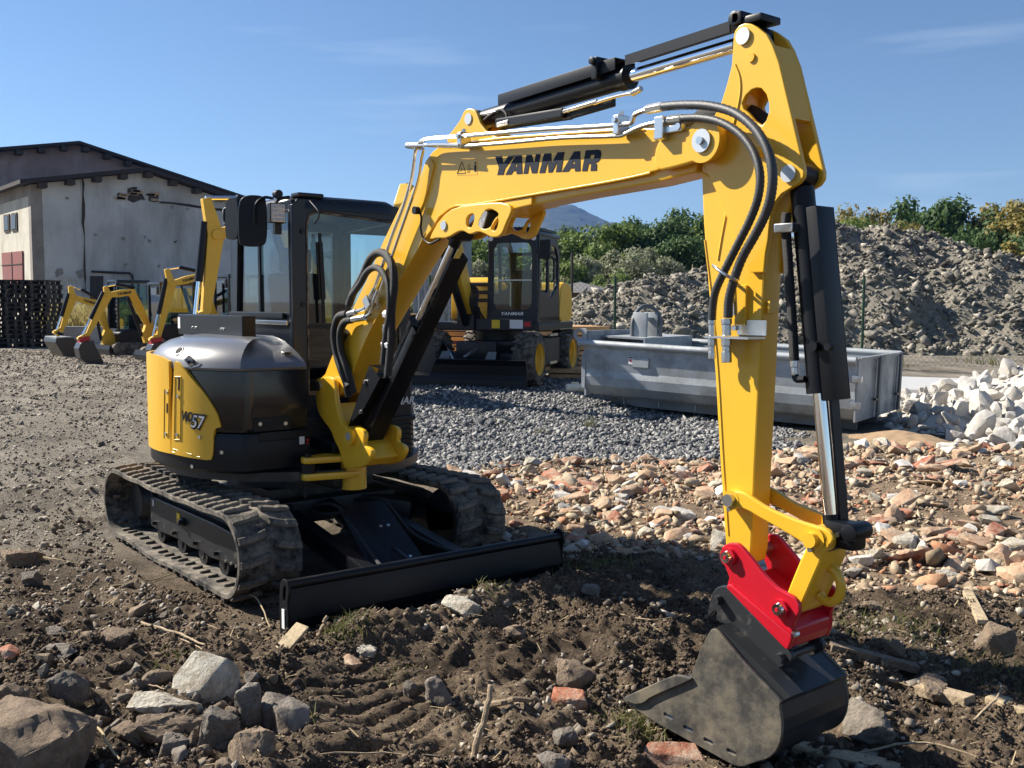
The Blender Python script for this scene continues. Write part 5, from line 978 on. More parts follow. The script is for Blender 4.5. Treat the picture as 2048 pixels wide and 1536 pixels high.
# big stones one can point at: pixel of the foot, half-sizes in metres, turn, tilt, material, words
BIG = [
 ((60, 1560), (.24, .17, .17), 40, (10, 8), 'stone_brown', 'big brown boulder cut off by the bottom left corner'),
 ((500, 1448), (.055, .045, .115), 10, (6, 10), 'stone_grey', 'upright rounded grey stone beside the pale limestone block'),
 ((560, 1442), (.085, .07, .075), 70, (10, 10), 'stone_grey', 'grey stone with a pale top right of the upright rounded stone'),
 ((445, 1490), (.075, .05, .10), 60, (15, -20), 'stone_grey', 'dark split stone standing below the upright rounded stone'),
 ((330, 1428), (.15, .06, .045), 55, (10, 5), 'stone_white', 'long flat pale stone below the limestone block'),
 ((345, 1472), (.15, .07, .05), 62, (14, 6), 'stone_brown', 'long brown slab below the long pale stone'),
 ((258, 1478), (.07, .055, .045), 15, (5, 10), 'stone_brown', 'rounded tan stone at the left end of the stone heap'),
 ((350, 1510), (.07, .06, .05), 0, (0, 10), 'stone_grey', 'dark stone under the long brown slab'),
 ((495, 1515), (.10, .06, .06), 50, (10, -20), 'stone_brown', 'tilted tan stone at the bottom of the stone heap'),
 ((315, 1368), (.075, .04, .035), 60, (10, -5), 'stone_brown', 'flat brown stone leaning on the left of the limestone block'),
 ((140, 1405), (.075, .065, .085), 30, (0, 0), 'stone_grey', 'lumpy dark stone covered in soil above the corner boulder'),
 ((120, 1308), (.09, .065, .022), 20, (8, 4), 'stone_grey', 'flat grey slab lying on the dirt at the left'),
 ((112, 1268), (.06, .05, .02), 70, (20, 12), 'stone_grey', 'stack of thin grey stone flakes at the left'),
 ((40, 1130), (.14, .09, .06), 60, (4, 6), 'stone_brown', 'weathered brown block at the left edge of the picture'),
 ((65, 1168), (.07, .06, .05), 20, (4, 6), 'stone_grey', 'small grey block below the weathered brown block'),
 ((20, 1312), (.05, .04, .03), 20, (4, 6), 'brick_red', 'reddish brick piece at the left edge'),
 ((240, 1285), (.09, .08, .045), 30, (0, 0), 'stone_brown', 'crumbling tan lump of earth and stone left of the limestone block'),
 ((20, 1405), (.07, .06, .05), 80, (0, 8), 'stone_brown', 'brown stone half buried at the left edge'),
 ((922, 1228), (.12, .085, .055), 35, (-6, 8), 'stone_white', 'pale flat stone on the mound in front of the blade'),
 ((1030, 1272), (.06, .05, .035), 20, (0, 0), 'stone_brown', 'brownish stone at the foot of the mound'),
 ((880, 1405), (.075, .05, .07), 20, (10, 30), 'stone_grey', 'pointed grey stone in the middle of the foreground'),
 ((820, 1392), (.035, .03, .045), 20, (10, 20), 'stone_grey', 'small grey stone left of the pointed one'),
 ((1150, 1372), (.095, .08, .075), 0, (0, 0), 'stone_brown', 'rounded earthy stone left of the bucket'),
 ((1140, 1412), (.085, .05, .045), 30, (12, 8), 'brick_red', 'red brick piece under the rounded earthy stone'),
 ((732, 1312), (.055, .045, .035), 30, (0, 10), 'stone_white', 'small pale stone in the soil right of the wood board'),
 ((702, 1330), (.05, .035, .025), 0, (0, 10), 'brick_pale', 'orange brick chip beside the small pale stone'),
 ((770, 1212), (.07, .05, .05), 0, (0, 10), 'stone_grey', 'grey stone leaning on the dozer blade'),
 ((660, 1235), (.10, .07, .04), 70, (0, 10), 'stone_grey', 'flat shaded stone against the dozer blade end'),
 ((540, 1202), (.12, .09, .04), 30, (0, 0), 'stone_brown', 'flat brown stone in front of the near track'),
 ((1735, 1475), (.12, .09, .08), 10, (5, 5), 'stone_grey', 'dark stone lying right of the bucket'),
 ((1990, 1310), (.085, .065, .10), 40, (0, 15), 'stone_brown', 'pointed tan rock at the right edge'),
 ((1560, 1520), (.05, .04, .03), 0, (0, 0), 'stone_grey', 'small grey stone under the bucket heel'),
 ((1345, 1530), (.11, .07, .05), 60, (6, 0), 'brick_red', 'dark red brick lump below the bucket tip'),
 ((1105, 1540), (.06, .05, .04), 10, (6, 0), 'stone_grey', 'grey stone at the bottom edge below the bucket tip'),
 ((1130, 1492), (.05, .04, .045), 50, (10, 0), 'stone_grey', 'small angular grey stone left of the bucket tip'),
 ((1360, 1382), (.06, .04, .02), 50, (10, 0), 'board', 'pale splintered slab behind the bucket tip'),
 ((1870, 1385), (.17, .06, .035), 120, (4, 6), 'stone_brown', 'broken grey brown strip of stone on the soil at the right'),
 ((1790, 1305), (.06, .05, .04), 120, (4, 6), 'stone_brown', 'brown stone above the concrete strip'),
 ((1745, 1220), (.06, .05, .03), 10, (4, 6), 'stone_brown', 'flat brown stone behind the coupler'),
 ((1900, 1158), (.085, .06, .035), 40, (10, 6), 'stone_white', 'pale stone at the right end of the brick rubble'),
 ((1075, 1085), (.10, .07, .05), 40, (0, 6), 'stone_grey', 'grey lump beside the far end of the dozer blade'),
 ((1100, 1150), (.08, .07, .05), 40, (0, 6), 'stone_grey', 'shaded grey stone right of the dozer blade'),
 ((1180, 1190), (.07, .05, .04), 10, (0, 6), 'stone_grey', 'shaded stone between blade and bucket'),
 ((1290, 1075), (.07, .05, .05), 10, (0, 6), 'stone_white', 'pale stone at the edge of the shadow behind the bucket'),
]
for i, (p, s, yaw, (tx, ty), m, lab) in enumerate(BIG):
    g = on_ground(*p); nm = 'brick' if 'brick' in m else ('slab' if m in ('board', 'concrete') else 'rock')
    s = tuple(v*1.15 for v in s); me = rock_mesh(100+i, *s, box=.85 if nm != 'rock' else .55, n=20, sub=3, rough=.035 if nm != 'rock' else .06)
    place(nm, me, m, g+np.array([0, 0, s[2]*.55]), (math.radians(tx), math.radians(ty), math.radians(yaw)), lab, 'brick' if nm == 'brick' else 'stone')
# the pale limestone block, shaped from its visible corners
gl = on_ground(405, 1402); d0 = float(np.dot(gl-CAM_P, CF)); cor = [(388, 1297, .10), (455, 1316, .07), (404, 1380, -.05), (340, 1400, -.05), (344, 1356, .02), (479, 1332, .12), (466, 1366, .06), (408, 1402, -.03), (345, 1412, -.03)]
LP = [CAM_P+ray(u, v)*(d0+k) for u, v, k in cor]; LP += [p+np.array([-.06, .06, -.16]) for p in LP[:2]]+[LP[5]+np.array([0, .02, -.14]), LP[6]+np.array([0, 0, -.10])]; lc = np.mean(LP, 0)
place('rock', rock_mesh(99, .17, .12, .12, sub=3, rough=.016, bv=.05, pts=[Vector(p-lc) for p in LP]), 'stone_white', lc, (0, 0, 0), 'large pale limestone block with a flat tilted face in the left foreground', 'stone')
# smaller stones filling the heap at the lower left
rs_ = np.random.default_rng(61); SM = [rock_mesh(140+i, .045, .034, .026, .5, 14, 1, .05) for i in range(8)]
for k in range(70):
    u, v = (rs_.normal(420, 110), rs_.normal(1462, 45)) if k < 42 else (rs_.uniform(0, 330), rs_.uniform(1210, 1500))
    gq = on_ground(u, min(v, 1545)); s = rs_.gamma(4, .24); mm = rs_.choice(['stone_brown', 'stone_grey', 'stone_white'], p=[.5, .38, .12]); me = SM[rs_.integers(0, 8)].copy(); me.materials.clear(); me.materials.append(M(mm))
    lab = {'stone_brown': 'small brown stone', 'stone_grey': 'small grey stone', 'stone_white': 'small pale stone'}[mm]+(' among the stone heap around the limestone block' if k < 42 else ' lying on the dirt at the left edge')
    place('stone', me, None, gq+np.array([0, 0, .012*s]), tuple(rs_.uniform(0, 6.3, 3)), lab, 'stone', 'small stones in the left foreground', s)
# broken bricks and plaster lumps of the rubble field: individuals, nearest and largest first
BR = [rock_mesh(300+i, .135, .068, .040, .97, 26, 1, .018, .04) for i in range(3)]+[rock_mesh(310+i, .085, .065, .040, .92, 20, 1, .025, .04) for i in range(3)]; PL = [rock_mesh(320+i, .10, .075, .052, .5, 14, 1, .05, .05) for i in range(5)]; TL = [rock_mesh(330+i, .17, .10, .018, .9, 18, 1, .012, .04) for i in range(2)]
VAR = []
for meshes, mats_, nm, lab, cat, grp in ((BR, ('brick_red', 'brick_pale', 'brick_pale'), 'brick_piece', 'broken brick lying loose in the rubble field behind the bucket', 'brick', 'broken bricks in the rubble field'), (PL, ('rubble_white', 'stone_white', 'brick_pale'), 'plaster_lump', 'lump of old plaster lying loose in the rubble field', 'rubble', 'plaster lumps in the rubble field'), (TL, ('brick_red', 'brick_pale'), 'tile_piece', 'flat piece of broken roof tile in the rubble field', 'tile', 'broken tiles in the rubble field')):
    for me in meshes:
        for mm in mats_: c = me.copy(); c.materials.clear(); c.materials.append(M(mm)); VAR.append((c, nm, lab, cat, grp))
def rub_label(kind, m, x, y, s):
    col = {'brick_red': 'red', 'brick_pale': 'pale orange', 'rubble_white': 'whitish', 'stone_white': 'cream'}[m]; size = 'large' if s > 1.15 else ('small' if s < .7 else 'middle sized'); p = np.array([x, y, 0])-CAM_P; u = 1024+FPX*np.dot(p, CR)/np.dot(p, CF); dd = np.dot(p, CF)
    where = 'beside the far track' if u < 1150 else ('left of the arm' if u < 1430 else ('behind the arm' if u < 1680 else 'right of the arm')); row = 'near edge' if dd < 7.4 else ('far edge' if dd > 9.5 else 'middle')
    return f"{size} {col} {dict(brick_piece='brick piece', plaster_lump='plaster lump', tile_piece='tile piece')[kind]} {where}, {row} of the rubble"
rb = np.random.default_rng(21); q = pts_in(Z_BRICK, 520, rb, lambda x, y, d: .25+.75*sst(.35, .55, fbm(x, y, 1.6, 3, 99)), .1)
qz = ground_h(q[:, 0], q[:, 1])
for (x, y), zq_ in zip(q, qz):
    kind = rb.choice(['brick_piece', 'plaster_lump', 'tile_piece'], p=[.42, .50, .08]); c, nm, lab, cat, grp = [v for v in VAR if v[1] == kind][rb.integers(0, len([v for v in VAR if v[1] == kind]))]
    s = rb.gamma(6, .15)*1.02; s = min(max(s, .4), 1.5); place(nm, c, None, (x, y, zq_+.02*s), (rb.normal(0, .3), rb.normal(0, .3), rb.uniform(0, 6.3)), rub_label(kind, c.materials[0].name, x, y, s), cat, grp, s)
# ---------------------------------------------------------------- heaps
def depth_pt(a, b, fwd): d = ray(a, b); return CAM_P+d*fwd
def cone_field(peaks, slope, base, nz, seed):
    def f(x, y):
        z = np.full(np.shape(x), -1e3)
        for p in peaks:
            r = np.hypot(x-p[0], y-p[1]); z = np.maximum(z, p[2]-slope*(np.sqrt(r*r+.8)-.9))
        return z+(fbm(x, y, nz, 4, seed)-.5)*.9/nz*.9+(ridge(x, y, nz*4, 3, seed+5)-.5)*.22/nz
    return f
pk = [depth_pt(a, b, d) for a, b, d in ((1190, 622, 34), (1246, 588, 34), (1290, 560, 35), (1331, 537, 35), (1402, 540, 36), (1470, 520, 37), (1560, 500, 38), (1663, 472, 38), (1760, 466, 39), (1845, 462, 39), (1894, 476, 38), (1982, 510, 37), (2048, 532, 36), (2130, 560, 36), (2220, 575, 36), (2330, 580, 36), (2440, 600, 35), (2540, 625, 35))]
hf = cone_field(pk, .62, 0, .5, 201)
lo = np.min(pk, 0)-9; hi = np.max(pk, 0)+9; hx = np.arange(lo[0], hi[0], .16); hy = np.arange(lo[1], hi[1], .16); HX, HY_ = np.meshgrid(hx, hy, indexing='ij'); HZ = np.maximum(hf(HX, HY_), -.4)
def heightmesh(X, Y, Z, keep, name):
    a, b = X.shape; ix = np.arange(a*b).reshape(a, b); F = np.stack([ix[:-1, :-1], ix[1:, :-1], ix[1:, 1:], ix[:-1, 1:]], -1).reshape(-1, 4); k = keep.ravel()[F].any(1); F = F[k]; u, inv = np.unique(F, return_inverse=True)
    return big(np.stack([X, Y, Z], -1).reshape(-1, 3)[u], inv.reshape(-1, 4), name, smooth=True)
mat('heap_soil', (.15, .135, .108), .95, var=.4, dirt=(.24, .21, .16), dirt_amt=.5, dirt_scale=1.1, bump=1., bscale=9)
link('spoil_heap', heightmesh(HX, HY_, HZ, HZ > -.1, 'spoil_heap'), 'heap_soil', label='large heap of grey brown stony spoil behind the wire fence', cat='spoil heap')
rh = np.random.default_rng(31); n = 46000; x = rh.uniform(lo[0], hi[0], n*3); y = rh.uniform(lo[1], hi[1], n*3); z = hf(x, y); k = (z > .0) & ((x-CAM_P[0])*CF[0]+(y-CAM_P[1])*CF[1] < 40); P = np.stack([x, y, z], 1)[k][:n]
scatter('heap_stones', P, rh.gamma(1.3, .042, len(P))+.022, ['chip', 'slab'], 'heap_mix', 'loose grey stones covering the big spoil heap', 'stones', rh, sink=.35)
# pale concrete rubble on the right
wp = [depth_pt(a, b, d) for a, b, d in ((1905, 790, 16.2), (1960, 765, 16.6), (2020, 752, 16.8), (2080, 745, 16.8), (2160, 745, 16.5), (1990, 800, 15.2), (2070, 800, 14.6), (2150, 800, 14.6), (1905, 835, 14.6), (2040, 860, 13.2), (2120, 870, 12.8))]
wf = cone_field(wp, .62, 0, 1.6, 231)
lo2 = np.min(wp, 0)-2.2; hi2 = np.max(wp, 0)+2.2; hx = np.arange(lo2[0], hi2[0], .07); hy = np.arange(lo2[1], hi2[1], .07); X2, Y2 = np.meshgrid(hx, hy, indexing='ij'); Z2 = wf(X2, Y2)-.10; g2 = ground_h(X2, Y2)
link('rubble_pile', heightmesh(X2, Y2, np.maximum(Z2, g2-.1), Z2 > g2-.04, 'rubble_pile'), 'rubble_white', label='pile of pale concrete rubble right of the steel container', cat='rubble pile')
WM = [rock_mesh(400+i, .20, .15, .115, .5, 15, 1, .06, .05) for i in range(9)]; rw_ = np.random.default_rng(41); placed = []
cx_, cy_ = rw_.uniform(lo2[0], hi2[0], 9000), rw_.uniform(lo2[1], hi2[1], 9000); cz_, cg_ = wf(cx_, cy_), ground_h(cx_, cy_)
for x, y, z, g in zip(cx_, cy_, cz_, cg_):
    d = (x-CAM_P[0])*CF[0]+(y-CAM_P[1])*CF[1]; r_ = (x-CAM_P[0])*CR[0]+(y-CAM_P[1])*CR[1]
    if z < g-.12 or d > 17.2 or r_/d > .56: continue
    s = rw_.gamma(5, .17)*(.7 if z < g+.08 else 1); s = min(max(s, .4), 1.5)
    if any((x-a)**2+(y-b)**2 < (.17*(s+c))**2*.55 for a, b, c in placed): continue
    placed.append((x, y, s)); place('concrete_chunk', WM[rw_.integers(0, 9)], 'rubble_white', (x, y, max(z, g)-.02), tuple(rw_.uniform(0, 6.3, 3)), ('large' if s > 1.05 else ('small' if s < .65 else 'middle sized'))+' pale concrete chunk '+('on the crest' if z > g+.42 else ('at the foot' if z < g+.08 else 'on the slope'))+(' at the right edge' if r_/d > .47 else (' near the container' if r_/d < .40 else ' in the middle'))+' of the rubble pile', 'rubble chunk', 'pale chunks of the concrete rubble pile', s)
    if len(placed) >= 280: break
# orange sand spill beside the pile
sp_ = on_ground(1800, 880); sx_ = np.arange(-1.3, 1.3, .04); SX, SY = np.meshgrid(sx_, sx_, indexing='ij'); rr_ = np.hypot(SX*.9, SY*1.3); SZ = .13*np.exp(-(rr_/.55)**2)+.05*np.exp(-(((SX-.5)/.4)**2+((SY+.3)/.3)**2))+(fbm(SX, SY, 3, 3, 261)-.5)*.05-.03
gg = ground_h(SX+sp_[0], SY+sp_[1]); mat('sand', (.30, .205, .12), .95, var=.15, bump=.3, bscale=60)
link('sand_heap', heightmesh(SX+sp_[0], SY+sp_[1], gg+SZ, SZ > -.005, 'sand_heap'), 'sand', label='small spill of orange sand in front of the container', cat='sand')
# ---------------------------------------------------------------- warehouse in the background
def XP(a, b, X): return at(a, b, 0, X)
def yz(pts, X): return [(q[1], q[2]) for q in (XP(a, b, X) for a, b in pts)]
WX = -38.
BW = emp('warehouse', 'old grey plastered warehouse with peeling gable wall and dark eaves', 'building', tuple(XP(60, 640, WX)*np.array([1, 1, 0])))
c0_, rf, pkp = XP(60, 368, WX), XP(700, 480, WX), XP(287, 344, WX); yl, yr = c0_[1], rf[1]
gable = [(yl, 0.), (yl, c0_[2]), (pkp[1], pkp[2]), (yr, rf[2]), (yr, 0.)]
def band(name, ya, yb, m, dx=0., parent=BW):
    """vertical strip of the gable wall between two Y values, its top following the roof"""
    def top(y): return c0_[2]+(pkp[2]-c0_[2])*(y-yl)/(pkp[1]-yl) if y < pkp[1] else pkp[2]+(rf[2]-pkp[2])*(y-pkp[1])/(yr-pkp[1])
    P = [(ya, 0), (yb, 0), (yb, top(yb)-.02)]+([(pkp[1], pkp[2]-.02)] if ya < pkp[1] < yb else [])+[(ya, top(ya)-.02)]; return MB().prism(P, WX-.4, WX+dx, ax=0).obj(name, m, parent)
y1_, y2_ = XP(88, 500, WX)[1], XP(166, 500, WX)[1]
band('gable_wall', y2_+.004, yr, 'plaster'); band('wall_strip', yl, y1_, 'plaster_old', -.02); band('wall_strip', y1_+.004, y2_, 'plaster', -.03)
# joint with crumbling edge, run-down patches, lintel line and pipe on the wall
rngb = np.random.default_rng(5)
def blob(pts, m, name, dx=.03, jit=.06):
    P = yz(pts, WX); P = round2d(P, 1, .25); P = [(a+rngb.normal(0, jit), b+rngb.normal(0, jit)) for a, b in P]; return MB().prism(P, WX-.01, WX+dx, ax=0).obj(name, m, BW)
blob([(164, 357), (167, 357), (168.5, 400), (170, 440), (169, 480), (172, 520), (171, 550), (174, 580), (171, 580), (169, 540), (167, 490), (166, 430)], 'hole', 'wall_crack', .02, .03)
for P in ([(234, 385), (250, 384), (252, 400), (237, 401)], [(256, 372), (272, 371), (275, 380), (290, 390), (290, 402), (260, 403), (256, 390)], [(297, 386), (316, 383), (318, 400), (300, 404)]):
    blob(P, 'hole', 'broken_plaster', .02, .05); c_ = np.mean(P, 0)
    for k in range(5): y_, z_ = yz([(c_[0]+rngb.uniform(-8, 8), c_[1]+rngb.uniform(-6, 8))], WX)[0]; MB().box((WX+.03, y_, z_), (.05, .35, .10)).obj('brick', 'brick_pale', BW)
for a, b in ((245, 477), (300, 482), (290, 475), (352, 484), (190, 470), (251, 530), (318, 532), (135, 397), (345, 415), (376, 418)): blob([(a-3, b-3), (a+3, b-3), (a+2, b+3), (a-3, b+2)], 'plaster_patch', 'wall_patch', .02, .03)
blob([(320, 403), (400, 412), (460, 420), (460, 423), (400, 415), (320, 406)], 'hole', 'wall_crack', .02, .03)
blob([(80, 556), (165, 552), (165, 640), (80, 640)], 'rubble_white', 'lower_plaster', .015, .02)
blob([(112, 540), (124, 540), (126, 550), (112, 552)], 'plaster_patch', 'wall_patch', .02, .05); blob([(157, 540), (168, 538), (168, 552), (160, 556)], 'plaster_patch', 'wall_patch', .02, .05)
DRW = MB().prism(yz([(180, 552), (206, 552), (206, 600), (180, 600)], WX), WX-.01, WX+.05, ax=0).obj('doorway', 'hole', BW)
MB().tube([XP(a, b, WX)+np.array([.08, 0, 0]) for a, b in ((182, 543), (245, 546), (258, 546), (264, 552), (264, 575))], .05, 6).obj('wall_pipe', 'roof_edge', BW)
# long side wall lit by the sun, with two windows and red doors
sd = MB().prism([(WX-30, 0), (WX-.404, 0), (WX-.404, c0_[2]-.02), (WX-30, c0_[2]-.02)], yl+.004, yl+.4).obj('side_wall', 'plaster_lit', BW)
def sxz(pts): return [(q[0], q[2]) for q in (at(a, b, 1, yl) for a, b in pts)]
for P in ([(9, 430), (20, 428), (21, 463), (10, 465)], [(24, 427), (35, 425), (36, 461), (25, 463)]):
    wfr = MB().prism(sxz(P), yl-.05, yl+.05).obj('window', 'dark_wood', BW); c_ = np.mean(P, 0); MB().prism(sxz([(c_[0]+(a-c_[0])*.7, c_[1]+(b-c_[1])*.8) for a, b in P]), yl-.07, yl-.052).obj('pane', 'pane_dark', wfr)
rd = MB().prism(sxz([(6, 506), (47, 502), (48, 562), (9, 575)]), yl-.06, yl+.03).obj('double_door', 'door_red', BW); MB().prism(sxz([(26, 505), (27, 505), (29, 568), (28, 568)]), yl-.085, yl-.06).obj('door_gap', 'hole', rd); MB().prism(sxz([(6, 530), (47, 527), (47, 528.5), (6, 531.5)]), yl-.085, yl-.06).obj('door_rail', 'hole', rd)
MB().prism(sxz([(-10, 378), (57, 372), (57, 392), (30, 400), (-10, 412)]), yl-.012, yl).obj('dark_plaster_patch', 'plaster_old', BW)  # darker plaster patch along the top of the side wall
# roof slabs and rafter ends
def slope(ya, za, yb, zb, x0, x1, name='roof', th=.16, m='roof_edge', parent=BW): return MB().add([(x, y, z+dz) for x in (x0, x1) for y, z in ((ya, za), (yb, zb)) for dz in (0, th)], [(0, 1, 3, 2), (4, 6, 7, 5), (0, 4, 5, 1), (2, 3, 7, 6), (0, 2, 6, 4), (1, 5, 7, 3)]).obj(name, m, parent)
slope(yl-.5, c0_[2]-.06, pkp[1], pkp[2], WX-30, WX+.55); slope(pkp[1], pkp[2], yr+.3, rf[2], WX-30, WX+.55)
for i in range(14):
    y = yl+.4+(yr-yl-.8)*i/13; z = (c0_[2]+(pkp[2]-c0_[2])*(y-yl)/(pkp[1]-yl) if y < pkp[1] else pkp[2]+(rf[2]-pkp[2])*(y-pkp[1])/(yr-pkp[1]))-.12; MB().box((WX+.22, y, z), (.55, .30, .22)).obj('rafter_end', 'hole', BW)
# taller hall behind it
HXP = -52.
BH = emp('tall_hall', 'taller brown rendered hall with low gable rising behind the warehouse', 'building', tuple(XP(150, 640, HXP)*np.array([1, 1, 0])))
hl0, hp0, hr0 = XP(-160, 318, HXP), XP(153, 290, HXP), XP(480, 400, HXP)
MB().prism([(hl0[1], 0), (hl0[1], hl0[2]), (hp0[1], hp0[2]), (hr0[1], hr0[2]), (hr0[1], 0)], HXP-.5, HXP, ax=0).obj('gable_wall', 'plaster_brown', BH)
slope(hl0[1]-.3, hl0[2], hp0[1], hp0[2], HXP-25, HXP+.6, parent=BH); slope(hp0[1], hp0[2], hr0[1]+.3, hr0[2], HXP-25, HXP+.6, parent=BH)
for i in range(16):
    t_ = i/15; y = hl0[1]+(hr0[1]-hl0[1])*t_; z = (hl0[2]+(hp0[2]-hl0[2])*(y-hl0[1])/(hp0[1]-hl0[1]) if y < hp0[1] else hp0[2]+(hr0[2]-hp0[2])*(y-hp0[1])/(hr0[1]-hp0[1]))-.15; MB().box((HXP+.25, y, z), (.6, .34, .26)).obj('rafter_end', 'hole', BH)
# grey hall glimpsed between the boom and the wheeled excavator
q = depth_pt(895, 560, 46); q2 = depth_pt(929, 560, 46); tz = depth_pt(910, 445, 46)[2]
SH = emp('metal_hall', 'light grey corrugated metal hall behind the wheeled excavator', 'building', (q[0], q[1], 0)); dv = (q2-q)/np.linalg.norm(q2-q)
MB().add([(q-dv*1.6)*[1, 1, 0], q2*[1, 1, 0], (q2+CF*8)*[1, 1, 0], (q-dv*1.6+CF*8)*[1, 1, 0], (q-dv*1.6)*[1, 1, 0]+[0, 0, tz], q2*[1, 1, 0]+[0, 0, tz], (q2+CF*8)*[1, 1, 0]+[0, 0, tz], (q-dv*1.6+CF*8)*[1, 1, 0]+[0, 0, tz]], [(0, 1, 5, 4), (1, 2, 6, 5), (2, 3, 7, 6), (3, 0, 4, 7), (4, 5, 6, 7)]).obj('hall_wall', 'galv', SH)
for i in range(8): p_ = q2-dv*(.15+i*.28); MB().box((p_[0]-CF[0]*.05, p_[1]-CF[1]*.05, tz/2), (.09, .09, tz)).obj('wall_rib', 'concrete', SH)
# ---------------------------------------------------------------- pallets, lumber
def pallet_mesh():
    m = MB()
    for j in range(7): m.box((0, -.48+j*.16, .135), (1.2, .10, .022))
    for x in (-.53, 0, .53):
        m.box((x, 0, .113), (.10, 1.0, .022)); m.box((x, 0, .011), (.10, 1.0, .022))
        for y in (-.43, 0, .43): m.box((x, y, .062), (.10, .12, .078))
    me = mk(m.V, m.F); me.materials.append(M('dark_wood')); return me
PM = pallet_mesh(); rp_ = np.random.default_rng(3)
for si, (a, dpt) in enumerate(((-22, 33.5), (30, 33.5), (79, 33.5))):
    b_ = depth_pt(a, 700, dpt); gz0 = gz(b_[0], b_[1]); n_ = 15
    for i in range(n_):
        word = ['left', 'middle', 'right'][si]; ordn = ['topmost', 'second', 'third', 'fourth', 'fifth', 'sixth', 'seventh', 'eighth', 'ninth', 'tenth', 'eleventh', 'twelfth', 'thirteenth', 'fourteenth', 'lowest'][n_-1-i]; lab = f'dark weathered pallet, {ordn} from the top of the {word} stack' if 0 < i < n_-1 else f'dark weathered pallet, {ordn} of the {word} stack'
        place('pallet', PM, None, (b_[0]+rp_.normal(0, .02), b_[1]+rp_.normal(0, .02), gz0+i*.148), (0, 0, math.radians(52)+rp_.normal(0, .02)), lab, 'pallet', 'stacked pallets by the warehouse')
def lumber(a, b, fwd, layers, nb, L_, yaw, lab, zbase=None):
    p_ = depth_pt(a, b, fwd); g = gz(p_[0], p_[1]) if zbase is None else zbase; e_ = emp('lumber_stack', lab, 'lumber', (p_[0], p_[1], g)); R = Matrix.Rotation(yaw, 3, 'Z')
    LOCAL[e_.name] = 'local'
    for i in range(layers):
        for j in range(nb): MB().box(tuple(R @ Vector((rp_.normal(0, .05), (j-nb/2)*.17, .04+i*.115))), (L_, .145, .085), R).obj('board', 'lumber', e_)
lumber(1075, 700, 23.5, 9, 7, 3.0, math.radians(70), 'stack of fresh orange boards behind the wheeled excavator')
lumber(868, 700, 23.0, 9, 5, 2.4, math.radians(60), 'stack of fresh boards left behind the wheeled excavator')
lumber(1172, 760, 21.0, 2, 5, 1.4, math.radians(40), 'low stack of boards between wheeled excavator and container')
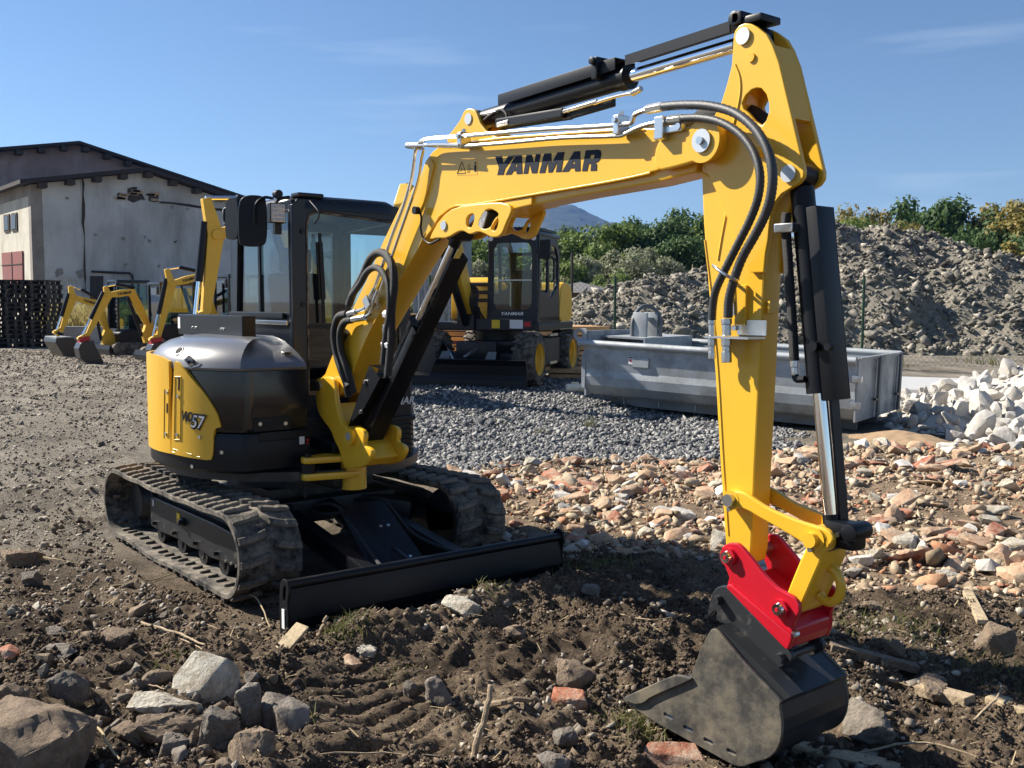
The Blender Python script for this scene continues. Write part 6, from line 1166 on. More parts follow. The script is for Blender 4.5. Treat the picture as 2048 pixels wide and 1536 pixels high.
# ---------------------------------------------------------------- small excavators in the row
def mini(lab, X, J, cabc, bucket='plain', coupler='red', size=1.0, bw=.42, tone='yellow_far', letter=True, ground=None):
    """heading -Y; all joints are pixels on the plane X = const"""
    P = {k: XP(*v, X) for k, v in J.items()}; g = gz(X, P['foot'][1]+.8) if ground is None else ground
    e = emp('compact_excavator', lab, 'excavator', (X, float(P['foot'][1])+.9, g), 'small excavators parked in a row')
    def seg(name, pts, w0, w1, hw, m=tone):
        mb = MB(); n = len(pts)
        V = []
        for i, p in enumerate(pts):
            t = np.array(pts[min(i+1, n-1)])-np.array(pts[max(i-1, 0)]); t = t/np.linalg.norm(t); nn = np.array([0, -t[2], t[1]]); w = w0[i] if hasattr(w0, '__len__') else w0+(w1-w0)*i/(n-1)
            for sx, sn in ((-hw, -w), (hw, -w), (hw, w), (-hw, w)): V.append((p[0]+sx, p[1]+nn[1]*sn, p[2]+nn[2]*sn))
        F = [(i*4+j, i*4+(j+1) % 4, i*4+4+(j+1) % 4, i*4+4+j) for i in range(n-1) for j in range(4)]+[(3, 2, 1, 0), tuple(range(n*4-4, n*4))]
        return mb.add(V, F).obj(name, m, e, bev=.012*size)
    s = size; el, er = P['elbow'], P['pivot']
    b = seg('boom', [P['foot'], P['foot']*.5+el*.5, el, el*.55+er*.45, er], [.07*s, .11*s, .125*s, .10*s, .07*s], 0, .065*s)
    MB().cyl(er-np.array([.09*s, 0, 0]), er+np.array([.09*s, 0, 0]), .07*s, n=14).obj('pivot', tone, b, smooth=True)
    ar = seg('arm', [P['top'], er, P['tip']], [.06*s, .12*s, .055*s], 0, .05*s)
    bc = MB().cyl(P['top']*.35+er*.65+np.array([0, -.10*s, 0]), P['tip']*.55+er*.45+np.array([0, -.15*s, 0]), .055*s, n=12).obj('bucket_cylinder', 'black', e, smooth=True)
    MB().cyl(P['tip']*.55+er*.45+np.array([0, -.15*s, 0]), P['tip']*.95+er*.05+np.array([0, -.14*s, 0]), .03*s, n=10).obj('rod', 'chrome', bc, smooth=True)
    ac = MB().cyl(P['top'], P['top']*.55+el*.45+np.array([0, 0, .14*s]), .03*s, n=10).obj('arm_cylinder_rod', 'chrome', e, smooth=True); MB().cyl(P['top']*.6+el*.4+np.array([0, 0, .13*s]), el+np.array([0, .1*s, .12*s]), .05*s, n=12).obj('arm_cylinder', 'black', e, smooth=True)
    MB().cyl(P['foot']+np.array([0, -.18*s, -.3*s]), el+np.array([0, -.10*s, -.14*s]), .05*s, n=12).obj('boom_cylinder', 'black', e, smooth=True)
    MB().bar(P['tip']+np.array([0, 0, .12*s]), P['tip']+np.array([0, -.22*s, .0]), .14*s, .05*s).bar(P['tip']+np.array([0, -.22*s, 0]), P['tip']+np.array([0, -.06*s, -.14*s]), .12*s, .05*s).obj('link', tone, e)
    bt = P['tip']; 
    if coupler: MB().prism([(bt[1]-.20*s, bt[2]+.02*s), (bt[1]+.08*s, bt[2]+.06*s), (bt[1]+.10*s, bt[2]-.05*s), (bt[1]-.20*s, bt[2]-.13*s)], X-.10*s, X+.10*s, ax=0).obj('quick_coupler', coupler, e, bev=.01)
    k = s
    if bucket == 'wide':
        pr = [(bt[1]-.32*k, bt[2]-.18*k), (bt[1]+.18*k, bt[2]-.16*k), (bt[1]+.34*k, bt[2]-.34*k), (bt[1]+.30*k, g+.02), (bt[1]-.10*k, g), (bt[1]-.34*k, bt[2]-.30*k)]; bw2 = .62
    else: pr = [(bt[1]-.20*k, bt[2]-.12*k), (bt[1]+.14*k, bt[2]-.06*k), (bt[1]+.18*k, bt[2]-.2*k), (bt[1]+.40*k, g+.03), (bt[1]+.36*k, g), (bt[1]-.06*k, g+.02), (bt[1]-.22*k, g+.14*k), (bt[1]-.27*k, bt[2]-.28*k)]; bw2 = bw/2
    bu = MB().prism(pr, X-bw2, X+bw2, ax=0).obj('bucket', 'bucket_black', e, bev=.012)
    if bucket == 'wide': MB().box((X, bt[1]-.08*k, bt[2]-.15*k), (bw2*1.9, .45*k, .03)).obj('bucket_top', 'galv', bu)
    fy, fz = P['foot'][1], P['foot'][2]
    MB().prism([(fy-.08*s, fz+.06*s), (fy+.12*s, fz+.06*s), (fy+.25*s, fz-.25*s), (fy+.25*s, fz-.5*s), (fy-.12*s, fz-.5*s), (fy-.18*s, fz-.25*s)], X-.10*s, X+.10*s, ax=0).obj('swing_bracket', tone, e, bev=.01)
    yb = fy+.22*s; w = .5*s
    MB().prism(round2d([(yb, fz-.40*s), (yb, fz-.05*s), (yb+.25*s, fz+.05*s), (yb+1.35*s, fz+.05*s), (yb+1.45*s, fz-.15*s), (yb+1.4*s, fz-.40*s)], 1, .15), X-.55*s, X+.55*s, ax=0).obj('body', 'black', e, bev=.03)
    MB().prism([(yb+.7*s, fz-.32*s), (yb+.7*s, fz+.09*s), (yb+1.47*s, fz+.09*s), (yb+1.5*s, fz-.32*s)], X-.57*s, X+.57*s, ax=0).obj('engine_cover', tone, e, bev=.04)
    # cab: posts, roof and glass; seen from outside only
    zt = cabc; y0, y1, z0 = yb+.0, yb+.98*s, fz+.02; x0, x1 = X-.48*s, X+.48*s
    cb = MB().box(((x0+x1)/2, (y0+y1)/2, zt-.05*s), (x1-x0+.06, y1-y0+.06, .10*s)).obj('cab_roof', 'cab_black', e, bev=.03*s)
    for a, c in ((x0, y0), (x1, y0), (x0, y1), (x1, y1)): MB().box((a, c, (z0+zt)/2), (.06*s, .06*s, zt-z0)).obj('cab_pillar', 'cab_black', cb)
    MB().box((x1-.01, (y0+y1)/2, (z0+zt)/2-.05), (.008, y1-y0-.08, zt-z0-.2)).obj('cab_window', 'glass', cb); MB().box(((x0+x1)/2, y0+.01, (z0+zt)/2-.05), (x1-x0-.08, .008, zt-z0-.2)).obj('windscreen', 'glass', cb); MB().box((x0+.01, (y0+y1)/2, (z0+zt)/2-.05), (.008, y1-y0-.08, zt-z0-.2)).obj('cab_window', 'glass', cb)
    MB().box(((x0+x1)/2, y1-.25*s, z0+.25*s), (.45*s, .4*s, .5*s)).obj('seat', 'seat', cb, bev=.04)
    MB().box((x1+.04, y0-.10*s, zt-.25*s), (.12*s, .05, .24*s)).obj('mirror', 'black', cb, bev=.02)
    # undercarriage
    zc = g+.20*s
    for sx in (-1, 1):
        st = [(yb+.55*s+math.copysign(.62*s, -math.cos(a))+.20*s*-math.cos(a), zc+.20*s*math.sin(a)) for a in np.linspace(0, 2*math.pi, 25)[:-1]]
        MB().prism(st, X+sx*.62*s-.13*s, X+sx*.62*s+.13*s, ax=0).obj('track', 'rubber', e, bev=.02)
    MB().cyl((X, yb+.55*s, g+.25*s), (X, yb+.55*s, fz-.38*s), .30*s, n=20).box((X, yb+.55*s, g+.3*s), (1.1*s, .5*s, .14*s)).obj('undercarriage_frame', 'frame_black', e)
    bd = MB().prism([(yb-.38*s, g+.02), (yb-.32*s, g+.03), (yb-.30*s, g+.30*s), (yb-.36*s, g+.32*s), (yb-.40*s, g+.18*s)], X-.74*s, X+.74*s, ax=0).obj('dozer_blade', 'black', e); MB().box((X, yb-.1*s, g+.18*s), (.5*s, .5*s, .08)).obj('push_arm', 'black', bd)
    if letter:
        d_ = er-el; d_ = d_/np.linalg.norm(d_); mid = el*.72+er*.28
        # lettering on the side that faces the photograph (+X)
        text('brand_lettering', 'YANMAR', .11*s, 'decal', b, el*.88+er*.12+np.array([.068*s, 0, -.05*s]) if d_[1] > 0 else er*.62+el*.38+np.array([.068*s, 0, -.04*s]), (0, -d_[1], -d_[2]) if d_[1] < 0 else (0, d_[1], d_[2]), (0, 0, 1), shear=.2, bold=.003, width=.40*s)
    return e
gB = gnd(180, 727, .24); gA = gnd(125, 712, .24); gC = gnd(305, 727, .24)
N_ = lambda u, v: px('N', u, v)
mini('small yellow excavator with wide grading bucket, leftmost of the row', gA[0], dict(tip=N_(300, 800), pivot=N_(420, 460), top=N_(390, 350), elbow=N_(660, 530), foot=N_(750, 790)), XP(240, 560, gA[0])[2], bucket='wide', coupler=None, size=.9)
mini('small yellow excavator with red coupler and angled arm, second in the row', gB[0], dict(tip=N_(545, 860), pivot=N_(760, 440), top=N_(735, 355), elbow=N_(985, 410), foot=N_(1150, 740)), XP(240, 563, gB[0])[2], size=.88)
mini('small yellow excavator with steep arm, half hidden by the big machine', gC[0], dict(tip=N_(1245, 870), pivot=N_(1380, 330), top=N_(1330, 185), elbow=N_(1640, 260), foot=N_(1800, 640)), XP(310, 546, gC[0])[2], size=.95)
Dp = depth_pt(412, 600, 17.2)
mini('yellow excavator right behind the big cab with its arm standing upright', Dp[0], dict(tip=(409, 640), pivot=(430, 470), top=(411, 396), elbow=(560, 440), foot=(640, 640)), 2.75, size=1.25, ground=.24)
# ---------------------------------------------------------------- wheeled excavator
WE = emp('wheeled_excavator', 'yellow and black wheeled excavator with dozer blade facing the camera', 'excavator', (-9.17, 9.2, .236)); WE.rotation_euler = (0, 0, math.radians(-57)); LOCAL[WE.name] = 'local'
def tyre(cx, cy, side):
    r, w, n = .50, .40, 48; V = []; prof_ = [(-w/2, .30), (-w/2-.012, .40), (-w/2+.03, .475), (-w*.2, r-.01), (w*.2, r-.01), (w/2-.03, .475), (w/2+.012, .40), (w/2, .30)]; k = len(prof_)
    for i in range(n):
        a = 2*math.pi*i/n
        for y, rr in prof_: V.append((cx+rr*math.cos(a), cy+y, r+rr*math.sin(a)))
    T = MB().add(V, [(i*k+j, i*k+j+1, ((i+1) % n)*k+j+1, ((i+1) % n)*k+j) for i in range(n) for j in range(k-1)]).obj('wheel', 'rubber', WE, smooth=True)
    m = MB()
    for i in range(20):
        for sg in (-1, 1):
            a = 2*math.pi*(i+(.5 if sg > 0 else 0))/20; a2 = a+.16; q0 = (cx+(r+.005)*math.cos(a), cy, r+(r+.005)*math.sin(a)); q1 = (cx+.455*math.cos(a2), cy+sg*(w/2+.01), r+.455*math.sin(a2)); qm = (cx+(r+.006)*math.cos((a+a2)/2), cy+sg*w*.30, r+(r+.006)*math.sin((a+a2)/2))
            up = (math.cos(a), 0, math.sin(a)); MB().bar(q0, qm, .06, .05, up).bar(qm, q1, .06, .05, up).obj('tread_lug', 'rubber', T)
    rim = MB(); n = 32; yy = cy+side*(w/2-.02); V = []
    pr = [(.31, .03), (.30, .0), (.27, -.02), (.25, -.10), (.20, -.12), (.12, -.11), (.10, -.07), (.0, -.06)]
    for i in range(n):
        a = 2*math.pi*i/n
        for rr, d in pr: V.append((cx+rr*math.cos(a), yy+side*d, r+rr*math.sin(a)))
    k = len(pr); rim.add(V, [(i*k+j, i*k+j+1, ((i+1) % n)*k+j+1, ((i+1) % n)*k+j) for i in range(n) for j in range(k-1)]).obj('rim', 'yellow_far', T, smooth=True)
for cx in (1.225, -1.225):
    for s in (-1, 1): tyre(cx, s*.95, s)
MB().box((0, 0, .66), (3.1, .8, .32)).box((1.2, 0, .5), (.25, 1.5, .22)).box((-1.2, 0, .5), (.25, 1.5, .22)).obj('chassis', 'frame_black', WE, bev=.02)
MB().box((0, .85, .62), (1.1, .4, .5)).obj('step_box', 'frame_black', WE, bev=.02); MB().box((0, 1.06, .38), (.5, .04, .05)).box((0, 1.06, .93), (.55, .05, .05)).obj('step', 'zinc', WE)
MB().cyl((0, 0, .8), (0, 0, 1.02), .55, n=36).obj('swing_bearing', 'frame_black', WE, smooth=True)
WB_ = MB().prism([(2.02, .02), (2.10, .03), (2.04, .25), (2.06, .42), (2.12, .52), (2.06, .53), (1.98, .40), (1.96, .22)], -1.15, 1.15).obj('dozer_blade', 'black', WE); MB().box((2.09, 0, .08), (.02, 2.28, .14)).obj('cutting_edge', 'cab_black', WB_)
for y in (-.45, .45): MB().bar((1.4, y, .45), (2.0, y, .30), .1, .1).obj('push_arm', 'black', WB_); MB().add([(2.02, y-.1, .53), (2.02, y+.1, .53), (1.9, y+.08, .66), (1.9, y-.08, .66)], [(0, 1, 2, 3)]).obj('gusset', 'galv_dark', WB_)
for a, b_ in (((1.3, -.7, .75), (1.95, -.3, .5)), ((1.3, .1, .8), (1.9, -.1, .55))): MB().bar(a, b_, .035, .035).obj('linkage_rod', 'zinc', WE)
MB().box((1.38, 0, .80), (.06, 1.6, .06)).obj('front_crossbar', 'frame_black', WE); 
for y in (-.42, .02): MB().box((1.42, y, .80), (.02, .14, .05)).obj('reflector', 'red', WE)
# superstructure
MB().box((-.15, 0, 1.10), (2.5, 2.2, .16)).obj('deck', 'frame_black', WE, bev=.03)
MB().box((1.08, .42, 1.14), (.10, 1.15, .22)).obj('front_skirt', 'frame_black', WE, bev=.02)
for y, m, w in ((.25, 'sticker_yellow', .16), (.66, 'white', .26), (.88, 'red', .12)): MB().box((1.135, y, 1.15), (.01, w, .16 if m != 'red' else .09)).obj('sticker', m, WE)
hood = MB().prism(round2d([(-1.45, 1.15), (-1.45, 1.85), (-1.2, 2.02), (-.1, 2.08), (.05, 1.95), (.08, 1.5), (.08, 1.15)], 1, .2), -1.08, .0).obj('engine_hood', 'yellow_far', WE, bev=.03)
for i, z in enumerate((1.92, 1.76, 1.60)): MB().box((.075, -.55, z), (.05, .80-.04*i, .075)).obj('grille_slot', 'hole', hood, bev=.02)
MB().prism(round2d([(-1.40, 1.15), (-1.40, 1.75), (-1.25, 1.95), (-.62, 1.98), (-.52, 1.8), (-.40, 1.15)], 1, .2), .02, 1.08).obj('rear_cover', 'yellow_far', WE, bev=.03)
MB().box((-.9, 1.085, 1.10), (1.0, .02, .16)).obj('side_rail', 'zinc', WE)
# cab
CB = MB().box((.34, .56, 1.24), (1.50, 1.02, .14)).obj('cab', 'cab_black', WE, bev=.02); cx0, cx1, cy0, cy1, cz0, cz1 = -.42, 1.08, .05, 1.07, 1.2, 2.82
plate('cab_front', [(cy0, cz0), (cy0+.03, cz1), (cy1-.03, cz1), (cy1, cz0)], cx1-.06, cx1, 'cab_black', CB, bev=.01, ax=0, holes=[round2d([(cy0+.13, 1.42), (cy0+.13, 2.68), (cy1-.13, 2.68), (cy1-.13, 1.42)], 2, .1)])
MB().add([(cx1-.02, cy0+.1, 1.40), (cx1-.02, cy1-.1, 1.40), (cx1-.02, cy1-.1, 2.70), (cx1-.02, cy0+.1, 2.70)], [(0, 1, 2, 3)]).obj('windscreen', 'glass', CB)
side_o = [(cx0, cz0), (cx0, cz1-.25), (cx0+.25, cz1), (cx1-.06, cz1), (cx1-.06, cz0)]; d1 = round2d([(.42, 1.75), (.42, 2.66), (.94, 2.66), (.94, 1.75)], 2, .1); d2 = round2d([(.30, 1.60), (.34, 2.66), (-.10, 2.66), (-.32, 2.45), (-.32, 1.9)], 2, .12)
for y in (cy1, cy0+.05): plate('cab_side', side_o, y-.05, y, 'cab_black', CB, bev=.01, holes=[d1, d2]); MB().add([(a, y-.025, b) for a, b in d1], [tuple(range(len(d1)))]).obj('side_glass', 'glass', CB); MB().add([(a, y-.025, b) for a, b in d2], [tuple(range(len(d2)))]).obj('side_glass', 'glass', CB)
plate('cab_rear', [(cy0, cz0), (cy0, cz1-.25), (cy1, cz1-.25), (cy1, cz0)], cx0, cx0+.05, 'cab_black', CB, ax=0, bev=.01, holes=[[(cy0+.12, 1.8), (cy0+.12, 2.5), (cy1-.12, 2.5), (cy1-.12, 1.8)]])
RFW = MB().box(((cx0+cx1)/2, (cy0+cy1)/2, cz1+.03), (cx1-cx0+.02, cy1-cy0+.02, .10)).obj('cab_roof', 'cab_black', CB, bev=.04)
for i in range(12): MB().box(((cx0+cx1)/2+.05, (cy0+cy1)/2-.44+i*.08, cz1+.13), (cx1-cx0-.1, .035, .05)).obj('guard_slat', 'black', RFW)
MB().box((cx1-.06, (cy0+cy1)/2, cz1+.11), (.05, 1.0, .06)).obj('guard_bar', 'black', RFW)
MB().box((cx1-.03, .56, 1.98), (.02, .80, .025)).obj('windscreen_bar', 'zinc', CB); MB().box((.15, .56, 1.75), (.5, .5, .9)).obj('operator_seat', 'seat', CB, bev=.08)
MB().tube([(.75, .45, 1.3), (.72, .45, 1.95)], .05, 10).obj('steering_column', 'galv_dark', CB, smooth=True); MB().tube([(.70+.16*math.cos(a)*.4, .45+.18*math.sin(a), 2.02+.16*math.cos(a)) for a in np.linspace(0, 2*math.pi, 24)], .015, 6).obj('steering_wheel', 'black', CB, smooth=True)
mr_ = MB().box((cx1+.06, cy1+.14, 2.55), (.05, .22, .36)).obj('mirror', 'black', CB, bev=.02); MB().bar((cx1, cy1-.05, 2.5), (cx1+.06, cy1+.10, 2.52), .03, .03).obj('mirror_arm', 'black', mr_)
MB().tube([(.30, cy1+.03, 2.45), (.30, cy1+.08, 2.4), (.30, cy1+.08, 2.0), (.30, cy1+.03, 1.95)], .018, 6).obj('grab_rail', 'black', CB)
for y in (.13, .98): MB().cyl((cx1, y, 2.76), (cx1+.02, y, 2.76), .045, n=16).obj('roof_lamp', 'white', CB, smooth=True)
text('brand_lettering', 'YANMAR', .085, 'white', CB, (cx1+.003, .34, 1.32), (0, 1, 0), (0, 0, 1), bold=.002, width=.44)
# boom going forward and up, arm and bucket ahead of the machine (mostly behind the nearer excavator)
def wseg(name, pts, ws, hw, y=-.35, m='yellow_far'):
    V = []; n = len(pts)
    for i, (x, z) in enumerate(pts):
        t = np.array(pts[min(i+1, n-1)])-np.array(pts[max(i-1, 0)]); t = t/np.linalg.norm(t); nx, nz = -t[1], t[0]
        for sy, sn in ((-hw, -ws[i]), (hw, -ws[i]), (hw, ws[i]), (-hw, ws[i])): V.append((x+nx*sn, y+sy, z+nz*sn))
    return MB().add(V, [(i*4+j, i*4+(j+1) % 4, i*4+4+(j+1) % 4, i*4+4+j) for i in range(n-1) for j in range(4)]+[(3, 2, 1, 0), tuple(range(n*4-4, n*4))]).obj(name, m, WE, bev=.02)
wb_ = wseg('boom', [(1.0, 1.35), (1.5, 2.0), (2.0, 2.75), (2.8, 3.15), (4.0, 3.1)], [.14, .20, .24, .20, .12], .13); wseg('arm', [(3.85, 3.45), (4.0, 3.1), (4.1, 2.2), (4.05, 1.3)], [.10, .2, .14, .09], .10)
MB().prism([(3.8, 1.25), (4.2, 1.3), (4.5, .9), (4.35, .45), (3.9, .35), (3.6, .6)], -.75, .05).obj('bucket', 'bucket_black', WE, bev=.02)
MB().cyl((1.15, -.35, 1.15), (2.35, -.35, 2.55), .075, n=14).obj('boom_cylinder', 'black', WE, smooth=True); MB().cyl((2.2, -.35, 3.25), (3.85, -.35, 3.45), .06, n=14).obj('arm_cylinder', 'black', WE, smooth=True)
MB().box((1.0, -.35, 1.25), (.35, .36, .45)).obj('boom_foot', 'frame_black', WE, bev=.03); MB().tube([(1.1, -.52, 1.4), (1.5, -.52, 1.9), (1.9, -.52, 2.5)], .03, 8).obj('hydraulic_line', 'steel_tube', WE, smooth=True)
for k in range(5): MB().tube(catmull([(1.0, -.3+k*.07, 1.2), (1.25+k*.05, -.25+k*.06, 1.5), (1.2, -.3+k*.05, 1.8), (1.35, -.33, 2.0)], 5), .022, 8).obj('hydraulic_hose', 'hose', WE, smooth=True)
# ---------------------------------------------------------------- steel roll-off container
CT = emp('steel_container', 'open galvanised steel roll-off container behind the excavator arm', 'container', (-.987, 8.808, 0)); CT.rotation_euler = (0, -math.radians(1.75), math.radians(195.7)); LOCAL[CT.name] = 'local'
CL, CW, CH = 4.27, 2.24, 1.055     # local: x from the doors to the front, y = -W .. 0 across (far side negative)
def trough(y, s):  # side wall profile, s = outward
    return [(y, CH), (y, .75), (y-s*.015, .60), (y, .50), (y-s*.02, .36), (y-s*.14, .22), (y-s*.20, .20)]
near_y, far_y = 0., -CW
for nm_, y, s in (('near_side', near_y, 1), ('far_side', far_y, -1)):
    P = trough(y, s); th = .012; Q = [(a-s*th, b) for a, b in P]; poly = P+Q[::-1]; o_ = MB().prism([(a, b) for a, b in poly], .0, CL, ax=0).obj(nm_, 'galv', CT)
    MB().cyl((-.01, y+s*.03, CH-.03), (CL+.12, y+s*.03, CH-.03), .055, n=16).obj('top_rail', 'galv', o_, smooth=True)
MB().box((CL/2, -CW/2, .20), (CL, CW-.4, .03)).obj('floor', 'galv_dark', CT)
MB().box((CL+.005, -CW/2, .68), (.03, CW-.06, 1.0)).obj('front_wall', 'galv', CT); MB().box((CL-.35, -CW/2-.2, 1.12), (.9, CW-.5, .03)).box((CL-.80, -CW/2-.2, 1.02), (.03, CW-.5, .22)).box((CL+.02, -CW/2, 1.14), (.03, CW, .16)).obj('front_cover', 'galv', CT)
for y in (-.55, -1.55): MB().box((CL/2-.05, y, .10), (CL-.3, .08, .17)).obj('skid_rail', 'galv_dark', CT, bev=.01)
MB().prism([(.5, .05), (.3, .21), (CL-.25, .21), (CL-.75, .05)], -.34, -.30).obj('under_skirt', 'galv_dark', CT)
for i in range(6): MB().box((.6+i*.62, -.29, .13), (.015, .02, .12)).obj('skirt_rib', 'galv', CT)
hb = MB().box((CL-.55, -.95, 1.42), (.10, .42, .06)).box((CL-.55, -1.14, 1.28), (.26, .05, .50)).box((CL-.55, -.76, 1.28), (.26, .05, .50)).obj('lifting_hook_frame', 'galv', CT, bev=.01)
MB().tube(catmull([(CL-.72, -1.16, 1.05), (CL-.70, -1.16, 1.45), (CL-.55, -1.1, 1.62), (CL-.45, -.95, 1.60), (CL-.42, -.76, 1.42), (CL-.42, -.74, 1.08)], 5), .035, 8).obj('hook_bar', 'galv_dark', hb, smooth=True)
pl_ = plate('front_bracket', round2d([(CL-.02, .98), (CL+.30, 1.06), (CL+.30, 1.24), (CL+.02, 1.26)], 1), -.12, -.09, 'galv', CT, holes=[circ2((CL+.19, 1.15), .06)]); 
MB().box((CL-1.0, .012, .78), (.28, .025, .16)).obj('name_plate', 'galv', CT, bev=.006); sk = MB().box((CL-.82, .012, .80), (.07, .006, .12)).obj('sticker', 'white', CT); MB().cyl((CL-.82, .015, .80), (CL-.82, .019, .80), .022, n=12).obj('sticker_dot', 'red', sk); MB().box((CL-.82, .016, .845), (.06, .003, .02)).obj('sticker_stripe', 'cab_black', sk)
MB().prism([(CL, .30), (CL+.06, .32), (CL+.08, .80), (CL+.0, .98)], -.05, .004).obj('front_edge', 'galv', CT)
dr = MB()
for y0_, y1_d in ((-1.10, -.02), (-CW+.02, -1.14)):
    D_ = MB().box((-.015, (y0_+y1_d)/2, .62), (.03, y1_d-y0_, .88)).obj('door', 'galv', CT, bev=.006)
    MB().box((-.05, y0_+.12, .62), (.05, .10, .86)).obj('door_post', 'galv_dark', D_, bev=.01); MB().cyl((-.06, y0_+.32, .2), (-.06, y0_+.32, 1.02), .018, n=8).obj('lock_bar', 'galv', D_)
    MB().box((-.075, y0_+.30, .45), (.04, .16, .03)).obj('lock_handle', 'frame_black', D_)
for z in (.42, .78): MB().box((-.03, .01, z), (.13, .05, .09)).box((-.03, .035, z), (.05, .03, .05)).obj('hinge', 'zinc', CT, bev=.006)
MB().box((-.03, -CW/2, 1.055), (.05, CW-.1, .03)).obj('door_top', 'galv', CT)
# ---------------------------------------------------------------- concrete path, canister, shed, fence
pth = [on_ground(a, b) for a, b in ((1560, 752), (2120, 790), (2120, 840), (1860, 812), (1560, 783))]
MB().prism([(p[0], p[1]) for p in pth], .04, .27, ax=2).obj('concrete_path', 'concrete', None, kind='structure')
q = on_ground(1150, 786); Rz = Matrix.Rotation(math.radians(60), 3, 'Z')
CN = emp('plastic_canister', 'cream white plastic canister lying on the gravel', 'canister', tuple(q)); a_ = Rz @ Vector((.17, 0, 0)); qv = Vector(q)+Vector((0, 0, .085))
MB().cyl(qv-a_, qv+a_, .085, n=20).obj('body', 'plastic_white', CN, bev=.018); MB().cyl(qv+a_, qv+a_*1.18, .035, n=14).obj('cap', 'plastic_white', CN, smooth=True); MB().bar(qv-a_*.4+Vector((0, 0, .10)), qv+a_*.4+Vector((0, 0, .10)), .03, .03).obj('grip', 'plastic_white', CN, bev=.008)
# hipped wooden shed
sc = depth_pt(1160, 600, 48); SHD = emp('garden_shed', 'brown wooden shed with grey hipped roof behind the fence', 'shed', (sc[0], sc[1], 0)); Rs = Matrix.Rotation(math.radians(30), 3, 'Z')
def sh(x, y, z): v = Rs @ Vector((x, y, 0)); return (sc[0]+v.x, sc[1]+v.y, z)
wz, tz_ = depth_pt(1160, 584, 48)[2], depth_pt(1160, 568, 48)[2]
MB().add([sh(-1.4, -1.4, 0), sh(1.4, -1.4, 0), sh(1.4, 1.4, 0), sh(-1.4, 1.4, 0), sh(-1.4, -1.4, wz), sh(1.4, -1.4, wz), sh(1.4, 1.4, wz), sh(-1.4, 1.4, wz)], [(0, 1, 5, 4), (1, 2, 6, 5), (2, 3, 7, 6), (3, 0, 4, 7)]).obj('wall', 'shed_wood', SHD)
for k in range(10):
    for (xx, yy) in ((-1.41+.31*k, -1.42), (1.42, -1.41+.31*k)): p_ = sh(xx, yy, wz/2); MB().box(p_, (.05, .05, wz)).obj('plank', 'shed_wood', SHD)
MB().add([sh(-1.9, -1.9, wz-.05), sh(1.9, -1.9, wz-.05), sh(1.9, 1.9, wz-.05), sh(-1.9, 1.9, wz-.05), sh(0, 0, tz_+.1)], [(0, 1, 4), (1, 2, 4), (2, 3, 4), (3, 0, 4), (3, 2, 1, 0)]).obj('roof', 'shingle', SHD)
# green wire fence in front of the heap
FN = emp('wire_fence', 'green chain link fence with round posts in front of the spoil heap', 'fence', tuple(depth_pt(1478, 700, 25)*[1, 1, 0]))
fps = [depth_pt(a, 606, d) for a, d in ((860, 25), (981, 25), (1105, 25), (1230, 25), (1478, 25), (1727, 25), (2115, 24), (2400, 23))]; ft = 2.46
for p_ in fps: MB().cyl((p_[0], p_[1], 0), (p_[0], p_[1], ft), .035, n=10).obj('post', 'fence_green', FN, smooth=True)
mw = MB(); A0, A1 = fps[0]*[1, 1, 0], fps[-1]*[1, 1, 0]
for z in (ft-.05, 1.5, .6):
    for p_, q_ in zip(fps, fps[1:]): mw.bar((p_[0], p_[1], z), (q_[0], q_[1], z), .006, .006)
for p_, q_ in zip(fps, fps[1:]):
    L_ = np.linalg.norm((q_-p_)[:2]); n_ = int(L_/.13); H_ = ft-.3; d_ = (q_-p_)/L_
    for i in range(-int(H_/.13), n_):
        for sg in (1, -1):
            u0, z0_ = i*.13, .25
            u1, z1_ = u0+H_, ft-.05
            c0u, c1u = max(u0, 0), min(u1, L_)
            if c1u-c0u < .05: continue
            za, zb_ = z0_+(c0u-u0), z0_+(c1u-u0)
            if sg < 0: za, zb_ = ft-.05-(c0u-u0), ft-.05-(c1u-u0)
            a3 = p_+d_*c0u; b3 = p_+d_*c1u; mw.bar((a3[0], a3[1], za), (b3[0], b3[1], zb_), .0045, .0045)
mw.obj('wire_mesh', 'wire', FN, kind='stuff')
pp = depth_pt(1144, 560, 40); PO = MB().cyl((pp[0], pp[1], 0), (pp[0], pp[1], depth_pt(1144, 505, 40)[2]), .05, n=8).obj('pole', 'roof_edge', None, label='thin dark pole standing beside the garden shed', cat='pole')
# ---------------------------------------------------------------- trees and hills
def leaf_cloud(seed, n, clumps, leaf, squash=1.):
    rng = np.random.default_rng(seed); C = []
    for i in range(clumps):
        a = rng.uniform(0, 6.28); z = rng.beta(2.0, 1.6); r = math.sqrt(max(0, 1-((z-.45)/.60)**2))*.42*rng.uniform(.55, 1.05); C.append((r*math.cos(a), r*math.sin(a), .10+z*.82, rng.uniform(.10, .19)))
    C = np.array(C); k = rng.integers(0, clumps, n); v = rng.normal(size=(n, 3)); v /= np.linalg.norm(v, axis=1)[:, None]; rad = C[k, 3:4]*rng.uniform(.45, 1.08, (n, 1)); P = C[k, :3]+v*rad*np.array([1, 1, .8])
    N = v+rng.normal(0, .55, (n, 3)); N[:, 2] += .35; N /= np.linalg.norm(N, axis=1)[:, None]; T = np.cross(N, rng.normal(size=(n, 3))); T /= np.linalg.norm(T, axis=1)[:, None]; B = np.cross(N, T); s = leaf*rng.uniform(.6, 1.3, (n, 1))
    V = np.stack([P-T*s, P+B*s*.55, P+T*s, P-B*s*.55], 1).reshape(-1, 3); F = np.arange(n*4).reshape(n, 4); return V, F, C
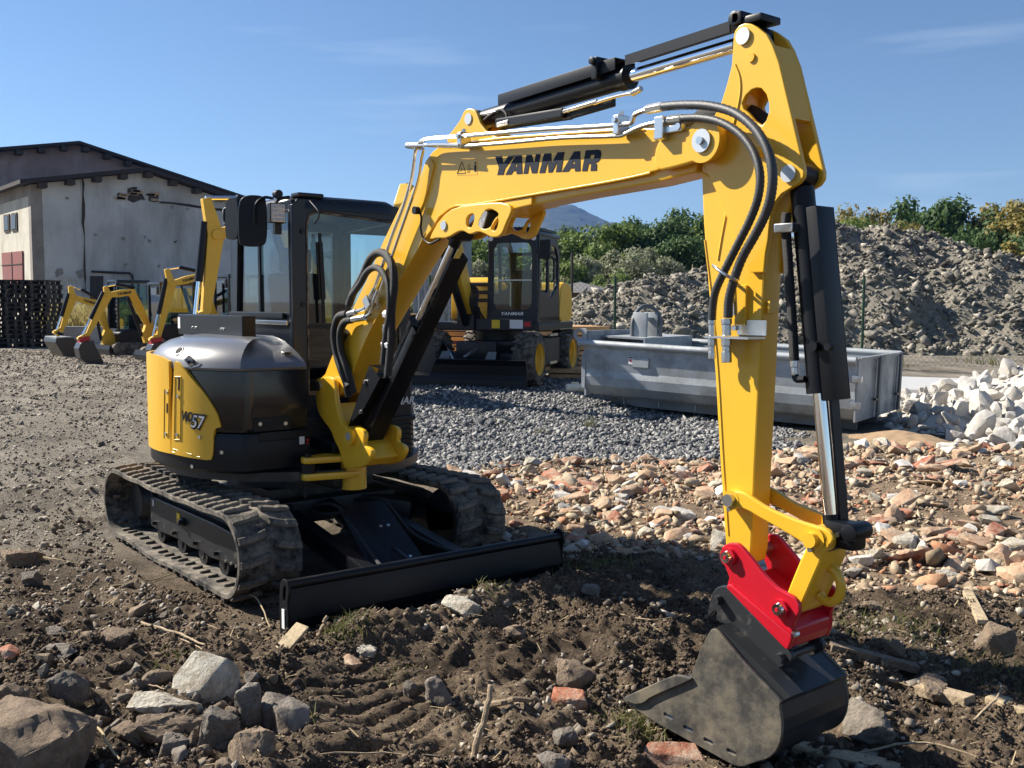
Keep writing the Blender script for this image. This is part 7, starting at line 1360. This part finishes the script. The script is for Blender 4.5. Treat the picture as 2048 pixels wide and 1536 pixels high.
def tree_kind(seed, m, n=9500, clumps=42, leaf=.023):
    V, F, C = leaf_cloud(seed, n, clumps, leaf); cr = big(V, F, 'crown'); cr.materials.append(M(m)); t = MB(); rng = np.random.default_rng(seed)
    t.tube([(0, 0, 0), (.01, 0, .2), (.0, .01, .5), (.02, 0, .8)], [.022, .018, .012, .004], 8)
    for c in C[::3]: t.tube([(0, 0, .15+.3*rng.uniform()), tuple(c[:3]*[.5, .5, .8]), tuple(c[:3])], [.009, .006, .002], 5)
    tm = mk(t.V, t.F, True); tm.materials.append(M('stick')); return cr, tm
TK = {k: [tree_kind(s0+j, k) for j in range(2)] for k, s0 in (('leaf_green', 10), ('leaf_dark', 20), ('leaf_silver', 30), ('leaf_autumn', 40))}
def tree(a, top, fwd, width, m, lab, v=0, base=0., name='tree', cat='tree', group=None):
    p_ = depth_pt(a, top, fwd); h = p_[2]-base; cr, tm = TK[m][v % 2]; e = emp(name, lab, cat, (p_[0], p_[1], base), group); w = 1.5*width*fwd/FPX
    rz = (a*7.3) % 6.28
    for nm_, me in (('trunk', tm), ('crown', cr)):
        o = bpy.data.objects.new(nm_, me); COL.objects.link(o); o.parent = e; o.scale = (w, w, h/1.02); o.rotation_euler = (0, 0, rz)
G1, G2 = 'trees on the slope behind the spoil heap', 'trees beyond the fence'
TREES = [(1120, 455, 66, 120, 'leaf_green', 'light green tree right beside the wheeled excavator cab'), (1160, 447, 72, 110, 'leaf_dark', 'dark tree crown behind the light green one right of the wheeled cab'), (1205, 440, 64, 140, 'leaf_green', 'broad light green tree above the garden shed'), (1262, 436, 70, 120, 'leaf_dark', 'dark green tree above the left shoulder of the spoil heap'), (1300, 425, 66, 130, 'leaf_dark', 'rounded dark tree left of the tallest one in the middle wood'), (1355, 405, 68, 130, 'leaf_dark', 'tallest dark tree of the middle wood, left of the arm'), (1400, 418, 66, 130, 'leaf_dark', 'dark tree partly hidden behind the excavator arm'), (1450, 430, 66, 140, 'leaf_green', 'tree hidden mostly behind the excavator arm'),
 (1385, 460, 58, 130, 'leaf_dark', 'low dark tree over the heap beside the arm'), (1250, 495, 56, 110, 'leaf_silver', 'silvery grey green bush tree right of the shed'), (1180, 500, 55, 95, 'leaf_silver', 'silvery bush behind the garden shed'), (1310, 488, 56, 100, 'leaf_silver', 'pale silvery bush above the heap'), (1130, 520, 54, 80, 'leaf_green', 'low green bush left of the garden shed'), (1230, 535, 52, 80, 'leaf_green', 'low bright bush at the fence post'),
 (1690, 432, 62, 110, 'leaf_green', 'small green tree right of the bucket cylinder'), (1720, 398, 70, 120, 'leaf_autumn', 'yellowish green tree on the skyline right of the arm'), (1790, 404, 72, 90, 'leaf_autumn', 'slim yellowing tree between two greener ones'), (1765, 445, 60, 90, 'leaf_autumn', 'low olive bush on top of the heap'), (1860, 382, 66, 150, 'leaf_dark', 'tall dark tree left of the right hand group'), (1935, 390, 64, 150, 'leaf_dark', 'broad dark tree in the right hand group'), (2010, 385, 64, 140, 'leaf_autumn', 'olive brown tree at the right edge'), (2070, 400, 62, 150, 'leaf_autumn', 'brownish tree cut by the right edge'), (1990, 455, 56, 130, 'leaf_dark', 'dark bush low at the right behind the heap'), (2060, 470, 54, 120, 'leaf_autumn', 'autumn coloured bush at the right edge'), (1900, 440, 58, 120, 'leaf_dark', 'dark bush below the tall right hand trees'), (1830, 430, 60, 90, 'leaf_autumn', 'yellow green bush on the heap crest'),
 (955, 470, 62, 110, 'leaf_green', 'slender green tree left of the wheeled excavator cab'), (935, 495, 58, 90, 'leaf_silver', 'grey green tree left of the wheeled cab'), (985, 480, 70, 120, 'leaf_dark', 'dark tree behind the wheeled excavator cab'), (1060, 490, 64, 140, 'leaf_green', 'green tree hidden behind the wheeled excavator roof'), (700, 384, 62, 60, 'leaf_silver', 'sparse grey tree top rising over the big cab roof'), (730, 410, 66, 120, 'leaf_green', 'green tree mostly hidden by the big cab'), (870, 500, 60, 110, 'leaf_green', 'green tree hidden behind the boom'), (620, 470, 70, 160, 'leaf_dark', 'dark tree seen only through the cab glass'), (2160, 420, 62, 150, 'leaf_dark', 'dark tree standing just beyond the right edge'), (2280, 410, 64, 160, 'leaf_green', 'green tree well beyond the right edge')]
for i, (a, t_, f_, w_, m_, l_) in enumerate(TREES): tree(a, t_, f_, w_, m_, l_, i, group=G1 if a > 1640 else G2)
# dry grass patch by the small excavators, weeds at the heap foot, tufts on the ground
def blades(name, P, h, w, m, label, cat, rng, kind='stuff', lean=.35):
    n = len(P); a = rng.uniform(0, 6.28, n); ln = rng.normal(0, lean, (n, 2))*h[:, None]; d = np.stack([np.cos(a), np.sin(a)], 1)*w; V = np.zeros((n, 6, 3))
    for j, (t, ww) in enumerate(((0, 1), (.55, .8), (1, .12))):
        c = P[:, :2]+ln*t*t; V[:, j*2, :2] = c-d*ww; V[:, j*2+1, :2] = c+d*ww; V[:, j*2, 2] = V[:, j*2+1, 2] = P[:, 2]+h*t*(1-.15*t)
    F = np.array([[0, 1, 3, 2], [2, 3, 5, 4]])[None]+(np.arange(n)*6)[:, None, None]; me = big(V.reshape(-1, 3), F.reshape(-1, 4), name); return link(name, me, m, label=label, cat=cat, kind=kind)
rg_ = np.random.default_rng(77)
c_ = [depth_pt(a, 640, d) for a, d in ((95, 36), (330, 36), (330, 41), (95, 41))]; q = pts_in([(p[0], p[1]) for p in c_], 5000, rg_); P = lift(q); blades('dry_grass', P, rg_.uniform(.5, 1.9, len(P)), .025, 'leaf_dry', 'tall dry yellow grass in front of the warehouse wall', 'grass', rg_)
MB().bar(depth_pt(120, 668, 35)*[1, 1, 0]+[0, 0, .55], depth_pt(300, 668, 35)*[1, 1, 0]+[0, 0, .55], .3, .7).obj('low_wall', 'concrete', None, label='low concrete kerb wall in front of the dry grass', cat='wall')
c_ = [depth_pt(a, 640, d) for a, d in ((1100, 26.5), (2150, 24.5), (2150, 27), (1100, 29))]; q = pts_in([(p[0], p[1]) for p in c_], 2600, rg_, lambda x, y, d: sst(.5, .65, fbm(x, y, .5, 2, 303))); P = lift(q); blades('weeds', P, rg_.uniform(.08, .35, len(P)), .012, 'grass_blade', 'weeds growing along the foot of the spoil heap', 'weeds', rg_)
# ridge of hills far away: wooded mountain
def mountain():
    cx = depth_pt(1064, 402, 2300); ex = CR*[1, 1, 0]; ey = CF*[1, 1, 0]; ex = ex/np.linalg.norm(ex); ey = ey/np.linalg.norm(ey)
    sil = [(-3200, 90), (-1400, 95), (-620, 120), (-300, 165), (-100, 205), (-20, 225), (25, 232), (80, 224), (130, 205), (190, 182), (260, 150), (360, 118), (520, 95), (900, 85), (2600, 80)]
    u = np.linspace(-2600, 2600, 521); v = np.linspace(-900, 500, 90); U, Vv = np.meshgrid(u, v, indexing='ij'); top = np.interp(U, [s[0] for s in sil], [s[1] for s in sil]); prof = np.where(Vv < 0, np.clip(1+Vv/900, 0, 1)**.85, np.clip(1-Vv/500, 0, 1))
    Z = top*1.05*prof+(fbm(U+5000, Vv+5000, .012, 4, 401)-.5)*26*prof+(vn(U*.09+900, Vv*.09+900, 405)-.5)*7
    P = cx*[1, 1, 0]+U[..., None]*ex+Vv[..., None]*ey; P[..., 2] = Z-6; a, b = U.shape; ix = np.arange(a*b).reshape(a, b); F = np.stack([ix[:-1, :-1], ix[1:, :-1], ix[1:, 1:], ix[:-1, 1:]], -1).reshape(-1, 4)
    mat('forest_far', (.022, .036, .024), .95, var=.5, dirt_scale=.02, dirt=(.045, .055, .034), dirt_amt=.3, bump=.8, bscale=.08); return link('hill', big(P.reshape(-1, 3), F, 'hill', smooth=True), 'forest_far', kind='structure')
mountain()
# air: thin haze over everything
def haze():
    m = bpy.data.materials.new('haze'); m.use_nodes = True; t = m.node_tree; t.nodes.clear(); o = t.nodes.new('ShaderNodeOutputMaterial'); v = t.nodes.new('ShaderNodeVolumePrincipled'); v.inputs['Color'].default_value = (.16, .40, 1, 1); v.inputs['Density'].default_value = .00013; v.inputs['Anisotropy'].default_value = .3; t.links.new(v.outputs[0], o.inputs['Volume'])
    b = MB().box((-900, 900, 149), (4900, 4900, 304)); ob = b.obj('haze', m, None, kind='stuff', label='thin bluish air haze over the whole scene', cat='haze')
haze()
# ---------------------------------------------------------------- sticks, roots, board and tufts in the foreground
def stick(pts, r, lab, m='stick', name='stick', cat='stick'):
    P = [on_ground(a, b)+np.array([0, 0, z]) for a, b, z in pts]; P = catmull(P, 5); rs = np.random.default_rng(int(pts[0][0])); P = [p+rs.normal(0, r*.35, 3) for p in P]
    return MB().tube(P, [r*(1-.5*i/len(P)) for i in range(len(P))], 7).obj(name, m, None, smooth=True, label=lab, cat=cat)
def upstick(a, b, tip, r, lab, m='stick'):
    g = on_ground(a, b); dpt = np.dot(g-CAM_P, CF); t_ = CAM_P+ray(*tip)*dpt; mid = (g+t_)/2+np.array([.008, .004, 0]); P = catmull([g-np.array([0, 0, .03]), mid, t_], 6); rs = np.random.default_rng(int(a)); P = [p+rs.normal(0, r*.2, 3) for p in P]
    return MB().tube(P, [r*(1-.25*i/len(P)) for i in range(len(P))], 8).obj('stick', m, None, smooth=True, label=lab, cat='stick')
upstick(940, 1520, (982, 1372), .014, 'thick weathered stick standing up in the middle foreground'); upstick(717, 1218, (730, 1160), .011, 'short broken stub standing in front of the blade'); upstick(632, 1272, (655, 1232), .013, 'short stub leaning beside the wood board')
upstick(935, 1180, (912, 1145), .009, 'curved root end on top of the mound'); upstick(905, 1190, (912, 1140), .004, 'thin twig on top of the mound'); upstick(1290, 1060, (1295, 1020), .004, 'thin twig in the brick rubble'); upstick(945, 1392, (952, 1372), .004, 'tiny twig beside the pointed grey stone')
stick([(968, 1418, .02), (1030, 1412, .03), (1088, 1408, .02)], .017, 'dark branch lying left of the rounded earthy stone'); stick([(280, 1248, .01), (350, 1275, .03), (410, 1300, .02)], .008, 'pale straight branch lying above the limestone block'); stick([(290, 1252, .01), (355, 1283, .02), (405, 1302, .01)], .005, 'thin branch beside the pale straight branch')
stick([(210, 1178, .01), (290, 1168, .02), (365, 1148, .02)], .006, 'thin pale stick on the ground beside the near track', 'straw'); stick([(80, 1115, .0), (120, 1125, .02), (165, 1130, .0)], .005, 'short stick lying on the dirt at the left', 'straw'); stick([(470, 1208, .03), (510, 1225, .10), (540, 1262, .02)], .006, 'bent twig between the near track and the blade', 'straw')
stick([(215, 1005, .01), (240, 1060, .03), (270, 1100, .01)], .006, 'pale stick leaning by the rear of the near track', 'straw'); stick([(1700, 1350, .01), (1790, 1372, .02), (1850, 1385, .01)], .006, 'twig on the soil right of the bucket'); stick([(1940, 1450, .01), (1990, 1420, .05), (2000, 1375, .02), (1960, 1350, .01)], .006, 'curved root loop at the right edge'); stick([(250, 1375, .01), (290, 1378, .02), (330, 1382, .01)], .005, 'thin brown twig left of the limestone block')
stick([(1240, 1235, .02), (1300, 1250, .03), (1360, 1240, .02)], .004, 'thin root left of the coupler'); stick([(560, 1525, .0), (700, 1515, .02), (880, 1512, .0)], .005, 'long thin root near the bottom edge'); stick([(185, 1490, .08), (200, 1520, .12), (240, 1545, .05)], .007, 'dry stem leaning on the corner boulder', 'straw'); stick([(1700, 1512, .01), (1850, 1500, .03), (2000, 1530, .0)], .006, 'thin root at the bottom right')
def plank(p0, p1, w, th, m, lab, lift_=.0, roll=0.):
    a, b = on_ground(*p0), on_ground(*p1); a = a+[0, 0, lift_]; b = b+[0, 0, lift_]; return MB().bar(a, b, w, th, up=(math.sin(roll), 0, math.cos(roll))).obj('plank', m, None, bev=.006, label=lab, cat='plank')
g0 = on_ground(562, 1300); g1 = CAM_P+ray(606, 1254)*np.dot(g0+np.array([-.12, .02, 0])-CAM_P, CF)
MB().bar(g0, g1+np.array([0, 0, .01]), .085, .014, up=(.3, -.75, .6)).obj('plank', 'board', None, bev=.004, label='pale broken board leaning at the end of the dozer blade', cat='plank')
plank((1590, 1500), (1800, 1545), .10, .035, 'board', 'weathered plank half buried under the bucket', .01); plank((1840, 1385), (1940, 1412), .09, .05, 'stick', 'short beam lying right of the bucket', .02); plank((1660, 1300), (1835, 1345), .07, .04, 'stone_brown', 'broken kerb strip in the shade behind the bucket', .02); plank((1935, 1195), (1965, 1255), .06, .03, 'board', 'rotten wood piece at the right edge', .03); plank((1980, 1408), (2070, 1440), .09, .05, 'board', 'flat board end at the lower right edge', .02)
TP_, TH_ = [], []
for a, b, n, h, r in ((690, 1262, 170, .09, .06), (1440, 1390, 60, .06, .06), (1270, 1452, 220, .09, .08), (340, 1335, 60, .07, .06), (790, 1350, 50, .05, .06), (980, 1178, 60, .06, .06), (1110, 1085, 120, .09, .10), (1180, 1135, 200, .10, .16), (1790, 1240, 260, .08, .18), (1180, 860, 80, .22, .05), (1080, 870, 50, .16, .08), (1975, 1330, 120, .09, .10), (1690, 1255, 160, .07, .14), (610, 1440, 60, .05, .06), (350, 1105, 40, .06, .06), (1010, 850, 60, .10, .2), (920, 830, 60, .12, .2)):
    q = on_ground(a, b)[:2]+rg_.normal(0, r, (n, 2)); TP_.append(lift(q)); TH_.append(rg_.uniform(.3, 1., n)*h)
blades('weeds', np.concatenate(TP_), np.concatenate(TH_), .0024, 'grass_blade', 'weed and grass tufts scattered over the soil and gravel', 'weeds', rg_, lean=.6)
# leaf and straw litter on the soil
q = pts_in(Z_FORE, 380, rg_); P = lift(q); n = len(P); a = rg_.uniform(0, 6.28, n); d = np.stack([np.cos(a), np.sin(a), rg_.normal(0, .25, n)], 1)*rg_.uniform(.01, .055, n)[:, None]; s_ = np.stack([-np.sin(a), np.cos(a), 0*a], 1)*.0022; P[:, 2] += .012
V = np.stack([P-d-s_, P-d+s_, P+d+s_, P+d-s_], 1).reshape(-1, 3); link('straw_litter', big(V, np.arange(n*4).reshape(n, 4), 'straw_litter'), 'straw', label='bits of straw and fine roots scattered on the soil', cat='litter', kind='stuff')
